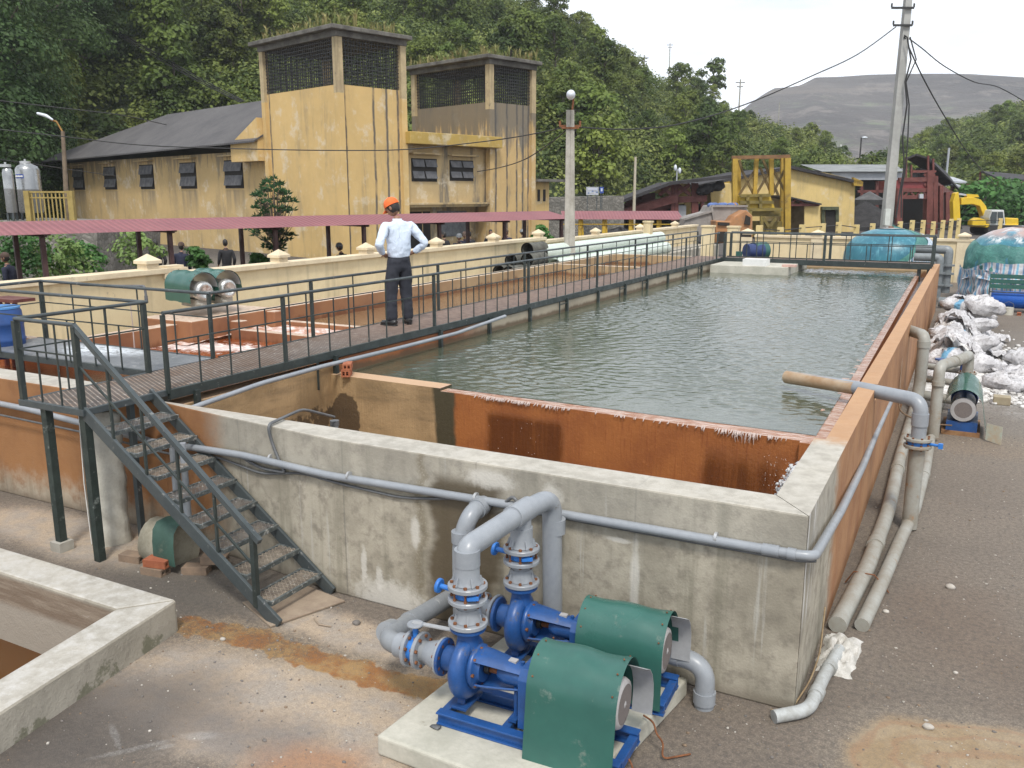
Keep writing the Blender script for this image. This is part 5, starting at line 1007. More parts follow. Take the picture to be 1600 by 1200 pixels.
for k_, a_ in enumerate(((.30, 19.9, .02, .7, 1.0, 10, 'crumpled empty white sack draped down the outer side, nearest one'), (.32, 21.6, .06, .7, 1.1, -20, 'crumpled empty white sack draped down the outer side, mid heap'), (-.1, 20.2, .10, .8, .9, 40, 'crumpled empty sack spread over the middle of the heap'), (-.15, 23.6, .18, .8, 1.1, 15, 'crumpled empty sack spread over the far half of the heap'), (.7, 18.0, .0, .9, .9, 60, 'crumpled empty sack lying in the lime away from the heap'), (-.2, 18.0, .14, .7, .8, -30, 'crumpled empty sack over the near end of the heap'))): crumple(*a_, k_ * 3.7 + 1, k_ % 3 == 1)
mb = MB(); mb.box(.42, .66, 15.25, 15.45, 0, .13); tag(mb.build('block', plain('tan_block', (.35, .30, .2), (.28, .23, .16), 8, .9), bevel=.01), 'small tan block on the ground in front of the single white sack', 'block')
# flanged grey pipes at the far end
gp = thing('flanged_pipework', 'stacked dark grey flanged pipes at the far end of the tank wall', 'pipe', (-.6, 29.5, 0))
mb = MB(); Yp = 29.5; zz = lambda py: ay(1470, py, Yp).z; xx = lambda px: ay(px, 400, Yp).x
mb.tube(bend([(xx(1430), Yp, zz(390)), (xx(1482), Yp, zz(390)), (xx(1482), Yp, .3)], .1), .13, 14); mb.tube(bend([(xx(1430), Yp - .5, zz(401)), (xx(1470), Yp - .5, zz(401)), (xx(1470), Yp - .5, .2)], .1), .12, 14)
for z in (.5, .85, 1.1): mb.tube([(xx(1482), Yp, z), (xx(1482), Yp, z + .05)], .2, 16)
for z in (.55, .9): mb.tube([(xx(1470), Yp - .5, z), (xx(1470), Yp - .5, z + .05)], .18, 16)
mb.build('pipe', plain('dark_grey_pipe', (.21, .23, .24), (.14, .155, .16), 4, .5), gp)
# domed tanks under tarpaulins
def m_dome(name, brown):
    n = NT(name); X, Y, Z = n.xyz(n.obj()); a = n.noise(1.5, 5, .6, n.obj()); b = n.noise(8, 5, .65, n.obj(), stretch=(1, 1, .3))
    col = n.mix(n.rng(a, .35, .65), (.03, .14, .20), (.04, .19, .25)); col = n.mix(n.rng(b, .5, .7, 0, .5), col, (.16, .42, .5))
    col = n.mix(n.rng(Z, 2.0, 2.2), col, (.18, .36, .46))
    if brown: col = n.mix(n.m('MULTIPLY', n.rng(Z, 1.85, 2.1), n.rng(a, .35, .5)), col, (.42, .30, .27)); col = n.mix(n.m('MULTIPLY', n.rng(Z, 1.75, 1.9), n.rng(n.noise(3, 5, .7, n.obj(), stretch=(1, 1, .3)), .5, .62)), col, (.6, .62, .62))
    return n.fin(col, .35, b, .3, .02)
def m_stripe():
    n = NT('striped_tarpaulin'); U = n.n('ShaderNodeUVMap'); v = n.n('ShaderNodeTexCoord').outputs['UV']; X, Y, Z = n.xyz(v)
    w = n.m('FRACT', n.m('MULTIPLY', X, 17)); b = n.noise(6, 5, .6, n.obj())
    col = n.mix(n.m('MULTIPLY', n.rng(w, .1, .14), n.rng(w, .40, .36)), (.60, .60, .61), (.13, .28, .45)); col = n.mix(n.m('MULTIPLY', n.rng(w, .46, .49), n.rng(w, .6, .57)), col, (.42, .34, .40)); col = n.mix(n.m('MULTIPLY', n.rng(w, .68, .7), n.rng(w, .84, .82)), col, (.2, .45, .6))
    col = n.mix(n.rng(b, .5, .7, 0, .35), col, (.5, .46, .42)); return n.fin(col, .5, n.noise(7, 4, .6, n.obj()), .6, .04)
M['stripe'] = m_stripe(); M['tarpgreen'] = plain('green_tarpaulin', (.08, .25, .21), (.05, .16, .15), 1.6, .5, .1, .6, .04, dirt=(.30, .36, .36), dirtamt=.15, dscale=2.5)
def uv_sheet(grid, name, mat, parent, local=False):
    mb = MB(); mb.sheet(grid); o = mb.build(name, mat, parent, local=local); me = o.data; ul = me.uv_layers.new(name='uv'); m = len(grid[0]); n = len(grid)
    for p in me.polygons:
        for li in p.loop_indices: vi = me.loops[li].vertex_index; ul.data[li].uv = ((vi % m) / (m - 1), (vi // m) / (n - 1))
    return o
def drape(cx_, cy_, rad, a0, a1, ztop, zbot, n=60, m=16, amp=.08, fl=.1, slant=0, on=None):
    g = []
    for i in range(m + 1):
        t = i / m; row = []
        for k in range(n + 1):
            a = R(a0 + (a1 - a0) * k / n); s = k / n; z = ztop + (zbot - ztop) * t + slant * (s - .5) * (1 - t) + .16 * mnoise.noise((a * 2.2, .3 + ztop, t)); q_ = mnoise.noise((a * 7, t * 1.6, ztop * 3)) + .5 * mnoise.noise((a * 16, t * 4, ztop)); r_ = (on(z) + .03 if on else rad(t)) + amp * (.3 + t) * q_ * 1.6 + fl * t * mnoise.noise((a * 2.5, t, 5))
            row.append((cx_ + math.cos(a) * r_, cy_ + math.sin(a) * r_, z))
        g.append(row)
    return g
def dome(label, cx_, cy_, rad, ztop, brown):
    t_ = thing('domed_tank', label, 'tank', (cx_, cy_, 0)); mb = MB(); global onD; prof = [(0, ztop), (rad * .2, ztop - .015), (rad * .42, ztop - .07), (rad * .62, ztop - .17), (rad * .8, ztop - .34), (rad * .92, ztop - .55), (rad * .98, ztop - .8), (rad, ztop - 1.1), (rad * .99, .0)]
    onD = lambda z, P_=prof: float(np.interp(z, [q[1] for q in P_][::-1], [q[0] for q in P_][::-1]))
    mb.lathe([(r_, z) for r_, z in prof], 40, (0, 0, 0), (0, 0, 1)); mb.build('shell', m_dome('blue_tank_shell' + ('_worn' if brown else ''), brown), t_, local=True)
    mb = MB(); mb.tube([(0, 0, ztop), (0, 0, ztop + .05)], .09, 12); mb.tube([(.12, 0, ztop), (.12, 0, ztop + .07)], .02, 8); mb.lathe([(rad * .28, ztop - .02), (rad * .3, ztop - .012), (.0, ztop + .012)], 24, mi=1); mb.build('top_fitting', [M['rust'], M['fan']], t_, local=True)
    return t_
D1 = dome('blue domed tank behind the footbridge, partly wrapped in green and striped sheet', -2.63, 31.6, 1.42, 2.13, False)
g = drape(0, 0, None, -108, -5, 1.52, .6, amp=.02, fl=.02, slant=1.9, on=onD); mb = MB(); mb.sheet(g); mb.build('green_sheet', M['tarpgreen'], D1, local=True)
uv_sheet(drape(0, 0, None, -66, 5, 1.62, .2, amp=.05, fl=.03, slant=.9, on=lambda z, f=onD: f(z) + .03), 'striped_sheet', M['stripe'], D1, local=True)
D2 = dome('larger blue domed tank at right edge, draped with green and striped tarpaulin', 1.35, 31.0, 1.72, 2.28, True)
mb = MB(); mb.sheet(drape(0, 0, None, -200, -10, 1.72, .9, amp=.05, fl=.03, slant=-.25, on=onD)); mb.build('green_sheet', M['tarpgreen'], D2, local=True)
uv_sheet(drape(0, 0, lambda t: 1.80 + .02 * t, -215, -15, 1.2, .7, amp=.09, fl=.08, slant=.75), 'striped_sheet', M['stripe'], D2, local=True)
uv_sheet(drape(0, 0, lambda t: 1.86 - .1 * t, -190, -60, .95, .05, amp=.13, fl=.15, slant=-.3), 'striped_skirt', M['stripe'], D2, local=True)
bt = thing('blue_filter_drum', 'blue horizontal drum in a frame with green slatted cover at the right edge', 'drum', (1.5, 28, 0))
mb = MB(); mb.tube([(.42, 28.0, .34), (.46, 28.0, .34), (3.2, 28.0, .34)], [.2, .235, .235], 24); mb.build('drum', plain('royal_blue_paint', (.02, .12, .5), (.015, .09, .4), 4, .35), bt)
mb = MB()
for i in range(3): mb.box(.34, 3.3, 27.78 + i * .09, 27.79 + i * .09, .66 + i * .13, .775 + i * .13)
mb.build('slatted_cover', M['hood'], bt)
mb = MB()
for x in (.36, 1.95): mb.beam((x, 27.77, 0), (x, 27.77, .66), .035, .035, up=(0, 1, 0)); mb.beam((x, 28.2, 0), (x, 28.2, .95), .035, .035, up=(0, 1, 0))
mb.beam((.36, 27.77, .56), (3.3, 27.77, .56), .04, .03); mb.beam((.36, 27.77, .64), (.36, 28.2, .64), .03, .03); mb.beam((1.95, 27.77, .64), (1.95, 28.2, .64), .03, .03); mb.build('frame', M['steel2'], bt)
mb = MB(); mb.tube([(-.9, 28.1, .17), (.4, 28.1, .17)], .14, 16); mb.tube([(.15, 28.1, .17), (.2, 28.1, .17)], .17, 16); tag(mb.build('grey_pipe', bpy.data.materials['dark_grey_pipe']), 'dark grey pipe on the ground leading to the blue drum', 'pipe')
t2 = thing('paint_tin', 'small battered tin standing in front of the blue drum', 'tin', (.85, 27.3, 0)); mb = MB(); mb.tube([(.85, 27.3, 0), (.85, 27.3, .2)], .14, 14); mb.build('can', M['pad'], t2); mb = MB(); mb.tube([(.72, 27.3, .2), (.74, 27.3, .3), (.85, 27.3, .36), (.96, 27.3, .3), (.98, 27.3, .2)], .008, 6); mb.build('handle', M['cable'], t2)
t2 = thing('hollow_brick', 'single small red hollow brick by the blue drum', 'brick', (1.12, 27.3, 0), R(-90)); mb = MB(); hbrick(mb, (0, 0, 0)); mb.build('brick_body', M['brick'], t2, local=True)
# ------------------------------------------------------------------ people
def skin_obj(name, verts, edges, radii, mat, parent, root=0, sub=2):
    me = bpy.data.meshes.new(name); me.from_pydata(verts, edges, []); o = bpy.data.objects.new(name, me); COL.objects.link(o); o.parent = parent
    me.materials.append(mat); md = o.modifiers.new('skin', 'SKIN'); md.use_smooth_shade = True; md.branch_smoothing = .4
    sv = me.skin_vertices[0].data
    for i, r_ in enumerate(radii): sv[i].radius = r_ if isinstance(r_, tuple) else (r_, r_)
    sv[root].use_root = True; s = o.modifiers.new('sub', 'SUBSURF'); s.levels = sub; s.render_levels = sub
    return o
def chain(V, E_, Rr, start, pts):
    prev = start
    for p, r_ in pts: V.append(p); Rr.append(r_); E_.append((prev, len(V) - 1)); prev = len(V) - 1
    return prev
SKIN = plain('brown_skin', (.30, .16, .10), (.25, .13, .08), 9, .5, objco=True); HAIR = plain('black_hair', (.012, .010, .009), (.02, .017, .015), 30, .5, objco=True)
def person(root, pose, shirt, trousers, shoes, cap_=None, headrot=(0, 0), fingers=True, helmet=None):
    """local frame: +Y is forward, +X the person's right"""
    hy, hx = headrot
    V, E_, Rr = [(0, 0, .96)], [], [(.13, .10)]
    ch = chain(V, E_, Rr, 0, [((0, -.01, 1.12), (.12, .09)), ((0, -.01, 1.28), (.14, .095)), ((0, 0, 1.41), (.09, .07)), ((0, .015, 1.47), (.052, .055)), ((0, .03, 1.52), (.05, .055))])
    for s in (1, -1):
        e, w, k = pose['elbow'][0 if s > 0 else 1], pose['wrist'][0 if s > 0 else 1], pose['palm'][0 if s > 0 else 1]
        a = chain(V, E_, Rr, 3, [((s * .16, 0, 1.37), .045), (e, .034), (w, .026), (k, (.036, .02))])
        if fingers:
            kv, wv = Vector(k), Vector(w); d = (kv - wv).normalized(); side = d.cross(Vector((s * .3, .4, 1))).normalized()
            for q, (off, ln) in enumerate(((-.03, .062), (-.01, .072), (.01, .068), (.028, .052))):
                b = kv + side * off + d * .012; c1 = b + d * ln * .5; c2 = c1 + (d + Vector((-s * .5, 0, -.5))).normalized() * ln * .45
                chain(V, E_, Rr, a, [(tuple(b), .010), (tuple(c1), .009), (tuple(c2), .0075)])
            th = wv.lerp(kv, .55) - side * .03; chain(V, E_, Rr, a - 0, [(tuple(th), .011), (tuple(th - side * .03 + d * .02), .0095)])
        kn, an, toe = pose['knee'][0 if s > 0 else 1], pose['ankle'][0 if s > 0 else 1], pose['toe'][0 if s > 0 else 1]
        chain(V, E_, Rr, 0, [((s * .09, 0, .88), .08), (kn, .052), (an, .036), (toe, (.035, .025))])
    skin_obj('body', V, E_, Rr, SKIN, root)
    # head with face
    mh = MB(); HM = T(0, .035, 1.53) @ RZ(R(hy)) @ RX(R(-hx))
    n, m = 28, 22; v = []; f = []
    for i in range(m + 1):
        ph = math.pi * i / m; z = .115 + .118 * math.cos(ph)
        for k in range(n):
            t = 2 * math.pi * k / n; rx = .074 * math.sin(ph) ** .8; ry = .094 * math.sin(ph) ** .85; x = rx * math.cos(t); y = ry * math.sin(t)
            lower = max(0, (.11 - z) / .11); x *= 1 - .25 * lower; y = y * (1 - .12 * lower) + (.012 * lower if y > 0 else .0)
            if y > 0:
                y += .024 * math.exp(-(x / .012) ** 2 - ((z - .095) / .022) ** 2)            # nose
                y -= .010 * math.exp(-((abs(x) - .03) / .014) ** 2 - ((z - .118) / .012) ** 2)   # eye sockets
                y += .006 * math.exp(-(x / .022) ** 2 - ((z - .056) / .008) ** 2) + .008 * math.exp(-(x / .02) ** 2 - ((z - .018) / .015) ** 2)
            v.append((x, y + .012, z))
    for i in range(m):
        for k in range(n): f.append((i * n + k, (i + 1) * n + k, (i + 1) * n + (k + 1) % n, i * n + (k + 1) % n))
    mh.add(v, f, True, 0, HM)
    for s in (1, -1):
        mh.ball((s * .074, .0, .10), .03, 10, 8, 0, HM, sc=(.35, .7, 1.05)); mh.ball((s * .028, .098, .118), .009, 8, 6, 1, HM); mh.ball((s * .028, .1055, .118), .004, 6, 5, 2, HM)
        mh.cbox((s * .03, .103, .136), (.03, .006, .005), 2, HM)
    mh.ball((0, .104, .055), .02, 10, 6, 3, HM, sc=(1, .3, .25))
    mh.build('head', [SKIN, M['fan'], HAIR, plain('lips', (.26, .10, .08), (.22, .09, .07), 9, .5) if 'lips' not in bpy.data.materials else bpy.data.materials['lips']], root, local=True)
    hm = MB(); v = []; f = []
    for i in range(13):
        ph = math.pi * .76 * i / 12
        for k in range(24):
            t = 2 * math.pi * k / 24; front = max(0, math.sin(t)); p2 = ph * (1 - .52 * min(1, front * 1.4))
            v.append((.080 * math.sin(p2) ** .85 * math.cos(t), .104 * math.sin(p2) ** .85 * math.sin(t) + .006, .118 + .124 * math.cos(p2)))
    for i in range(12):
        for k in range(24): f.append((i * 24 + k, (i + 1) * 24 + k, (i + 1) * 24 + (k + 1) % 24, i * 24 + (k + 1) % 24))
    hm.add(v, f, True, 0, HM); hm.build('hair', HAIR, root, local=True)
    if cap_:
        c = MB(); v = []; f = []
        for i in range(11):
            ph = math.pi * .5 * i / 10
            for k in range(28):
                t = 2 * math.pi * k / 28; v.append((.092 * math.sin(ph) * math.cos(t), .112 * math.sin(ph) * math.sin(t) + .006, .135 + .122 * math.cos(ph) ** .8))
        for i in range(10):
            for k in range(28): f.append((i * 28 + k, (i + 1) * 28 + k, (i + 1) * 28 + (k + 1) % 28, i * 28 + (k + 1) % 28))
        c.add(v, f, True, 0, HM)
        g = [[(.07 * (u / 5) * (1 - .15 * w), .095 + w * .085 * math.sqrt(max(0, 1 - (u / 5.4) ** 2)) * 1.0 + .0, .137 - .03 * w - .018 * (u / 5) ** 2) for u in range(-5, 6)] for w in (0, .5, 1)]
        c.sheet(g, .004, 0, HM); c.ball((0, .006, .258), .007, 8, 6, 0, HM); c.build('cap', cap_, root, local=True)
    if helmet:
        c = MB(); v = []; f = []
        c.lathe([(.125, .125), (.118, .13), (.108, .17), (.085, .22), (.05, .25), (0, .258)], 24, (0, .01, 0), (0, 0, 1), 0, HM, caps=False); c.build('helmet', helmet, root, local=True)
    # shirt
    V, E_, Rr = [(0, 0, .90)], [], [(.150, .122)]
    chain(V, E_, Rr, 0, [((0, -.005, 1.00), (.172, .138)), ((0, -.012, 1.08), (.182, .142)), ((0, -.02, 1.22), (.198, .140)), ((0, -.01, 1.34), (.185, .12)), ((0, 0, 1.42), (.10, .085)), ((0, .01, 1.46), (.066, .066))])
    for s in (1, -1):
        i_ = 0 if s > 0 else 1; e, w = Vector(pose['elbow'][i_]), Vector(pose['wrist'][i_]); sh = Vector((s * .19, -.005, 1.375)); mid = sh.lerp(e, .5)
        chain(V, E_, Rr, 4, [(tuple(sh), (.085, .085)), (tuple(mid), .066), (tuple(e), .058), (tuple(e.lerp(w, .5)), .053), (tuple(e.lerp(w, .93)), .043)])
    o = skin_obj('shirt', V, E_, Rr, shirt, root)
    c = MB(); c.lathe([(.07, 1.43), (.067, 1.455), (.062, 1.475), (.058, 1.475), (.058, 1.44)], 20, (0, .012, 0), caps=False); c.build('collar', shirt, root, local=True)
    # trousers
    V, E_, Rr = [(0, 0, .90)], [], [(.178, .148)]
    chain(V, E_, Rr, 0, [((0, 0, .97), (.172, .142)), ((0, 0, 1.05), (.160, .130))])
    for s in (1, -1):
        i_ = 0 if s > 0 else 1; kn, an = Vector(pose['knee'][i_]), Vector(pose['ankle'][i_]); h = Vector((s * .085, -.012, .86))
        chain(V, E_, Rr, 0, [(tuple(h + Vector((0, 0, -.06))), (.104, .125)), (tuple(h.lerp(kn, .5)), (.098, .112)), (tuple(kn), (.084, .094)), (tuple(kn.lerp(an, .5)), (.076, .086)), (tuple(an + Vector((0, 0, -.05))), (.072, .086))])
    skin_obj('trousers', V, E_, Rr, trousers, root)
    for i_ in (0, 1):
        an, toe = Vector(pose['ankle'][i_]), Vector(pose['toe'][i_]); d = Vector((toe.x - an.x, toe.y - an.y, 0)).normalized(); a = Vector((an.x, an.y, 0))
        s_ = MB(); s_.tube([a - d * .085 + Vector((0, 0, .05)), a - d * .07 + Vector((0, 0, .052)), a + Vector((0, 0, .055)), a + d * .09 + Vector((0, 0, .042)), a + d * .15 + Vector((0, 0, .034)), a + d * .18 + Vector((0, 0, .028))], [.03, .044, .047, .044, .04, .02], 14, ell=.9); s_.prism([tuple((a + d * t_ + Vector((-d.y, d.x, 0)) * w_)[:2]) for t_, w_ in ((-.09, .02), (-.06, .04), (.03, .04), (.11, .05), (.185, .02), (.185, -.02), (.11, -.05), (.03, -.04), (-.06, -.04), (-.09, -.02))][::-1], 0, .02); s_.build('shoe', shoes, root, local=True)
AK = dict(elbow=((.355, -.13, 1.13), (-.355, -.13, 1.13)), wrist=((.225, .02, 1.0), (-.225, .02, 1.0)), palm=((.165, .06, .975), (-.165, .06, .975)), knee=((.10, .01, .50), (-.12, .01, .50)), ankle=((.115, -.01, .09), (-.15, -.03, .09)), toe=((.14, .14, .03), (-.22, .12, .03)))
n = NT('white_shirt_cloth'); v_ = n.obj(); f_ = n.noise(7, 4, .6, v_, stretch=(1, 1, .6), dist=1.5); M['shirt'] = n.fin(n.mix(n.noise(3, 3, .5, v_), (.66, .74, .86), (.56, .65, .79)), .8, f_, .8, .04)
n = NT('dark_trouser_cloth'); v_ = n.obj(); f_ = n.noise(8, 4, .6, v_, stretch=(1, 1, .35), dist=1); M['trouser'] = n.fin(n.mix(n.noise(3, 3, .5, v_), (.026, .029, .042), (.018, .02, .028)), .8, f_, .7, .03)
ORANGE = plain('orange_cap_cloth', (.85, .16, .03), (.75, .13, .025), 5, .7, objco=True)
man = thing('person', 'man in orange cap, pale blue shirt and dark trousers, hands on hips on the walkway', 'person', (-7.15, 10.15, ZD), R(62))
person(man, AK, M['shirt'], M['trouser'], plain('black_shoe_leather', (.02, .02, .022), (.03, .03, .03), 6, .35), ORANGE, (32, 28))
man.scale = (1.02, 1.0, 1.0)
for ch in man.children:
    if ch.name.startswith(('shirt', 'trousers')):
        tx = bpy.data.textures.new('cloth_folds', 'CLOUDS'); tx.noise_scale = .075; tx.noise_depth = 2; dm = ch.modifiers.new('folds', 'DISPLACE'); dm.texture = tx; dm.strength = .026; dm.mid_level = .5; ch.modifiers['sub'].render_levels = 3; ch.modifiers['sub'].levels = 3
navy = plain('navy_work_cloth', (.018, .022, .05), (.012, .015, .032), 6, .85, objco=True); dark = plain('black_work_cloth', (.015, .015, .018), (.022, .022, .025), 6, .85, objco=True)
WALK = dict(elbow=((.24, -.10, 1.10), (-.24, -.02, 1.10)), wrist=((.25, .06, .90), (-.25, .10, .92)), palm=((.25, .10, .84), (-.25, .14, .86)), knee=((.09, .12, .50), (-.09, -.02, .50)), ankle=((.09, .22, .09), (-.09, -.25, .12)), toe=((.09, .36, .03), (-.09, -.12, .03)))
STAND = dict(elbow=((.25, -.04, 1.10), (-.25, -.04, 1.10)), wrist=((.24, .06, .88), (-.24, .06, .88)), palm=((.23, .08, .81), (-.23, .08, .81)), knee=((.09, .02, .50), (-.09, .02, .50)), ankle=((.10, 0, .09), (-.10, 0, .09)), toe=((.11, .15, .03), (-.11, .15, .03)))
GREYH = plain('grey_helmet', (.16, .17, .18), (.12, .13, .14), 5, .4)
def ppl(px, py, zt, rz, lb, src=None, **k):
    p = az(px, py, zt)
    if src is None:
        t = thing('person', lb, 'person', (p.x, p.y, 0), R(rz), 'workers walking under the red canopy'); person(t, k['pose'], k['shirt'], k['tr'], dark, helmet=k.get('helmet'), cap_=k.get('cap'), headrot=k.get('hr', (0, 0)), fingers=True); return t
    t = dup(src, (p.x, p.y, 0), R(rz), lb); return t
w1 = ppl(352, 376, 1.72, 60, 'worker in dark navy walking left past the yellow wall, arms swinging', pose=WALK, shirt=dark, tr=dark)
w2 = ppl(282, 381, 1.72, 20, 'worker in navy with brown cap standing behind a canopy post', pose=STAND, shirt=navy, tr=navy, cap=plain('brown_cap_cloth', (.10, .07, .05), (.08, .05, .04), 5, .8))
w3 = ppl(533, 381, 1.74, 90, 'worker in a grey helmet, only head and shoulder above the cream wall', pose=STAND, shirt=dark, tr=dark, helmet=GREYH, hr=(10, 10))
ppl(243, 378, 1.70, 70, 'worker in black bending forward beside the left canopy post', w1)
ppl(10, 399, 1.70, 120, 'worker in navy at the left edge under the canopy', w2)
for px, py, lb, s in ((695, 364, 'worker in dark clothes seated by the dark doorway, leftmost of that knot', w1), (717, 367, 'worker with grey helmet in the knot before the doorway', w3), (726, 364, 'pale-capped worker in the knot before the doorway', w2), (734, 363, 'worker in black, rightmost of the knot at the doorway', w1), (766, 360, 'dark figure by the tower wall left of a cap', w1), (792, 360, 'worker in navy facing the camera before the second tower', w2), (818, 360, 'worker with grey helmet before the corner of second tower', w3)):
    ppl(px, py, 1.72, random.uniform(60, 240), lb, s)
# ------------------------------------------------------------------ yellow building with two towers
def m_yellow(name, base=(.62, .42, .15), dirtz=None, grime=.5, grey=(.15, .135, .11), lines=(), sills=()):
    n = NT(name); v = n.obj(); X, Y, Z = n.xyz(v); a = n.noise(.5, 6, .6, v); b = n.noise(3, 6, .65, v); st = n.noise(1.3, 6, .7, v, stretch=(1, 1, .13), dist=.3); st2 = n.noise(4, 5, .7, v, stretch=(1, 1, .1)); big = n.noise(.9, 5, .65, v)
    col = n.mix(n.rng(a, .3, .7), base, tuple(c * .85 for c in base)); col = n.mix(n.rng(b, .5, .75, 0, .3), col, (.66, .52, .29))
    col = n.mix(n.m('MULTIPLY', n.m('MULTIPLY', n.rng(st, .5, .66), n.rng(a, .35, .6, .25, 1)), grime), col, grey); col = n.mix(n.m('MULTIPLY', n.rng(st2, .6, .72), grime * .4), col, grey)
    pale = n.m('MULTIPLY', n.rng(big, .54, .64), n.rng(b, .3, .6, .3, 1)); col = n.mix(n.m('MULTIPLY', pale, .5), col, (.66, .6, .48))
    if dirtz: col = n.mix(n.m('MULTIPLY', n.rng(n.m('ADD', Z, n.m('MULTIPLY', n.m('SUBTRACT', n.m('ADD', st, st2), .9), 6)), dirtz[0], dirtz[1]), .85), col, grey)
    for yc in sills: col = n.mix(n.m('MULTIPLY', n.m('MULTIPLY', n.rng(n.m('ABSOLUTE', n.m('SUBTRACT', Y, yc)), 1.25, .9), n.m('MULTIPLY', n.rng(Z, 3.5, 3.4), n.rng(Z, 1.6, 3.3))), n.rng(st, .35, .6, .2, .85)), col, grey)
    wb = n.m('MULTIPLY', n.m('SUBTRACT', n.noise(1.2, 3, .5, v, stretch=(.3, .3, 1)), .5), .16)
    for ax_q, c_q in lines: d_q = n.m('ABSOLUTE', n.m('SUBTRACT', n.m('ADD', X if ax_q == 'X' else Y, wb), c_q)); col = n.mix(n.m('MULTIPLY', n.rng(d_q, .10, .03), n.rng(n.noise(.9, 3, .6, v), .35, .5, .45, .9)), col, (.085, .08, .075))
    return n.fin(col, .85, b, .3, .02)
M['y1'] = m_yellow('yellow_render', (.62, .43, .18), grime=.35, lines=[('X', .30), ('Y', .28), ('X', 2.0), ('X', 2.8), ('X', 3.5), ('Y', 6.25)]); M['y2'] = m_yellow('grimy_yellow_render', (.55, .38, .17), grime=.8, dirtz=(6.0, 7.4), lines=[('X', 10.4), ('X', 11.3), ('X', 12.1), ('X', 12.6), ('X', 13.05)]); M['y3'] = m_yellow('soot_streaked_render', (.50, .37, .19), grime=.9)
M['conc'] = plain('blackened_concrete', (.17, .16, .14), (.08, .075, .065), 1.5, .9, .05, .5, .02, streak=True); M['colm'] = plain('streaked_column', (.50, .40, .23), (.36, .28, .17), 1.2, .9, .05, .3, streak=True, dirt=(.1, .095, .08), dirtamt=.2, dscale=3)
M['dark'] = plain('painted_interior_shade', (.02, .018, .016), (.03, .026, .022), 4, .9)  # flat panels in this near-black carry the shade of openings in their colour
def m_corr(name, c1, c2, k, axis='Y', light=None):
    n = NT(name); v = n.obj(); a = n.noise(.5, 6, .65, v); b = n.noise(4, 5, .7, v, stretch=(1, 1, 1)); w = n.wave(k, v, axis)
    col = n.mix(n.rng(a, .3, .7), c1, c2); col = n.mix(n.rng(b, .5, .72, 0, .5), col, tuple(c * .6 for c in c1)); col = n.mix(n.rng(w, 0, .25, .35, 0), col, tuple(c * .5 for c in c2))
    return n.fin(col, .8, w, .7, .04)
M['roof'] = m_corr('dark_fibre_cement_roof', (.12, .115, .115), (.08, .077, .08), 1.4)
GB = Vector((-27.51, 34.55, 0)); RB = R(73.5)
yb = thing('yellow_building', 'grimy yellow industrial building with two open-topped towers and a long dark-roofed wing', 'building', GB, RB)
def tower(x0, y0, w, d, mat, zt=8.3, zr=10.4):
    mb = MB(); mb.box(x0, x0 + w, y0, y0 + d, 0, zt); mb.build('tower_wall', mat, yb, local=True)
    for cx_, cy_ in ((x0, y0), (x0 + w, y0), (x0, y0 + d), (x0 + w, y0 + d)):
        mb = MB(); mb.box(cx_ - .17, cx_ + .17, cy_ - .17, cy_ + .17, zt - .4, zr); mb.box(cx_ - .17, cx_ + .17, cy_ - .17, cy_ + .17, 0, zt - .4, 1); mb.build('column', [M['colm'], mat], yb, local=True)
    mb = MB(); mb.box(x0 - .22, x0 + w + .22, y0 - .22, y0 + d + .22, zr, zr + .3, mi=0); mb.box(x0 - .6, x0 + w + .35, y0 - .5, y0 + d + .45, zr + .27, zr + .47); o = mb.build('roof_slab', M['conc'], yb, local=True, bevel=.03)
    mb = MB()
    for _ in range(520):
        x = random.uniform(x0 - .5, x0 + w + .25); y = random.uniform(y0 - .4, y0 + d + .35); h = random.uniform(.2, 1.1) * (.55 + .8 * max(0, mnoise.noise((x * .5, y * .5, 3)))) * (1.0 if random.random() < .4 else .45)
        for q in range(8):
            a = random.uniform(0, 6.28); l = h * random.uniform(.2, .6); p = Vector((x, y, zr + .5)); m_ = p + Vector((math.cos(a) * l * .3, math.sin(a) * l * .3, h * .7)); e = p + Vector((math.cos(a) * l, math.sin(a) * l, h)); s = Vector((-math.sin(a), math.cos(a), 0)) * .022
            mb.add([p - s, p + s, m_ + s, m_ - s, e], [(0, 1, 2, 3), (3, 2, 4)])
    g = mb.build('roof_grass', plain('dry_grass', (.30, .24, .10), (.15, .20, .06), .9, .9), o, local=True); g['kind'] = 'stuff'
    mb = MB()
    for (ax0, ay0, ax1, ay1) in ((x0, y0, x0 + w, y0), (x0, y0, x0, y0 + d), (x0 + w, y0, x0 + w, y0 + d), (x0, y0 + d, x0 + w, y0 + d)):
        L = math.hypot(ax1 - ax0, ay1 - ay0); k = int(L / .17)
        for i in range(k): t = (i + .5) / k; x = ax0 + (ax1 - ax0) * t; y = ay0 + (ay1 - ay0) * t; mb.box(x - .017, x + .017, y - .017, y + .017, zt, zr)
        for i in range(12): z = zt + .12 + i * .17; mb.box(min(ax0, ax1) - .01, max(ax0, ax1) + .01, min(ay0, ay1) - .01, max(ay0, ay1) + .01, z - .017, z + .017)
    mb.build('mesh_screen', M['black'], yb, local=True)
tower(.0, .0, 3.8, 6.6, M['y1']); tower(9.95, .0, 3.4, 6.4, M['y2'], 8.2, 10.15)
mb = MB(); mb.box(3.81, 9.94, .3, 6, 2.75, 5.9); mb.box(3.81, 9.94, 1.2, 6, 0, 2.75); mb.build('wall', M['y3'], yb, local=True)
mb = MB(); mb.box(3.82, 10.4, -.55, 6.2, 5.72, 6.32); mb.build('parapet', m_yellow('mossy_parapet', (.45, .31, .08), grime=.6, grey=(.25, .2, .12)), yb, local=True, bevel=.03)
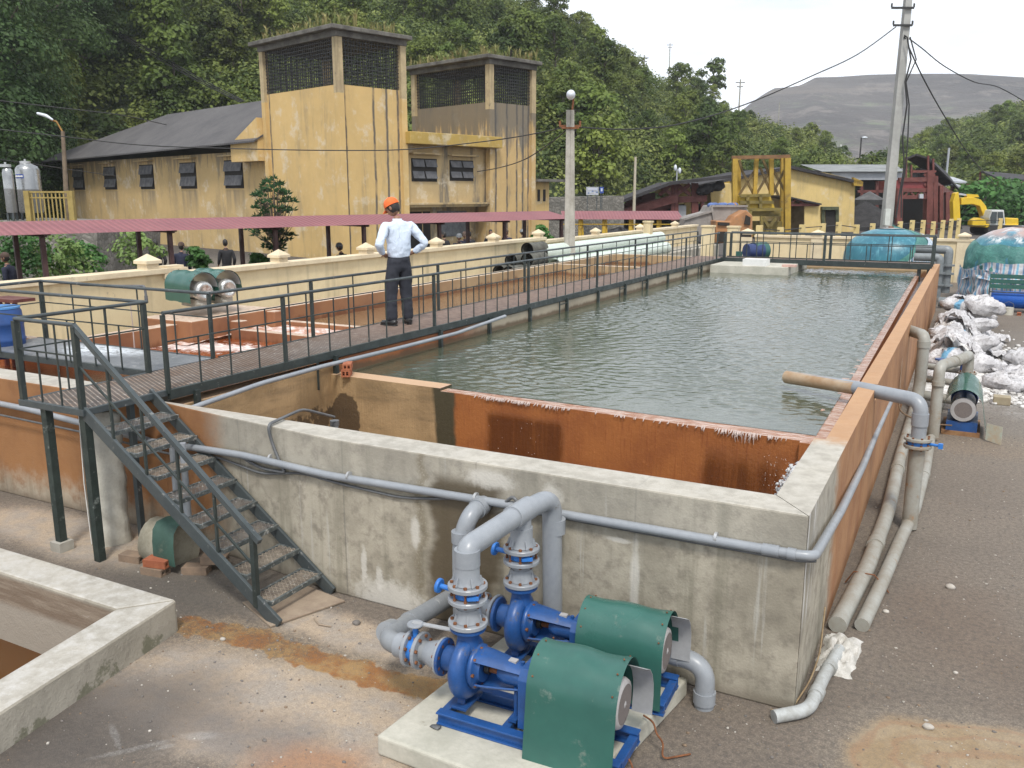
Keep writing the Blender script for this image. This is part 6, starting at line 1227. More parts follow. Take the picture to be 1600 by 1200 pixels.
mb = MB(); mb.box(4.0, 9.9, -.12, .3, 2.68, 2.78); mb.box(3.82, 9.94, .0, .3, 2.55, 2.68); mb.build('ledge', M['y3'], yb, local=True)
def win(x0, x1, z0, z1, plane, axis, parent=yb, rows=2, cols=2):
    """flat dark plate painted as a shaded recess, with tilted shutter flaps; axis 'x': facade runs along local x at y = plane; 'y': along local y at x = plane (both face the negative side)"""
    def bx(mb, a0, a1, d0, d1, c0, c1, mi=0):
        if axis == 'x': mb.box(a0, a1, plane + d0, plane + d1, c0, c1, mi)
        else: mb.box(plane + d0, plane + d1, a0, a1, c0, c1, mi)
    mb = MB(); bx(mb, x0, x1, -.02, .0, z0, z1); w = mb.build('window', M['dark'], parent, local=True)  # plate on the wall face; the window's shade is in its colour
    mb = MB(); H = (z1 - z0) / rows; W = (x1 - x0) / cols
    for r_ in range(rows):
        for c in range(cols):
            a0, a1 = x0 + W * c + .05, x0 + W * (c + 1) - .05; zt = z0 + H * (r_ + 1) - .06; zb = z0 + H * r_ + .16
            q = [(a0, -.03, zt), (a1, -.03, zt), (a1, -.15, zb), (a0, -.15, zb)]
            if axis == 'x': q = [(a, plane + d, z) for a, d, z in q]
            else: q = [(plane + d, a, z) for a, d, z in q][::-1]
            mb.add(q, [(0, 1, 2, 3)])
    mb.build('shutter', plain('grey_shutter', (.125, .125, .13), (.08, .08, .085), 3, .6) if 'grey_shutter' not in bpy.data.materials else bpy.data.materials['grey_shutter'], w, local=True)
    mb = MB(); bx(mb, x0 - .12, x1 + .12, -.36, -.001, z1 + .2, z1 + .27); mb.build('lintel', M['y3'], w, local=True)
win(4.53, 6.27, 3.87, 5.05, .3, 'x'); win(7.18, 8.93, 3.93, 5.03, .3, 'x')
mb = MB(); mb.box(4.4, 5.9, 1.17, 1.2, 0, 2.3); mb.box(6.0, 6.5, 1.17, 1.2, 0, 2.3); mb.build('door', M['dark'], yb, local=True)  # flat plates, doorway shade put into the near-black colour
mb = MB(); mb.box(7.0, 9.2, 1.15, 1.2, .9, 2.3); mb.build('window', plain('ground_window_grille', (.16, .17, .18), (.09, .1, .11), 5, .5), yb, local=True)
WL = 36.5
mb = MB(); mb.box(.3, 7.5, 6.8, WL, 0, 5.55); mb.build('wing_wall', m_yellow('warm_yellow_render', (.55, .39, .18), grime=.6, grey=(.24, .19, .12), sills=(11.0, 16.6, 22.5, 28.5, 34.4), dirtz=(5.4, 6.2)), yb, local=True)
for yc in (11.0, 16.6, 22.5, 28.5, 34.4): win(yc - 1.05, yc + 1.05, 3.55, 5.12, .3, 'y', cols=1)
def roofsheet(name, c, mat, parent, nseg=1):
    mb = MB(); t = .09; q = [Vector(p) for p in c]; w = [p - Vector((0, 0, t)) for p in q]; k = len(c); mb.add(q + w, [tuple(range(k)), tuple(range(2 * k - 1, k - 1, -1))] + [(i, k + i, k + (i + 1) % k, (i + 1) % k) for i in range(k)]); return mb.build(name, mat, parent, local=True)
roofsheet('wing_roof', [(-.75, 6.75, 5.98), (4.4, 6.75, 8.9), (4.4, 27.5, 8.85), (-.75, 40.6, 5.68)], M['roof'], yb)
roofsheet('wing_roof', [(4.4, 6.75, 8.9), (9.6, 6.75, 6.2), (9.6, 40.6, 5.7), (4.4, 27.5, 8.85)], M['roof'], yb)
roofsheet('wing_roof', [(4.4, 27.5, 8.85), (9.6, 40.6, 5.7), (-.75, 40.6, 5.68)], M['roof'], yb)
mb = MB(); mb.add([(-.5, 6.81, 4.95), (-.5, 9.7, 4.95), (-.5, 9.7, 5.9), (-.5, 6.81, 7.15), (.29, 6.81, 4.95), (.29, 9.7, 4.95), (.29, 9.7, 5.9), (.29, 6.81, 7.15)], [(0, 3, 2, 1), (0, 1, 5, 4), (1, 2, 6, 5), (2, 3, 7, 6), (0, 4, 7, 3), (4, 5, 6, 7)]); mb.build('gable_parapet', M['y1'], yb, local=True)
an = thing('small_annex', 'low yellow annex with three narrow vents at the tower end', 'building', GB + Vector((math.cos(RB) * 13.6, math.sin(RB) * 13.6, 0)), RB)
mb = MB(); mb.box(0, 1.75, .4, 5, 0, 3.95); mb.build('wall', M['y1'], an, local=True); mb = MB(); mb.box(-.05, 2.6, -.3, 5.3, 3.95, 4.1); mb.build('roof', M['conc'], an, local=True)
for i in range(3): mb = MB(); mb.box(.2 + i * .5, .42 + i * .5, .38, .4, 2.8, 3.5); mb.build('vent', M['dark'], an, local=True)
# ------------------------------------------------------------------ canopies
def m_red(nm='red_corrugated_sheet'):
    n = NT(nm); v = n.obj(); a = n.noise(.8, 5, .6, v); w = n.wave(1.9, v, 'X'); b = n.noise(7, 4, .7, v); col = n.mix(n.rng(a, .3, .7), (.275, .095, .10), (.225, .075, .085)); col = n.mix(n.rng(b, .58, .75, 0, .4), col, (.16, .08, .07)); col = n.mix(n.rng(w, 0, .35, .35, 0), col, (.12, .04, .045)); return n.fin(col, .55, w, .5, .03)
M['red'] = m_red(); M['maroon'] = plain('dark_red_post', (.075, .035, .033), (.05, .022, .02), 4, .6)
cn = thing('red_canopy', 'long low canopy of dull red corrugated sheet on slim posts before the yellow building', 'canopy', (-13.5, 28.9, 0), RB)
zc = lambda x: 2.35
def rsheet(y0, z0, y1, z1, x0, x1): 
    mb = MB(); mb.sheet([[(x0, y0, z0), (x1, y0, z0)], [(x0, y1, z1), (x1, y1, z1)]], -.03, smooth=False); mb.build('roof_sheet', M['red'], cn, local=True)
rsheet(0, 2.34, 1.25, 2.60, -28, 1.0); rsheet(1.25, 2.60, 2.6, 2.32, -28, 1.0)
x = .7
while x > -26:
    for y in (.35, 2.2):
        mb = MB(); mb.beam((x, y, 0), (x, y, 2.34), .1, .1, up=(0, 1, 0)); mb.beam((x - .18, y, 2.32), (x + .18, y, 2.32), .08, .05); mb.build('post', M['maroon'], cn, local=True)
    mb = MB(); mb.beam((x, .1, 2.3), (x, 2.4, 2.3), .05, .06); mb.build('rafter', M['maroon'], cn, local=True); x -= 2.95
RC = YAW; fh = Vector((-math.sin(YAW), math.cos(YAW), 0))
def hp(px, py, D): r_ = ray(px, py); q = EYE + r_ * (D / r_.dot(fh)); return q.dot(rt), q.z
def FR(D): return fh * D, RC                      # a frame facing the camera side at horizontal distance D: local x to the right, y away
def at(px, py, D): x, z = hp(px, py, D); return (x, z)
def panel(mb, pts, D, thick=.2, mi=0, dy=0):      # polygon given by pixel corners on the upright plane at distance D, in the local frame of that plane
    q = [hp(px, py, D + dy) for px, py in pts]; n = len(q); v = [(x, dy, z) for x, z in q] + [(x, dy + thick, z) for x, z in q]
    f = [tuple(range(n)), tuple(range(2 * n - 1, n - 1, -1))] + [(i, n + i, n + (i + 1) % n, (i + 1) % n) for i in range(n)]
    ar = sum(q[i][0] * q[(i + 1) % n][1] - q[(i + 1) % n][0] * q[i][1] for i in range(n))
    if ar < 0: f = [t_[::-1] for t_ in f]
    mb.add(v, f, False, mi)
def bar(mb, a, b, D, w, dy=0, mi=0): x0, z0 = hp(*a, D + dy); x1, z1 = hp(*b, D + dy); mb.beam((x0, dy, z0), (x1, dy, z1), w, w, mi, up=(0, 1, 0))
def fthing(name, label, cat, D, group=None):
    t = thing(name, label, cat, fh * D, RC, group); return t
D = 46
c2 = fthing('red_canopy', 'short faded red canopy on yellow posts right of the concrete lamp pole', 'canopy', D)
xa, _ = hp(878, 335, D); xb, _ = hp(1064, 335, D); 
mb = MB(); mb.sheet([[(xa, -.8, 1.98), (xb, -.8, 1.96)], [(xa, .9, 2.36), (xb, .9, 2.36)]], -.04, smooth=False); mb.build('roof_sheet', m_red('faded_red_sheet'), c2, local=True)
ypost = plain('yellow_painted_steel', (.55, .36, .03), (.42, .26, .03), 2, .6, .1, .2, dirt=(.13, .09, .04), dirtamt=.35, dscale=2)
for px in (905, 942, 983, 1026):
    xq, _ = hp(px, 345, D); mb = MB(); mb.beam((xq, -.5, 0), (xq, -.5, 2.0), .16, .16, up=(0, 1, 0)); mb.beam((xq + .25, -.3, 0), (xq + .1, -.5, 2.0), .1, .1, up=(0, 1, 0)); mb.build('post', ypost, c2, local=True)
mb = MB(); mb.beam((xa, -.6, 1.72), (xb, -.6, 1.72), .06, .06); mb.beam((xa, -.55, .8), (xb, -.55, .8), .06, .06); mb.build('rail', ypost, c2, local=True)
# ------------------------------------------------------------------ lamp posts, power poles and their wires
def lamp_concrete():
    t = fthing('lamp_post', 'stout grey concrete lamp post with a white globe lamp rising behind the cream wall', 'lamp post', 27.2); Dl = 27.2
    xb_, _ = hp(891, 365, Dl); xt_, zt = hp(891, 172, Dl)
    mb = MB()
    for s in (-1, 1): mb.add([(xb_ + s * .09 - .09, -.12, 0), (xb_ + s * .09 + .09, -.12, 0), (xb_ + s * .09 + .09, .12, 0), (xb_ + s * .09 - .09, .12, 0), (xt_ + s * .06 - .055, -.08, zt), (xt_ + s * .06 + .055, -.08, zt), (xt_ + s * .06 + .055, .08, zt), (xt_ + s * .06 - .055, .08, zt)], [(0, 3, 2, 1), (4, 5, 6, 7), (0, 1, 5, 4), (1, 2, 6, 5), (2, 3, 7, 6), (3, 0, 4, 7)])
    mb.box(xb_ - .05, xb_ + .05, -.06, .06, 0, zt - .1); mb.build('pole', M['wallcon'], t, local=True)
    mb = MB(); _, za = hp(891, 197, Dl); mb.beam((xt_ - .32, 0, za), (xt_ + .32, 0, za), .06, .06); mb.beam((xt_ - .26, -.1, za - .06), (xt_ + .26, -.1, za - .06), .05, .05)
    for s in (-.3, .3): mb.tube([(xt_ + s, 0, za), (xt_ + s, 0, za + .15)], .035, 8)
    mb.build('crossarm', M['rust'], t, local=True)
    mb = MB(); _, zl = hp(891, 150, Dl); mb.tube([(xt_ + .05, 0, zt - .1), (xt_ + .09, 0, zl - .1), (xt_ + .02, -.15, zl + .05), (xt_ - .02, -.35, zl + .05)], .03, 8); mb.build('arm', M['rust'], t, local=True)
    mb = MB(); mb.ball((xt_ - .02, -.5, zl - .02), .14, 14, 10, sc=(.95, 1.9, 1.0)); mb.build('lamp_head', M['glasslamp'], t, local=True)
    return t.matrix_world if False else (fh * Dl + rt * xt_, za)
lp_, lza = lamp_concrete()
def lamp_lean():
    Dl = 36; t = fthing('street_lamp', 'leaning rusty street lamp with a white tube head before the dark-roofed wing', 'street lamp', Dl); x0, _ = hp(104, 330, Dl); x1, z1 = hp(98, 205, Dl); x2, z2 = hp(90, 190, Dl); x3, z3 = hp(63, 178, Dl)
    mb = MB(); mb.tube([(x0, 0, 0), (x0, 0, 2), (x1, 0, z1)], [.12, .11, .07], 10); mb.build('pole', plain('worn_brown_pole', (.20, .15, .10), (.13, .1, .07), 4, .8), t, local=True)
    mb = MB(); mb.tube([(x1, 0, z1 - .3), (x1 - .02, 0, z1), (x2, -.1, z2), (x2 - .2, -.15, z2 + .05)], .035, 8); mb.build('arm', plain('orange_rust', (.35, .2, .05), (.25, .12, .04), 5, .8), t, local=True)
    mb = MB(); mb.tube([(x2 - .1, -.15, z2 + .05), ((x2 + x3) / 2, -.2, (z2 + z3) / 2 + .06), (x3, -.2, z3)], [.06, .11, .09], 12, ell=.6); mb.build('lamp_head', M['glasslamp'], t, local=True)
lamp_lean()
DP = 35.5
pp = fthing('power_pole', 'tall grey tapered concrete power pole behind the blue domed tank', 'power pole', DP)
xb_, _ = hp(1384, 355, DP); xt_, zt_ = hp(1411, -45, DP)
mb = MB(); wb, wt = .19, .115; Zs = [0, zt_]; mb.add([(xb_ - wb, -wb, 0), (xb_ + wb, -wb, 0), (xb_ + wb, wb, 0), (xb_ - wb, wb, 0), (xb_ - wt + .08, -wt, zt_), (xb_ + wt + .08, -wt, zt_), (xb_ + wt + .08, wt, zt_), (xb_ - wt + .08, wt, zt_)], [(0, 3, 2, 1), (4, 5, 6, 7), (0, 1, 5, 4), (1, 2, 6, 5), (2, 3, 7, 6), (3, 0, 4, 7)])
mb.build('pole', plain('pole_concrete', (.40, .40, .38), (.31, .31, .295), 1.2, .85, .05, .3), pp, local=True)
for py, w in ((14, .42), (41, .36)):
    xq, zq = hp(1407, py, DP); mb = MB(); mb.beam((xq - w, -.2, zq), (xq + w, -.2, zq), .07, .07); mb.beam((xq - w, -.2, zq + .02), (xq - w, -.2, zq + .16), .05, .05, up=(0, 1, 0)); mb.beam((xq + w, -.2, zq + .02), (xq + w, -.2, zq + .16), .05, .05, up=(0, 1, 0)); mb.build('crossarm', M['black'], pp, local=True)
x0, z0 = hp(1378, 351, DP); x1, z1 = hp(1388, 326, DP); mb = MB(); mb.box(x0 - .1, x1 - .1, -.5, -.3, z0, z1); mb.build('meter_box', plain('pale_box_paint', (.55, .58, .55), (.48, .5, .47), 5, .5), pp, local=True)
mb = MB(); pts = [hp(a, b, DP) for a, b in ((1411, 60), (1417, 95), (1408, 130), (1411, 165), (1404, 215), (1407, 260), (1400, 300), (1394, 340))]; mb.tube([(x, -.35, z) for x, z in pts], .03, 6); mb.tube([(x + .12 + .1 * math.sin(i * 2), -.33, z) for i, (x, z) in enumerate(pts)], .025, 6); mb.build('service_cable', M['black'], pp, local=True)
def wire(label, pts, r=.014):      # pts: (px, py, distance)
    P_ = []
    for px, py, dd in pts: x, z = hp(px, py, dd); P_.append(fh * dd + rt * x + Vector((0, 0, z)))
    out = []
    for i in range(len(P_) - 1):
        a = P_[max(i - 1, 0)]; b = P_[i]; c = P_[i + 1]; d = P_[min(i + 2, len(P_) - 1)]
        for k in range(6): t = k / 6; out.append(.5 * ((2 * b) + (c - a) * t + (2 * a - 5 * b + 4 * c - d) * t * t + (3 * b - a - 3 * c + d) * t ** 3))
    out.append(P_[-1]); mb = MB(); mb.tube(out, r, 5); tag(mb.build('wire', M['black']), label, 'wire', 'overhead wires')
wire('sagging wire from the tall power pole down to the concrete lamp post', [(1400, 42, 35.3), (1340, 85, 34.5), (1270, 118, 33.5), (1165, 163, 32), (1065, 193, 30), (980, 202, 28.6), (897, 198, 27.2)], .022)
wire('wire running left from the lamp post across the towers and dark roof', [(884, 198, 27.2), (840, 208, 28), (765, 220, 29.5), (640, 233, 30), (540, 235, 30), (400, 233, 30), (227, 227, 30), (105, 214, 30), (-30, 199, 30)], .018)
wire('drooping wire from the lamp post to the middle windows of the building', [(884, 204, 27.3), (862, 222, 29), (820, 249, 33), (780, 262, 38), (746, 268, 43)], .02)
wire('upper wire crossing the dark trees at the far left', [(-30, 154, 40), (90, 168, 41), (190, 180, 42), (260, 195, 46)], .022)
wire('thin wire from the left edge to the second wing window', [(-20, 247, 35), (51, 256, 38), (110, 265, 44), (181, 275, 55)], .02)
wire('wire falling right from the tall pole across the grey mountain to the frame edge', [(1413, 55, 35.3), (1440, 75, 36), (1475, 103, 37), (1522, 128, 39), (1562, 137, 41), (1620, 170, 43)], .022)
wire('wire falling steeply right from the tall pole towards the trees', [(1413, 57, 35.3), (1440, 117, 37), (1475, 180, 42), (1515, 243, 50), (1552, 285, 60)], .028)
for i in range(3): wire(('left', 'middle', 'right')[i] + ' one of three parallel cables slanting over the wing roof', [(163 + i * 10, 42 + i * 3, 95), (230 + i * 8, 82 + i, 90), (300 + i * 6, 122, 84), (376 + i * 3, 160 - i, 70)], .05)
def distant_pole(px, ptop, pbot, dd, lb, arms=True, r=.16):
    t = fthing('power_pole', lb, 'power pole', dd, 'distant power poles'); x, z1 = hp(px, ptop, dd); _, z0 = hp(px, pbot, dd); mb = MB(); mb.tube([(x, 0, z0 - 6), (x, 0, z1)], [r * 1.3, r * .8], 7); mb.build('pole', M['wallcon'], t, local=True)
    if arms: mb = MB(); mb.beam((x - r * 6, 0, z1 - r * 4), (x + r * 6, 0, z1 - r * 4), r, r); mb.beam((x - r * 4, 0, z1 - r * 9), (x + r * 4, 0, z1 - r * 9), r, r); mb.build('crossarm', M['conc'], t, local=True)
# ------------------------------------------------------------------ left background
tr_ = fthing('stone_retaining_wall', 'grey rubble retaining wall under the left end of the red canopy', 'wall', 33)
n = NT('rubble_stone'); v_ = n.obj(); c_ = n.vor(3.5, v_, 'DISTANCE_TO_EDGE'); M['rubble'] = n.fin(n.mix(n.rng(c_[0], 0, .08), (.12, .115, .10), n.mix(n.rng(n.noise(1.5, 6, .7, v_), .35, .65), (.24, .225, .20), (.13, .125, .11))), .95, c_[0], .8, .1)
mb = MB(); panel(mb, [(-60, 470), (152, 440), (152, 352), (-60, 347)], 33, 6); mb.build('masonry', M['rubble'], tr_, local=True)
for i, (px0, px1, pt, pb, dd, lb) in enumerate(((6, 51, 253, 333, 35.5, 'tall stainless steel water tank with a small blue label beside the yellow wing'), (-16, 9, 258, 333, 34.5, 'stainless steel water tank cut by the left edge'))):
    t = fthing('water_tank', lb, 'tank', dd); x0, z1 = hp(px0, pt, dd); x1, z0 = hp(px1, pb, dd); r_ = (x1 - x0) / 2; xc_ = (x0 + x1) / 2
    mb = MB(); mb.lathe([(r_ * .93, z0), (r_, z0 + .06), (r_, z0 + .9), (r_ * 1.02, z0 + .93), (r_, z0 + .96), (r_, z1 - .28), (r_ * .85, z1 - .14), (r_ * .3, z1 - .02), (0, z1)], 30, (xc_, .8, 0)); mb.build('shell', plain('stainless_steel_%d' % i, (.40, .41, .41), (.27, .28, .29), 1.5, .3, .08, .1, metal=.7), t, local=True)
    mb = MB(); mb.tube([(xc_ - .05, .8, z1 - .05), (xc_ - .05, .8, z1 + .06)], .2, 16); mb.tube([(xc_ - .05, .8, z1 + .05), (xc_ - .05, .8, z1 + .14)], .04, 8); mb.build('lid', M['alu'], t, local=True)
    mb = MB()
    for a in range(4): mb.beam((xc_ + math.cos(a * 1.57 + .7) * r_ * .8, .8 + math.sin(a * 1.57 + .7) * r_ * .8, 0), (xc_ + math.cos(a * 1.57 + .7) * r_ * .8, .8 + math.sin(a * 1.57 + .7) * r_ * .8, z0), .07, .07, up=(0, 1, 0))
    mb.build('stand', M['steel2'], t, local=True)
    if i == 0:
        mb = MB(); g = [[(xc_ + r_ * 1.008 * math.sin(a), .8 - r_ * 1.008 * math.cos(a), z) for a in [-.75 + .9 * k / 8 for k in range(9)]] for z in (z1 - .62, z1 - .46)]; mb.sheet(g, -.004); mb.build('label_band', plain('blue_label', (.03, .07, .3), (.03, .07, .3), 4, .5), t, local=True)
        mb = MB()
        for k in range(9): a = -.68 + .09 * k; mb.cbox((xc_ + (r_ * 1.02) * math.sin(a), .8 - (r_ * 1.02) * math.cos(a), z1 - .54), (.035, .012, .07 if k % 3 else .05))
        mb.build('label_lettering', M['white'], t, local=True)
yf = fthing('picket_fence', 'yellow picket fence between the steel tanks and the wing', 'fence', 35)
x0, z1 = hp(43, 300, 35); x1, zb = hp(112, 334, 35); mb = MB(); k = 0; x = x0
while x < x1: mb.beam((x, 0, zb - .5), (x, 0, z1 - .02), .05, .03, up=(0, 1, 0)); x += .155
mb.build('pickets', plain('dull_yellow_paint', (.36, .27, .08), (.26, .19, .06), 3, .7), yf, local=True)
mb = MB(); mb.beam((x0, 0, z1), (x1, 0, z1), .07, .07); mb.beam((x0, 0, z1 - .22), (x1, 0, z1 - .22), .05, .05); mb.build('rail', bpy.data.materials['dull_yellow_paint'], yf, local=True)
for px in (42, 110): xq, _ = hp(px, 300, 35); mb = MB(); mb.box(xq - .1, xq + .1, -.1, .1, zb - .5, z1 + .05); mb.build('post', bpy.data.materials['dull_yellow_paint'], yf, local=True)
# ------------------------------------------------------------------ right and middle background: the coal yard
M['ysteel'] = plain('grimy_yellow_steel', (.46, .30, .035), (.33, .21, .03), 1.2, .65, .1, .3, dirt=(.12, .085, .04), dirtamt=.45, dscale=1.6)
M['redsteel'] = plain('oxide_red_steel', (.17, .05, .04), (.11, .035, .03), 1.5, .7); M['bkroof'] = plain('sooty_roof', (.045, .042, .045), (.03, .028, .03), .8, .9); M['coal'] = plain('coal_heap', (.05, .048, .05), (.028, .027, .028), 1.2, .95, .05, .8, .2)
M['palewall'] = plain('pale_metal_cladding', (.45, .47, .50), (.34, .36, .39), .6, .6, streak=True); M['greyroof'] = plain('pale_grey_roofing', (.27, .28, .28), (.18, .19, .19), .5, .8)
M['yshed'] = m_yellow('yard_yellow_render', (.68, .51, .21), grime=.3); M['sheddark'] = M['dark']
Dg = 78
ys = fthing('yellow_shed', 'yellow gabled shed with a grimy doorway and lean-to behind the steel gantry', 'shed', Dg)
mb = MB(); panel(mb, [(1103, 375), (1104, 288), (1150, 277), (1238, 262), (1290, 270), (1336, 281), (1334, 375)], Dg, 22); mb.build('wall', M['yshed'], ys, local=True)
def roofstrip(mb, a, b, D, d0, d1, th=.25): x0, z0 = hp(*a, D + d0); x1, z1 = hp(*b, D + d0); v = [(x0, d0, z0), (x1, d0, z1), (x1, d1, z1), (x0, d1, z0)]; mb.add([(x, y, z) for x, y, z in v] + [(x, y, z - th) for x, y, z in v], [(0, 1, 2, 3), (7, 6, 5, 4), (0, 4, 5, 1), (1, 5, 6, 2), (2, 6, 7, 3), (3, 7, 4, 0)])
mb = MB(); roofstrip(mb, (1084, 290), (1238, 259), Dg, -.6, 22.5); roofstrip(mb, (1238, 259), (1350, 284), Dg, -.6, 22.5); mb.build('roof', M['bkroof'], ys, local=True)
for q_ in ([(1334, 290), (1334, 277), (1349, 284), (1348, 291)], [(1127, 292), (1127, 285), (1140, 283), (1141, 290)]): mb = MB(); panel(mb, q_, Dg, .5, dy=-.6); mb.build('eave_end', M['ysteel'], ys, local=True)
mb = MB(); panel(mb, [(1290, 372), (1290, 327), (1305, 327), (1305, 372)], Dg, .1, dy=-.08); mb.build('doorway', M['dark'], ys, local=True)  # flat panel, the shade inside the door painted near-black
mb = MB(); panel(mb, [(1285, 328), (1285, 323), (1311, 323), (1311, 328)], Dg, .5, dy=-.5); panel(mb, [(1284, 372), (1284, 328), (1289, 328), (1289, 372)], Dg, .2, dy=-.2); panel(mb, [(1306, 372), (1306, 328), (1311, 328), (1311, 372)], Dg, .2, dy=-.2); mb.build('door_frame', plain('mossy_frame', (.10, .11, .06), (.06, .07, .04), 2, .9), ys, local=True)
mb = MB(); roofstrip(mb, (1225, 305), (1284, 318), Dg, -5, 0, .12); mb.build('lean_to_roof', M['bkroof'], ys, local=True)
mb = MB(); panel(mb, [(1232, 372), (1232, 321), (1258, 321), (1258, 372)], Dg, .1, dy=-1.2); mb.build('lean_to_opening', plain('brown_gloom', (.12, .08, .03), (.08, .055, .02), 2, .9), ys, local=True)  # flat panel coloured brown to stand for shade inside the lean-to
mb = MB(); panel(mb, [(1257, 372), (1257, 321), (1281, 321), (1281, 372)], Dg, .12, dy=-4.4); mb.build('lean_to_panel', M['yshed'], ys, local=True)
mb = MB(); bar(mb, (1232, 320), (1280, 320), Dg, .2, -4.6); bar(mb, (1232, 320), (1245, 311), Dg, .15, -4.6); bar(mb, (1245, 311), (1258, 320), Dg, .15, -4.6); mb.build('truss', M['redsteel'], ys, local=True)
Dn = 66
gn = fthing('steel_gantry', 'tall grimy yellow steel loading gantry with a hopper and cross bracing', 'gantry', Dn)
mb = MB()
for (a, b, w, dy) in (((1147, 380), (1148, 248), .34, 0), ((1153, 380), (1154, 248), .3, 1.5), ((1230, 380), (1230, 247), .42, 0), ((1222, 380), (1223, 247), .3, 1.5), ((1179, 305), (1182, 248), .28, .5), ((1205, 305), (1205, 248), .3, .5)): bar(mb, a, b, Dn, w, dy)
mb.build('column', M['ysteel'], gn, local=True)
mb = MB(); bar(mb, (1143, 246), (1234, 244), Dn, .22, 0); bar(mb, (1143, 247), (1234, 246), Dn, .2, 1.5); mb.build('top_beam', plain('rusty_beam', (.25, .13, .05), (.15, .08, .04), 1, .8), gn, local=True)
mb = MB()
for a, b in (((1155, 305), (1178, 268)), ((1178, 305), (1160, 268)), ((1182, 303), (1206, 262)), ((1192, 250), (1216, 305)), ((1206, 305), (1188, 262)), ((1226, 265), (1208, 302)), ((1226, 298), (1208, 265)), ((1160, 268), (1155, 250))): bar(mb, a, b, Dn, .16, .7)
mb.build('brace', plain('dark_olive_brace', (.16, .11, .035), (.1, .07, .03), 1, .8), gn, local=True)
mb = MB(); panel(mb, [(1152, 326), (1157, 306), (1203, 305), (1211, 326)], Dn, 2.2, dy=-.4); mb.build('hopper', plain('bright_yellow_plate', (.60, .42, .03), (.5, .33, .03), 1, .5, dirt=(.13, .1, .05), dirtamt=.2, dscale=2), gn, local=True)
mb = MB(); panel(mb, [(1150, 370), (1150, 346), (1222, 346), (1222, 370)], Dn, 1.6, dy=.3); panel(mb, [(1168, 338), (1168, 328), (1220, 328), (1220, 338)], Dn, 1.6, dy=-.2)
for a, b in (((1172, 328), (1172, 372)), ((1190, 338), (1190, 372)), ((1192, 372), (1212, 340)), ((1212, 372), (1192, 340)), ((1150, 328), (1222, 327)), ((1168, 305), (1168, 326)), ((1188, 305), (1188, 326)), ((1156, 306), (1204, 305)), ((1156, 316), (1208, 316))): bar(mb, a, b, Dn, .22, -.6)
mb.build('lower_frame', plain('olive_grime', (.24, .18, .04), (.14, .11, .035), 1, .8), gn, local=True)
Dt = 44
tk = fthing('tipper_truck', 'dusty tipper truck with grey body, orange cab parts and blue load in the gateway', 'truck', Dt)
mb = MB(); panel(mb, [(1064, 368), (1070, 342), (1108, 332), (1114, 321), (1166, 323), (1172, 335), (1158, 368)], Dt, 2.3); mb.build('tipper_body', plain('dusty_grey_steel', (.30, .28, .26), (.22, .2, .185), 1.2, .7, streak=True), tk, local=True, bevel=.04)
mb = MB(); bar(mb, (1068, 343), (1112, 330), Dt, .1, -.06); bar(mb, (1112, 324), (1120, 366), Dt, .1, -.06); bar(mb, (1112, 322), (1168, 322), Dt, .1, -.06); mb.build('body_rib', bpy.data.materials['dusty_grey_steel'], tk, local=True)
mb = MB(); panel(mb, [(1118, 380), (1119, 345), (1142, 346), (1148, 338), (1166, 328), (1176, 337), (1176, 380)], Dt, 2.0, dy=-1.2); mb.build('cab', plain('faded_orange_paint', (.42, .2, .08), (.3, .15, .07), 1.5, .7, dirt=(.2, .16, .12), dirtamt=.4, dscale=2), tk, local=True, bevel=.05)
mb = MB(); panel(mb, [(1122, 352), (1122, 347), (1140, 348), (1140, 353)], Dt, .1, dy=-1.3); panel(mb, [(1163, 350), (1166, 336), (1173, 340), (1172, 352)], Dt, .1, dy=-1.3); panel(mb, [(1122, 378), (1122, 362), (1174, 362), (1174, 378)], Dt, .1, dy=-1.32); mb.build('cab_opening', M['dark'], tk, local=True)
for px in (1082, 1160):
    x, _ = hp(px, 380, Dt); mb = MB(); mb.tube([(x, -.5, .5), (x, 0, .5)], .5, 20); mb.tube([(x, -.52, .5), (x, -.5, .5)], .22, 14, mi=1); mb.build('wheel', [M['black'], bpy.data.materials['faded_orange_paint']], tk, local=True)
mb = MB()
for i in range(9): x, z = hp(1117 + i * 5.2, 321, Dt); mb.ball((x, .8 + (i % 3) * .3, z), .16, 8, 6, mi=1 if i == 7 else 0, sc=(1.3, 1, .8), jit=.1)
tag(mb.build('cargo', [plain('dull_blue_bags', (.10, .17, .38), (.08, .12, .28), 2, .7), bpy.data.materials['faded_orange_paint']], tk, local=True), None, None)
mb = MB(); panel(mb, [(1120, 385), (1120, 368), (1170, 368), (1170, 385)], 40, .1); tag(mb.build('gate_panel', M['redsteel']), None, None) if False else None
Dc = 72
cs = fthing('conveyor_shed', 'dark roofed conveyor gallery in red-brown steel climbing right below the hill', 'shed', Dc)
mb = MB(); roofstrip(mb, (962, 316), (1048, 284), Dc, -1.5, 5); roofstrip(mb, (1048, 284), (1145, 273), Dc, -1.5, 5); mb.build('roof', M['bkroof'], cs, local=True)
mb = MB(); panel(mb, [(1024, 302), (1024, 291), (1048, 287), (1078, 287), (1078, 304)], Dc, .3, dy=4); panel(mb, [(1070, 345), (1070, 313), (1082, 313), (1082, 345)], Dc, .3, dy=3); panel(mb, [(1112, 345), (1110, 292), (1142, 286), (1142, 345)], Dc, 3, dy=2); mb.build('yellow_wall', M['yshed'], cs, local=True)
mb = MB(); panel(mb, [(972, 322), (985, 310), (1022, 302), (1024, 340), (972, 340)], Dc, .3, dy=4.2); panel(mb, [(1002, 312), (1005, 303), (1024, 301), (1024, 312)], Dc, .3, dy=3); mb.build('red_cladding', M['redsteel'], cs, local=True)
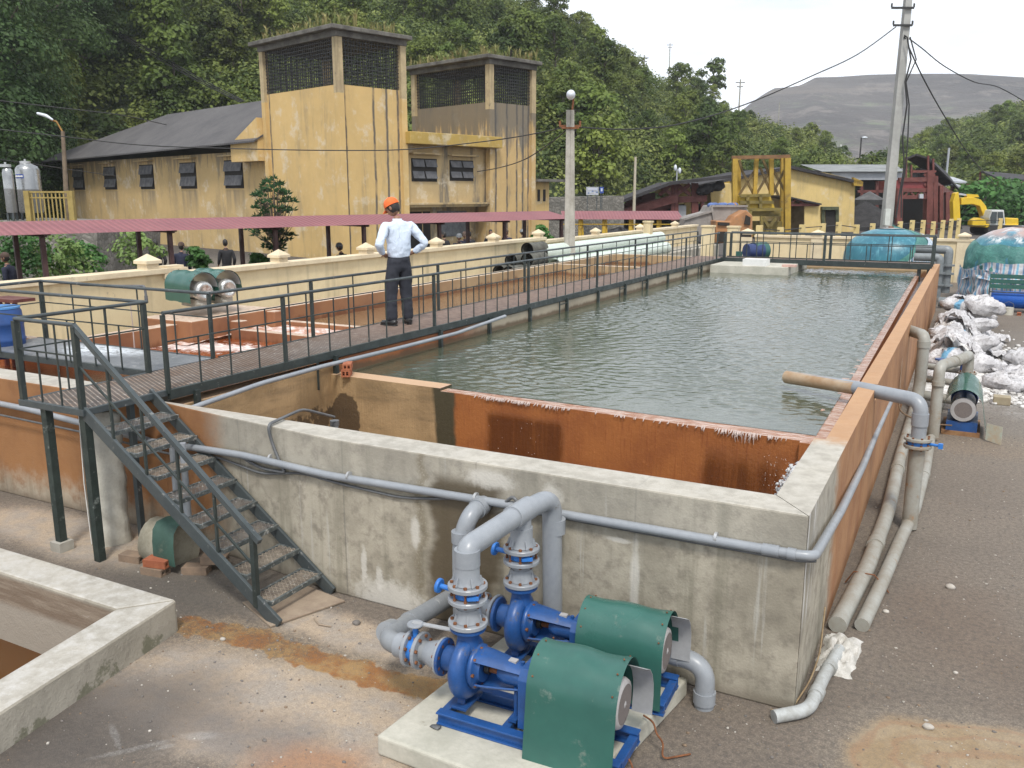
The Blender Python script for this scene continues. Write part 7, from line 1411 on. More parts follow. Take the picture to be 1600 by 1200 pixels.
mb = MB(); panel(mb, [(964, 375), (965, 322), (1100, 318), (1112, 375)], Dc, .2, dy=4.8); mb.build('back_wall', M['dark'], cs, local=True)
mb = MB(); panel(mb, [(1060, 340), (1060, 321), (1072, 321), (1072, 340)], Dc, .2, dy=.2); mb.build('pale_door', M['palewall'], cs, local=True)
mb = MB(); bar(mb, (975, 333), (1058, 310), Dc, .55, -.2); bar(mb, (975, 328), (1058, 304), Dc, .2, -.2); bar(mb, (990, 340), (1058, 318), Dc, .4, 1); bar(mb, (1060, 312), (1104, 310), Dc, .5, 0)
for a, b in (((1051, 345), (1051, 285)), ((1057, 345), (1057, 287)), ((1083, 345), (1083, 286)), ((1088, 345), (1088, 286)), ((965, 345), (965, 316)), ((1051, 305), (1030, 290)), ((1057, 288), (1078, 304)), ((1078, 288), (1057, 304)), ((1030, 305), (1048, 288)), ((1098, 345), (1097, 300))): bar(mb, a, b, Dc, .28, 0)
mb.build('frame', M['redsteel'], cs, local=True)
mb = MB()
for i in range(14): x, z = hp(1092 + i * 2.5, 299 - i * .7, Dc); mb.ball((x, -.3, z), random.uniform(.2, .45), 7, 5, jit=.3)
mb.build('hopper_spill', M['bkroof'], cs, local=True)
for (px0, px1, pt, pb, lb, c) in ((916, 935, 292, 305, 'white and blue picture board on the stone terrace behind the lamp post', 0), (937, 943, 292, 302, 'small dark blue notice board right of the picture board', 1)):
    t = fthing('notice_board', lb, 'sign', 68); mb = MB(); x0, z1 = hp(px0, pt, 68); x1, z0 = hp(px1, pb, 68); mb.box(x0, x1, -.05, .05, z0, z1)
    if c == 0:
        for k in range(5): mb.box(x0 + .12 + .15 * k, x0 + .22 + .17 * k, -.06, -.05, z0 + .12 + .07 * (k % 3), z0 + .2 + .07 * (k % 3), 1 + k % 2)
        mb.box(x0 + .1, x1 - .1, -.06, -.05, z1 - .22, z1 - .1, 2)
    else: mb.box(x0 + .08, x1 - .08, -.06, -.05, z0 + .15, z1 - .1, 2)
    mb.build('board', [M['palewall'] if c == 0 else bpy.data.materials['blue_label'], bpy.data.materials['dull_blue_bags'], plain('pale_print_%d' % c, (.6, .55, .62), (.45, .55, .7), 3, .6)], t, local=True); mb = MB()
    for x in (x0 + .1, x1 - .1): mb.beam((x, .08, z0 - 1.2), (x, .08, z1), .06, .06, up=(0, 1, 0))
    mb.build('post', M['steel2'], t, local=True)
rw = fthing('stone_retaining_wall', 'long grey stone terrace wall under the green hill behind the lamp post', 'wall', 70); mb = MB(); panel(mb, [(845, 390), (845, 309), (975, 306), (975, 390)], 70, 9); mb.build('masonry', M['rubble'], rw, local=True)
t = fthing('slim_pole', 'slim bare pale pole standing before the conveyor gallery', 'pole', 52); x, z = hp(993, 245, 52); mb = MB(); mb.tube([(x, 0, 0), (x, 0, z)], [.11, .07], 8); mb.build('shaft', plain('pale_pole', (.5, .45, .35), (.4, .36, .28), 2, .8), t, local=True)
t = fthing('double_street_lamp', 'small twin-headed street lamp above the conveyor gallery roof', 'street lamp', 76); x, z = hp(1058, 264, 76); _, z0 = hp(1058, 290, 76); mb = MB(); mb.tube([(x, 0, z0), (x, 0, z)], .06, 6); mb.build('pole', M['palewall'], t, local=True); mb = MB(); mb.ball((x - .15, 0, z + .1), .2, 8, 6, sc=(.7, .7, 1.3)); mb.ball((x + .2, -.1, z - .15), .2, 8, 6, sc=(.7, .7, 1.3)); mb.build('lamp_head', M['glasslamp'], t, local=True)
# sheds on the right
Ds = 100
gs = fthing('grey_shed', 'long low shed with pale grey roof and cladding above a dark open bay', 'shed', Ds)
mb = MB(); roofstrip(mb, (1250, 266), (1412, 263), Ds, 3, 12); x0, z0 = hp(1285, 268, Ds); x1, z1 = hp(1412, 268, Ds); xa_, za_ = hp(1250, 257, Ds + 9); xb2, zb2 = hp(1400, 257, Ds + 9)
mb.add([(x0, 0, z0), (x1, 0, z1), (xb2, 9, zb2), (xa_, 9, za_)], [(0, 1, 2, 3)]); mb.build('roof', M['greyroof'], gs, local=True)
mb = MB(); panel(mb, [(1300, 281), (1300, 269), (1412, 269), (1412, 281)], Ds, .3, dy=.5); mb.build('cladding', M['palewall'], gs, local=True)
mb = MB(); panel(mb, [(1338, 360), (1338, 281), (1412, 281), (1412, 360)], Ds, .3, dy=3); mb.build('dark_bay', M['dark'], gs, local=True)  # upright panel whose near-black colour stands for the bay's shade
for a, b in (((1346, 290), (1346, 350)), ((1370, 283), (1370, 350)), ((1340, 299), (1384, 299))): mb = MB(); bar(mb, a, b, Ds, .3, 1); mb.build('girder', M['redsteel'], gs, local=True)
t = fthing('heap_cover', 'grey sheeted cone on a pole inside the dark open bay', 'canopy', 88); x0, z0 = hp(1359, 299, 88); x1, z1 = hp(1338, 312, 88); mb = MB(); mb.lathe([(.05, 0), (1.5, -.8), (1.35, -1.3), (.4, -1.0)], 9, (x0, 0, z0), smooth=False, caps=False); mb.build('sheet', plain('ash_grey_sheet', (.12, .12, .12), (.08, .08, .08), 1, .9), t, local=True); mb = MB(); mb.tube([(x0, 0, 0), (x0, 0, z0 - .5)], .06, 6); mb.build('pole', M['bkroof'], t, local=True)
def heap(px, py, D, r_, h, lb):
    x, z = hp(px, py, D); mb = MB(); g = []
    for i in range(9):
        g.append([(x + r_ * i / 8 * math.cos(a), .9 * r_ * i / 8 * math.sin(a), h * (1 - i / 8) ** 1.1 + random.uniform(-.1, .1) * (i < 8) - .05 * (i == 8)) for a in [6.283 * k / 20 for k in range(20)] + [0]])
    for row in g: row[-1] = row[0]
    mb.sheet([r__[::-1] for r__ in g], smooth=True); o = mb.build('coal_heap', M['coal'], None); o.location = fh * D; o.rotation_euler = (0, 0, RC); tag(o, lb, 'heap', 'coal heaps in the yard')
heap(1350, 350, 84, 5, 2.6, 'dark coal heap inside the open bay left of the tall pole'); heap(1420, 350, 86, 4.5, 2.0, 'dark coal heap under the oxide-red screening frame'); heap(968, 366, 52, 5.5, 1.3, 'low grey heap behind the yellow canopy posts'); heap(1040, 362, 60, 4, 1.1, 'low dark heap right of the slim pale pole')
Dr = 74
sf = fthing('screening_plant', 'oxide-red steel screening plant under a dark hooped conveyor roof', 'plant', Dr)
mb = MB(); panel(mb, [(1401, 297), (1400, 282), (1452, 281), (1452, 297)], Dr, 3.5); mb.build('red_hopper', plain('brick_red_plate', (.22, .035, .035), (.15, .03, .03), 1, .6), sf, local=True)
mb = MB()
for a, b, w in (((1403, 372), (1405, 297), .45), ((1450, 372), (1452, 268), .5), ((1460, 372), (1461, 275), .35), ((1470, 350), (1470, 290), .3), ((1400, 308), (1460, 308), .3), ((1401, 297), (1460, 297), .3), ((1404, 281), (1462, 280), .35), ((1402, 300), (1412, 308), .15), ((1412, 308), (1420, 297), .15), ((1420, 297), (1430, 308), .15), ((1430, 308), (1440, 297), .15), ((1440, 297), (1450, 308), .15), ((1444, 272), (1460, 290), .2), ((1460, 272), (1444, 290), .2), ((1416, 281), (1416, 245), .12), ((1424, 281), (1424, 258), .12), ((1450, 268), (1450, 243), .15), ((1458, 275), (1458, 248), .15), ((1425, 268), (1462, 268), .2)): bar(mb, a, b, Dr, w, 0)
for a, b, w in (((1405, 372), (1407, 300), .35), ((1445, 372), (1447, 300), .35), ((1480, 350), (1480, 300), .35), ((1490, 352), (1490, 308), .35)): bar(mb, a, b, Dr, w, 5)
mb.build('frame', M['redsteel'], sf, local=True)
x_, z_ = hp(1432, 300, Dr); mb = MB(); g = []
path = [((1416, 246), (1432, 240), (1452, 246), (1462, 258), 0), ((1440, 262), (1462, 256), (1478, 268), (1484, 280), 14), ((1470, 290), (1490, 285), (1500, 296), (1505, 303), 30)]
for a, b, c, d, dy in path: g.append([(lambda q: (q[0], dy, q[1]))(hp(*p, Dr + dy)) for p in (a, b, c, d)])
mb.sheet(g, .15, smooth=False); mb.build('conveyor_roof', M['bkroof'], sf, local=True)
mb = MB(); g = []
for (a, b, dy) in (((1462, 282), (1462, 296), .5), ((1482, 296), (1482, 306), 14), ((1503, 306), (1503, 314), 30)): g.append([(lambda q: (q[0], dy, q[1]))(hp(*p, Dr + dy)) for p in (a, b)])
mb.sheet(g, .2, smooth=False); mb.build('conveyor_side', M['redsteel'], sf, local=True)
mb = MB(); panel(mb, [(1436, 268), (1428, 280), (1452, 280), (1448, 265), (1440, 262)], Dr, 1, dy=1); mb.build('load', M['coal'], sf, local=True)
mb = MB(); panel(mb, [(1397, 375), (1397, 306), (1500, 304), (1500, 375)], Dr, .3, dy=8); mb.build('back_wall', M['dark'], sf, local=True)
mb = MB(); panel(mb, [(1437, 310), (1437, 303), (1443, 303), (1443, 310)], Dr, .2, dy=-.4); mb.build('pale_sign', M['palewall'], sf, local=True)
De = 72
ex = fthing('excavator', 'yellow tracked excavator with arched boom folded left beside the red plant', 'excavator', De)
Y_ = plain('excavator_yellow', (.68, .46, .02), (.6, .4, .02), 2, .45, dirt=(.2, .15, .05), dirtamt=0, dscale=3)
mb = MB(); panel(mb, [(1571, 353), (1571, 340), (1592, 341), (1592, 353)], De, 2.6, dy=-1); panel(mb, [(1540, 356), (1540, 350), (1592, 350), (1592, 356)], De, 2.8, dy=-1.1); mb.build('body', Y_, ex, local=True, bevel=.08)
mb = MB(); panel(mb, [(1547, 352), (1546, 340), (1550, 328), (1569, 328), (1571, 352)], De, 1.4, dy=-1.2); mb.build('cab', plain('pale_cab_paint', (.6, .62, .6), (.5, .52, .5), 3, .4), ex, local=True, bevel=.05)
mb = MB(); panel(mb, [(1549, 349), (1548, 340), (1551, 331), (1558, 331), (1557, 349)], De, .1, dy=-1.3); panel(mb, [(1560, 349), (1560, 331), (1567, 331), (1569, 349)], De, .1, dy=-1.3); mb.build('cab_window', plain('dark_glass', (.06, .08, .085), (.05, .06, .065), 3, .1), ex, local=True)
mb = MB(); g_ = [(1546, 345), (1545, 336), (1541, 322), (1533, 312), (1520, 308), (1502, 309), (1502, 320), (1520, 319), (1531, 322), (1536, 335), (1538, 350)]; panel(mb, g_, De, .7, dy=-.2); mb.build('boom', Y_, ex, local=True, bevel=.04)
mb = MB(); panel(mb, [(1510, 303), (1528, 304), (1530, 308), (1511, 309)], De, .4, dy=-.1); bar(mb, (1498, 303), (1512, 305), De, .14, 0, 1); mb.build('boom_cylinder', [Y_, M['palewall']], ex, local=True)
mb = MB(); panel(mb, [(1493, 302), (1498, 300), (1500, 318), (1501, 345), (1490, 345), (1489, 315)], De, .6, dy=-.2); mb.build('stick', Y_, ex, local=True, bevel=.04)
mb = MB(); panel(mb, [(1490, 345), (1500, 345), (1504, 358), (1490, 360)], De, 1.0, dy=-.4); mb.build('bucket', M['bkroof'], ex, local=True)
mb = MB(); panel(mb, [(1519, 352), (1520, 345), (1529, 340), (1541, 344), (1541, 354)], De, .8, dy=-1.0); mb.build('counter_blade', Y_, ex, local=True, bevel=.04)
for dy in (-1.3, 1.0):
    mb = MB(); mb2 = [hp(1530, 358, De), hp(1592, 358, De)]; xl, xr = mb2[0][0], mb2[1][0]; pts = [(xl + .4 + .4 * math.cos(a), .42 + .4 * math.sin(a)) for a in [R(90 + 18 * k) for k in range(11)]] + [(xr - .4 + .4 * math.cos(a), .42 + .4 * math.sin(a)) for a in [R(-90 + 18 * k) for k in range(11)]]
    n_ = len(pts); mb.add([(x, dy, z) for x, z in pts] + [(x, dy + .5, z) for x, z in pts], [tuple(range(n_)), tuple(range(2 * n_ - 1, n_ - 1, -1))] + [(i, n_ + i, n_ + (i + 1) % n_, (i + 1) % n_) for i in range(n_)]); mb.build('track', M['black'], ex, local=True)
for i, (pts, D_, lb, m_) in enumerate((([(1488, 283), (1500, 275), (1530, 281), (1512, 284)], 105, 'pale roof sheet showing between trees, larger one', 'palewall'), ([(1490, 290), (1494, 282), (1508, 284), (1502, 290)], 103, 'small pale roof sheet below the larger one', 'palewall'), ([(1560, 278), (1572, 270), (1640, 276), (1640, 283)], 110, 'dark shed roof at the right edge under the hill', 'bkroof'))):
    t = fthing('shed_roof', lb, 'roof', D_); mb = MB(); q = [hp(a, b, D_) for a, b in pts]; v = [(q[0][0], 0, q[0][1]), (q[3][0], 0, q[3][1]), (q[2][0], 6, q[2][1] + .4), (q[1][0], 6, q[1][1] + .4)]; mb.add(v + [(x, y, z - .2) for x, y, z in v], [(0, 1, 2, 3), (7, 6, 5, 4), (0, 4, 5, 1), (1, 5, 6, 2), (2, 6, 7, 3), (3, 7, 4, 0)]); mb.build('sheet', M[m_], t, local=True)
    mb = MB()
    for (x, y, z) in v: mb.beam((x, y, 0), (x, y, z - .1), .2, .2, up=(0, 1, 0))
    mb.build('post', M['redsteel'], t, local=True)
t = fthing('slim_pole', 'slim pale pole rising alone before the right-hand hill', 'pole', 130); x, z = hp(1483, 231, 130); _, z0 = hp(1482, 265, 130); mb = MB(); mb.tube([(x, 0, z0 - 5), (x, 0, z)], .16, 7); mb.build('shaft', M['palewall'], t, local=True)
for i, px in enumerate((1314, 1317.5, 1320)): t = fthing('white_chimney', ('left and tallest', 'middle', 'right')[i] + ' of three thin white flues in the distant valley', 'chimney', 230); x, z = hp(px, 226 + i * 2.5, 230); _, z0 = hp(px, 240, 230); mb = MB(); mb.tube([(x, 0, z0 - 4), (x, 0, z)], .22, 8); mb.build('shaft', M['white'], t, local=True)
t = fthing('street_lamp', 'far street lamp on a dark pole in the valley gap', 'street lamp', 170); x, z = hp(1346, 215, 170); _, z0 = hp(1346, 245, 170); mb = MB(); mb.tube([(x, 0, z0 - 5), (x, 0, z)], .14, 6); mb.build('pole', M['bkroof'], t, local=True); mb = MB(); mb.ball((x + .6, 0, z), .35, 8, 6, sc=(1.6, 1, .6)); mb.build('lamp_head', M['glasslamp'], t, local=True)
distant_pole(1157, 124, 166, 190, 'distant power pole standing alone on the skyline right of the tall tree'); distant_pole(1047, 67, 100, 230, 'distant thin pole on the skyline, left of the tall tree', True, .12); distant_pole(1007, 86, 108, 215, 'distant pale pole with crossarm on the upper slope'); distant_pole(870, 66, 102, 150, 'pale concrete pole high on the slope above the second tower', False); distant_pole(824, 28, 60, 170, 'pale concrete pole on the slope near the top edge', False); distant_pole(470, -20, 24, 130, 'grey pole above the grass of the first tower', False, .3); distant_pole(1218, 160, 182, 200, 'small far pole at the foot of the grey mountain', False, .12)
# ------------------------------------------------------------------ hills
def interp(x, xs, ys): return float(np.interp(x, xs, ys))
rngh = np.random.default_rng(5)
_ph = rngh.uniform(0, 6.28, 12)
def lump(x, y, s): return (math.sin(x / s + _ph[0]) * math.cos(y / s * 1.1 + _ph[1]) + .6 * math.sin(x / s * 2.1 + y / s * .9 + _ph[2]) + .4 * math.cos(y / s * 3.1 - x / s * 1.3 + _ph[3])) / 2
def bearing(px): r_ = ray(px, 305); v = Vector((r_.x, r_.y)); return v.normalized()
HILLS = {}
def hill(name, pxs, foot, top, sky, mat, label=None, back=1.25, lumps=2.5, ls=22, nrad=46, expo=.8, naz=120, zf=0.0, drop=5.5):
    """a hillside: for each bearing its foot distance, crest distance and crest height (from the elevation of the skyline)"""
    g = []; P = []
    for j in range(naz):
        px = pxs[0] + (pxs[-1] - pxs[0]) * j / (naz - 1); b = bearing(px); f0 = interp(px, pxs, foot); t0 = interp(px, pxs, top); sy = interp(px, pxs, sky)
        r_ = ray(px, sy); el = r_.z / math.hypot(r_.x, r_.y); H = HC + el * t0 - drop; row = []
        for i in range(nrad):
            u = i / (nrad - 1) * back; d = f0 + (t0 - f0) * u; x, y = b.x * d, b.y * d
            h = zf + (H - zf) * (u ** expo if u <= 1 else 1 - (u - 1) * 1.2); h += lumps * lump(x, y, ls) * min(1, u * 3) * (.25 if u > .93 else 1)
            if i == 0: h = -.5
            row.append((x, y, h))
        g.append(row)
    for j in range(naz):
        for i in range(nrad): P.append(g[j][i])
    mb = MB(); mb.sheet([list(r_) for r_ in g]); o = mb.build(name, mat); struct(o)
    HILLS.setdefault(name, []).append(np.array(g))
    return o
def m_earth():
    n = NT('undergrowth_soil'); a = n.noise(.05, 6, .6); b = n.noise(.5, 6, .7); c = n.noise(2.5, 4, .7)
    col = n.mix(n.rng(a, .35, .65), (.045, .075, .02), (.06, .085, .03)); col = n.mix(n.rng(b, .5, .7), col, (.09, .09, .045)); return n.fin(col, 1, n.m('ADD', b, c), 1, 1.0)
EARTH = m_earth()
px1 = [-420, -150, 0, 200, 470, 700, 870, 930, 1000, 1060, 1130, 1185, 1215, 1280, 1312, 1345]
hill('green_hill', px1, [70, 78, 84, 84, 78, 76, 80, 86, 96, 102, 104, 108, 114, 125, 135, 150], [150, 165, 170, 175, 178, 180, 185, 190, 200, 210, 215, 210, 210, 220, 225, 230],
     [-420, -330, -270, -210, -130, -60, 8, 38, 88, 102, 148, 172, 176, 203, 230, 256], EARTH, lumps=3.2, expo=.75)
px2 = [1300, 1345, 1400, 1450, 1500, 1560, 1600, 1700, 1900]
hill('green_hill', px2, [190, 170, 150, 140, 132, 128, 126, 120, 110], [260, 270, 290, 300, 305, 310, 310, 310, 300], [262, 246, 205, 186, 168, 148, 136, 110, 60], EARTH, lumps=3.0, expo=.85, naz=70)
def m_mountain():
    n = NT('mine_spoil'); X, Y, Z = n.xyz(); a = n.noise(.006, 6, .6); b = n.noise(.045, 7, .7); st = n.noise(.035, 7, .75, stretch=(1, 1, .2)); lay = n.noise(.012, 5, .6, stretch=(.15, .15, 3.0))
    col = n.mix(n.rng(a, .35, .65), (.12, .112, .108), (.08, .076, .076)); col = n.mix(n.rng(st, .5, .62, 0, .75), col, (.20, .18, .165)); col = n.mix(n.rng(lay, .55, .68, 0, .6), col, (.24, .21, .185))
    col = n.mix(n.m('MULTIPLY', n.rng(b, .5, .65), n.rng(lay, .5, .4)), col, (.17, .20, .13)); col = n.mix(n.rng(n.m('ADD', Z, n.m('MULTIPLY', b, 12)), 112, 118), col, (.13, .17, .09))
    return n.fin(col, 1, b, .9, 6)
px3 = [1080, 1130, 1172, 1200, 1240, 1262, 1300, 1340, 1500, 1600, 1750, 1900]
hill('mine_mountain', px3, [420, 420, 430, 440, 430, 430, 430, 430, 430, 430, 430, 430], [760, 770, 780, 800, 820, 830, 840, 850, 860, 860, 860, 860], [225, 200, 163, 142, 132, 119, 118, 116, 117, 122, 130, 140], m_mountain(), drop=0, lumps=9, ls=60, expo=.95, naz=110, nrad=60)
# ------------------------------------------------------------------ foliage
def leafmat(name, c1, c2, c3, rnd=True):
    n = NT(name); g = n.n('ShaderNodeNewGeometry'); a = n.noise(.035, 4, .6); b = n.noise(.28, 5, .65); c = n.noise(.09, 3)
    col = n.mix(n.rng(a, .38, .62), c1, c2); col = n.mix(n.rng(b, .44, .58), col, c3); col = n.mix(n.rng(c, .56, .64, 0, .6), col, tuple(q * 1.5 for q in c2))
    if rnd:
        o = n.n('ShaderNodeObjectInfo').outputs['Random']; col = n.mix(n.rng(o, 0, 1, 0, .55, smooth=False), col, c2 if sum(c2) > sum(c1) else c3); h = n.n('ShaderNodeHueSaturation'); n.l(n.rng(o, 0, 1, .7, 1.25, smooth=False), h.inputs['Value']); n.l(n.rng(n.m('FRACT', n.m('MULTIPLY', o, 7.3)), 0, 1, .485, .515, smooth=False), h.inputs['Hue']); n.l(col, h.inputs['Color']); col = h.outputs[0]
    n.l(g.outputs['Random Per Island'], n.n('ShaderNodeMath').inputs[0]); hv = n.n('ShaderNodeHueSaturation'); n.l(n.rng(g.outputs['Random Per Island'], 0, 1, .82, 1.18, smooth=False), hv.inputs['Value']); n.l(col, hv.inputs['Color']); col = hv.outputs[0]
    n.fin(col, .6, None, spec=.3); t = n.n('ShaderNodeBsdfTranslucent'); n.l(col, t.inputs[0]); m = n.n('ShaderNodeMixShader'); m.inputs[0].default_value = .3; n.l(n.b.outputs[0], m.inputs[1]); n.l(t.outputs[0], m.inputs[2]); n.l(m.outputs[0], n.out.inputs[0]); return n.mat
LEAF = leafmat('hill_foliage', (.105, .155, .026), (.175, .22, .045), (.052, .09, .018)); LEAFD = leafmat('dark_foliage', (.055, .10, .03), (.08, .13, .038), (.035, .07, .022)); LEAFG = leafmat('undergrowth_leaves', (.125, .17, .032), (.215, .245, .065), (.06, .095, .022), False)
BARK = plain('tree_bark', (.16, .13, .10), (.09, .075, .06), 3, .95)
def leaves(centres, radii, per, size, rs, flat=.75, up=.35, shell=.55):
    """many small leaf faces spread through lobes; returns vertices and quads"""
    C_ = np.repeat(np.asarray(centres, float), per, 0); Rr = np.repeat(np.asarray(radii, float), per); N = len(C_)
    d = rs.normal(size=(N, 3)); d /= np.linalg.norm(d, axis=1)[:, None]; d[:, 2] = np.where(d[:, 2] < -.35, -d[:, 2], d[:, 2])
    rad = Rr * (shell + (1 - shell) * rs.random(N)) * (1 + .12 * rs.normal(size=N)); p = C_ + d * rad[:, None] * np.array([1, 1, flat])
    nrm = d * 1.0 + rs.normal(size=(N, 3)) * .38 + np.array([0, 0, up]); nrm /= np.linalg.norm(nrm, axis=1)[:, None]
    t = np.cross(nrm, rs.normal(size=(N, 3))); t /= np.linalg.norm(t, axis=1)[:, None]; b = np.cross(nrm, t); s = size * rs.uniform(.55, 1.35, N)[:, None]
    v = np.stack([p - t * s * .5 - b * s * .15, p + b * s * -.45, p + t * s * .5 + b * s * .1, p + b * s * .5], 1).reshape(-1, 3)
    return v
def leafobj(name, v, mat, parent=None, loc=None):
    me = bpy.data.meshes.new(name); n = len(v); me.vertices.add(n); me.vertices.foreach_set('co', v.astype(np.float32).ravel()); q = n // 4; me.loops.add(n); me.loops.foreach_set('vertex_index', np.arange(n, dtype=np.int32)); me.polygons.add(q); me.polygons.foreach_set('loop_start', np.arange(0, n, 4, dtype=np.int32)); me.polygons.foreach_set('loop_total', np.full(q, 4, np.int32)); me.materials.append(mat); me.update(calc_edges=True); me.validate()
    o = bpy.data.objects.new(name, me); COL.objects.link(o)
    if parent: o.parent = parent
    return o
rs = np.random.default_rng(11)
def make_tree(name, label, cat, h, w, nl, per, size, mat, lean=0, group=None, bare=.35, trunk_r=.16, flat=.8):
    t = thing(name, label, cat, (0, 0, 0), 0, group); mb = MB(); top = Vector((lean, 0, h * .8)); pts = [Vector((0, 0, -4)), Vector((lean * .2, .05, h * .25)), Vector((lean * .6, -.04, h * .55)), top]; mb.tube(pts, [trunk_r, trunk_r * .8, trunk_r * .55, trunk_r * .2], 7); cs_, rr = [], []
    for i in range(nl):
        z = h * (bare + (1 - bare) * (i + .5) / nl); k = (z / h - bare) / (1 - bare); wr = w * math.sin(math.pi * min(.95, .18 + .8 * k)) ** .7; a = i * 2.4 + rs.uniform(-.4, .4); q = wr * rs.uniform(.35, .75); c = Vector((lean * k + math.cos(a) * q, math.sin(a) * q, z)); cs_.append(c); rr.append(w * rs.uniform(.32, .52)); b0 = Vector((lean * (z / h) * .7, 0, z * .72)); mb.tube([b0, b0.lerp(c, .6) + Vector((0, 0, .05 * h)), c], [trunk_r * .35, trunk_r * .22, trunk_r * .08], 5)
    mb.build('trunk', BARK, t, local=True); leafobj('crown', leaves(cs_, rr, per, size, rs, flat=flat), mat, t); return t
HG = 'trees covering the green hillside'; HL = 'leafy green tree growing among the many on the steep hillside'
protos_t = [make_tree('tree', HL, 'tree', 7.5, 3.1, 11, 260, .33, LEAF, .3, HG), make_tree('tree', HL, 'tree', 6.2, 3.4, 10, 280, .34, LEAF, -.2, HG, bare=.25), make_tree('tree', HL, 'tree', 8.8, 2.7, 12, 230, .32, LEAF, .5, HG, bare=.42), make_tree('tree', HL, 'tree', 5.2, 2.6, 8, 260, .30, LEAF, 0, HG, bare=.2)]
HILLA, HILLB = HILLS['green_hill']
def surf(g, fa, fr):
    a = fa * (g.shape[0] - 1); r_ = fr * (g.shape[1] - 1); i = int(min(a, g.shape[0] - 2)); j = int(min(r_, g.shape[1] - 2)); u, v = a - i, r_ - j
    return (g[i, j] * (1 - u) + g[i + 1, j] * u) * (1 - v) + (g[i, j + 1] * (1 - u) + g[i + 1, j + 1] * u) * v
gA = None
mA = HILLA; mB_ = HILLB
used = set(); placed = 0
def put_tree(pt, k, s, lb=None, grp=None):
    src = protos_t[k]
    if k not in used: used.add(k); src.location = tuple(pt); src.rotation_euler = (0, 0, random.uniform(0, 6.28)); src.scale = (s, s, s); o = src
    else: o = dup(src, tuple(pt), random.uniform(0, 6.28), scale=(s, s, s))
    if lb: o['label'] = lb
    if grp: o['group'] = grp
    return o
px_of = lambda fa, g0=-420, g1=1345: g0 + (g1 - g0) * fa
cnt = 0; tries = 0
while cnt < 225 and tries < 5000:
    tries += 1; fa = random.uniform(.2, 1); px = px_of(fa); fr = random.random() ** .8 * .80
    p = surf(mA, fa, fr)
    d = math.hypot(p[0], p[1]); 
    if 350 < px < 860 and fr < .18: continue
    if p[2] > HC + d * .34: continue
    if 1195 < px and random.random() < .4: continue
    s = random.uniform(.7, 1.3) * (1.15 if px < 350 else 1) * (.7 if px > 1130 else 1) * (1 - .45 * fr)
    o = put_tree(p, random.choice((0, 1, 2, 3, 1, 0)), s)
    if px < 330 and random.random() < .8:
        for c in o.children:
            if c.name.startswith('crown') and False: pass
    cnt += 1
for i in range(48):
    fa = random.random() * .62; fr = random.random() * .78; p = surf(mB_, fa, fr); o = put_tree(p, random.choice((0, 1, 3)), random.uniform(.5, .85), 'leafy green tree growing among others on the right-hand hill', 'trees covering the right-hand hill')
# undergrowth and tree tops that read as one mass
def woodland(name, label, g, n, fa0, fa1, fr1, rmin, rmax, per, size, seed, mat):
    r2 = np.random.default_rng(seed); cs_, rr = [], []
    for _ in range(n):
        fa = r2.uniform(fa0, fa1); fr = r2.random() ** .85 * fr1; p = surf(g, fa, fr); d = math.hypot(p[0], p[1])
        if p[2] > HC + d * .40: continue
        r_ = r2.uniform(rmin, rmax) ; cs_.append((p[0], p[1], p[2] + r_ * r2.uniform(.0, .55))); rr.append(r_)
    v = leaves(cs_, rr, per, size, r2, flat=.8, shell=.7); o = leafobj(name, v, mat); tag(o, label, 'undergrowth', kind='stuff'); return o
woodland('hillside_woodland', 'dense green scrub and treetops cloaking the steep hill behind the yellow building', mA, 5200, .2, 1, .84, 1.1, 3.0, 78, .38, 3, LEAFG)
woodland('hillside_woodland', 'green scrub cloaking the right-hand hill behind the excavator', mB_, 2600, 0, .75, .82, 1.2, 3.0, 60, .52, 4, LEAFG)
# dark tall trees close behind the left wing
dk = [make_tree('tree', 'tall dark tree crowding behind the left wing', 'tree', 15, 6.0, 28, 900, .20, LEAFD, .8, 'tall dark trees behind the wing', bare=.15, trunk_r=.3), make_tree('tree', 'tall dark tree crowding behind the left wing', 'tree', 13, 5.5, 26, 900, .20, LEAFD, -.8, 'tall dark trees behind the wing', bare=.2, trunk_r=.28)]
first = [True, True]
for i, (px, dd, z, s) in enumerate(((20, 72, 6, 1.25), (-40, 62, 1, 1.3), (90, 84, 13, 1.15), (150, 92, 14, 1.1), (60, 88, 20, 1.3), (-30, 90, 22, 1.3), (130, 100, 26, 1.2), (10, 100, 32, 1.2), (190, 98, 13, .9), (60, 72, 1, .8), (210, 112, 30, 1.1))):
    x, _ = hp(px, 300, dd); p = fh * dd + rt * x + Vector((0, 0, z)); k = i % 2
    if first[k]: first[k] = False; o = dk[k]; o.location = p; o.scale = (s, s, s)
    else: o = dup(dk[k], p, random.uniform(0, 6), scale=(s, s, s))
def single(label, px, ptop, pbot, dd, w, nl, per, size, mat, name='tree', bare=.35, lean=0, tr=.1, cat='tree', group=None):
    x, z1 = hp(px, ptop, dd); _, z0 = hp(px, pbot, dd); h = (z1 - z0); t = make_tree(name, label, cat, h, w, nl, per, size, mat, lean, group, bare, tr); t.location = fh * dd + rt * x + Vector((0, 0, z0)); return t
LEAFN = leafmat('garden_foliage', (.05, .13, .03), (.07, .17, .04), (.035, .09, .025), False); LEAFP = leafmat('pale_shrub_leaves', (.14, .22, .06), (.18, .26, .08), (.10, .16, .05), False)
single('lone tall tree standing clear on the skyline of the hill', 1116, 97, 160, 205, 3.9, 9, 120, .6, LEAF, bare=.35, tr=.25)
single('smaller tree on the skyline left of the lone tall one', 1070, 104, 130, 205, 2.3, 6, 90, .5, LEAF, bare=.3); single('small bushy tree at the low end of the skyline', 1268, 196, 222, 195, 2.6, 7, 90, .5, LEAF, bare=.15)
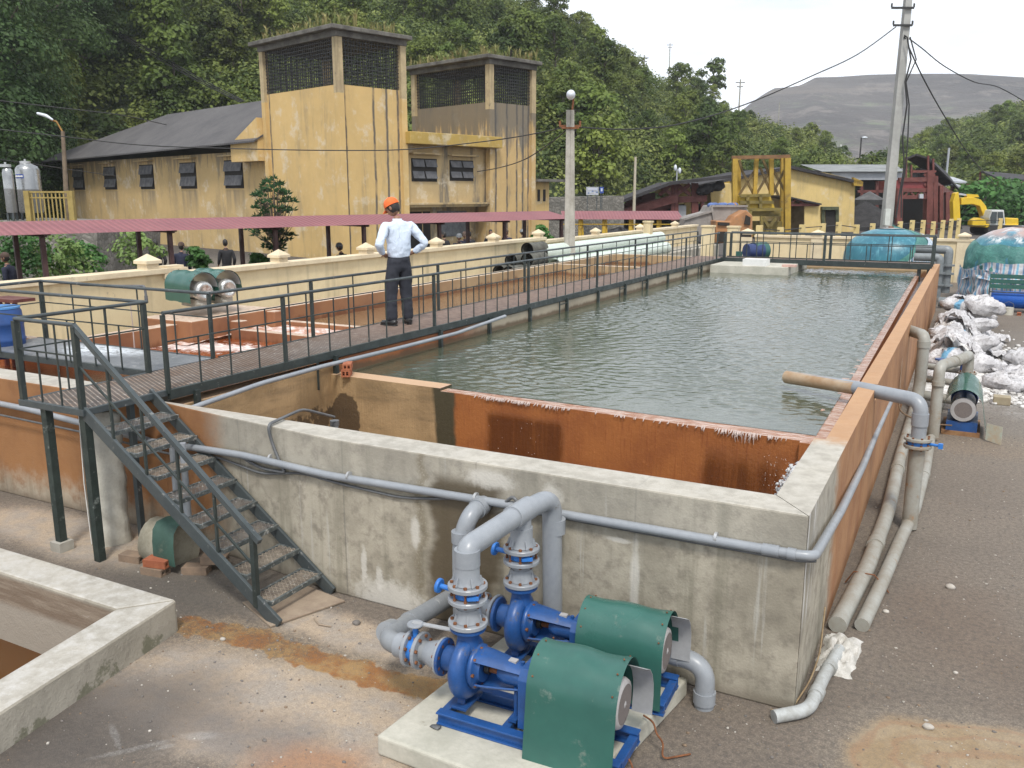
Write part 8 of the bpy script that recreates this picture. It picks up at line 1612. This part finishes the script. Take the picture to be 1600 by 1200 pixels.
# garden tree: rosettes of leaves on bare forking limbs
def garden_tree():
    dd = 27; x, z1 = hp(424, 274, dd); t = thing('garden_tree', 'small garden tree with tufted dark green leaves before the yellow wing', 'tree', fh * dd + rt * x); mb = MB(); r2 = np.random.default_rng(3); V = []
    base = Vector((0, 0, 0)); fork = Vector((.05, 0, 1.3)); mb.tube([base, Vector((.02, 0, .7)), fork], [.055, .05, .045], 8)
    for i in range(95):
        k = i / 95; a = i * 2.4; z = 1.35 + (z1 - 1.5) * (k ** .85); wr = .95 * math.sin(math.pi * min(.97, .12 + .86 * (1 - k) ** .9)) ** .8 * (1 if z < 2.4 else .75); q = wr * r2.uniform(.45, 1.0); e = Vector((math.cos(a) * q, math.sin(a) * q, z + r2.uniform(-.15, .15)))
        m_ = fork.lerp(e, .5) + Vector((0, 0, .12)); m_.x *= .8; mb.tube([fork + Vector((0, 0, .3 * k * 3)), m_, e], [.02, .013, .007], 5)
        for q_ in range(26):
            d = r2.normal(size=3); d[2] = abs(d[2]) * .8 - .1; d /= np.linalg.norm(d); L = r2.uniform(.12, .22); s = np.cross(d, r2.normal(size=3)); s /= np.linalg.norm(s); p = np.array(e); V += [p + d * .03, p + d * L * .5 + s * .024, p + d * L, p + d * L * .5 - s * .024]
    mb.build('trunk', BARK, t, local=True); leafobj('crown', np.array(V), leafmat('tufted_leaves', (.035, .10, .04), (.05, .13, .05), (.03, .07, .025), False), t)
garden_tree()
def shrub(label, px, ptop, dd, w, h, mat, nl=8, per=130, size=.11):
    x, z1 = hp(px, ptop, dd); t = make_tree('shrub', label, 'shrub', h, w, nl, per, size, mat, 0, 'shrubs behind the cream wall', .15, .03); t.location = fh * dd + rt * x + Vector((0, 0, z1 - h * 1.08))
shrub('feathery pale green shrub left of the left canopy posts', 212, 362, 25, .85, 1.1, LEAFP); shrub('low bright green shrub between two workers', 307, 388, 26, .45, .7, LEAFN); shrub('dark green shrub at the foot of the garden tree', 405, 398, 26, .5, .6, LEAFN)
shrub('broad green bush under the canopy at the left edge', 20, 368, 24, 1.3, 1.2, LEAFN, 10, 150); shrub('green bush in front of the stone wall under the canopy', 88, 375, 25, 1.1, 1.3, LEAFP, 10, 130); shrub('trailing green bush by the stone wall under the canopy', 128, 382, 26, .7, .9, LEAFN)
shrub('dark potted shrub under the end of the red canopy', 847, 352, 30, .45, .9, LEAFN)
# trees and bushes round the right-hand sheds
for i, (px, pt, dd, w, lb) in enumerate(((1540, 290, 96, 4.2, 'dark green tree behind the excavator boom'), (1575, 292, 100, 4.6, 'dark green tree behind the excavator cab'), (1515, 300, 98, 3.2, 'dark green tree left of the excavator boom'), (1605, 300, 98, 4.2, 'dark green tree at the right edge of the yard'), (1368, 240, 140, 4.2, 'round green tree behind the grey shed, left of tall pole'), (1352, 246, 140, 3.6, 'bushy tree behind the grey shed in the valley gap'), (1300, 244, 135, 3.8, 'bushy tree above the yellow shed roof'), (1425, 236, 140, 4.2, 'round green tree right of the tall pole above red plant'), (1545, 262, 120, 3.8, 'pale green tree above the dark sheds'), (1260, 238, 130, 4.0, 'bushy tree behind the peak of the yellow shed'))):
    x, z1 = hp(px, pt, dd); h = min(max(z1 + .5, 5), 7.5); t = make_tree('tree', lb, 'tree', h, w, 9, 130, .5, LEAFN if i < 4 else LEAF, 0, None, .15, .2); t.location = fh * dd + rt * x + Vector((0, 0, z1 - h * 1.05))
# ------------------------------------------------------------------ thin air haze over the valley
n = NT('valley_air'); n.t.nodes.clear(); vo = n.n('ShaderNodeOutputMaterial'); pv = n.n('ShaderNodeVolumePrincipled'); pv.inputs['Color'].default_value = (.92, .95, 1, 1); pv.inputs['Density'].default_value = .00034; pv.inputs['Anisotropy'].default_value = .2; n.l(pv.outputs[0], vo.inputs['Volume'])
mb = MB(); mb.box(-720, 560, -52, 1150, -3, 260); tag(mb.build('haze', n.mat), 'thin pale haze filling the valley air', 'haze', kind='stuff')
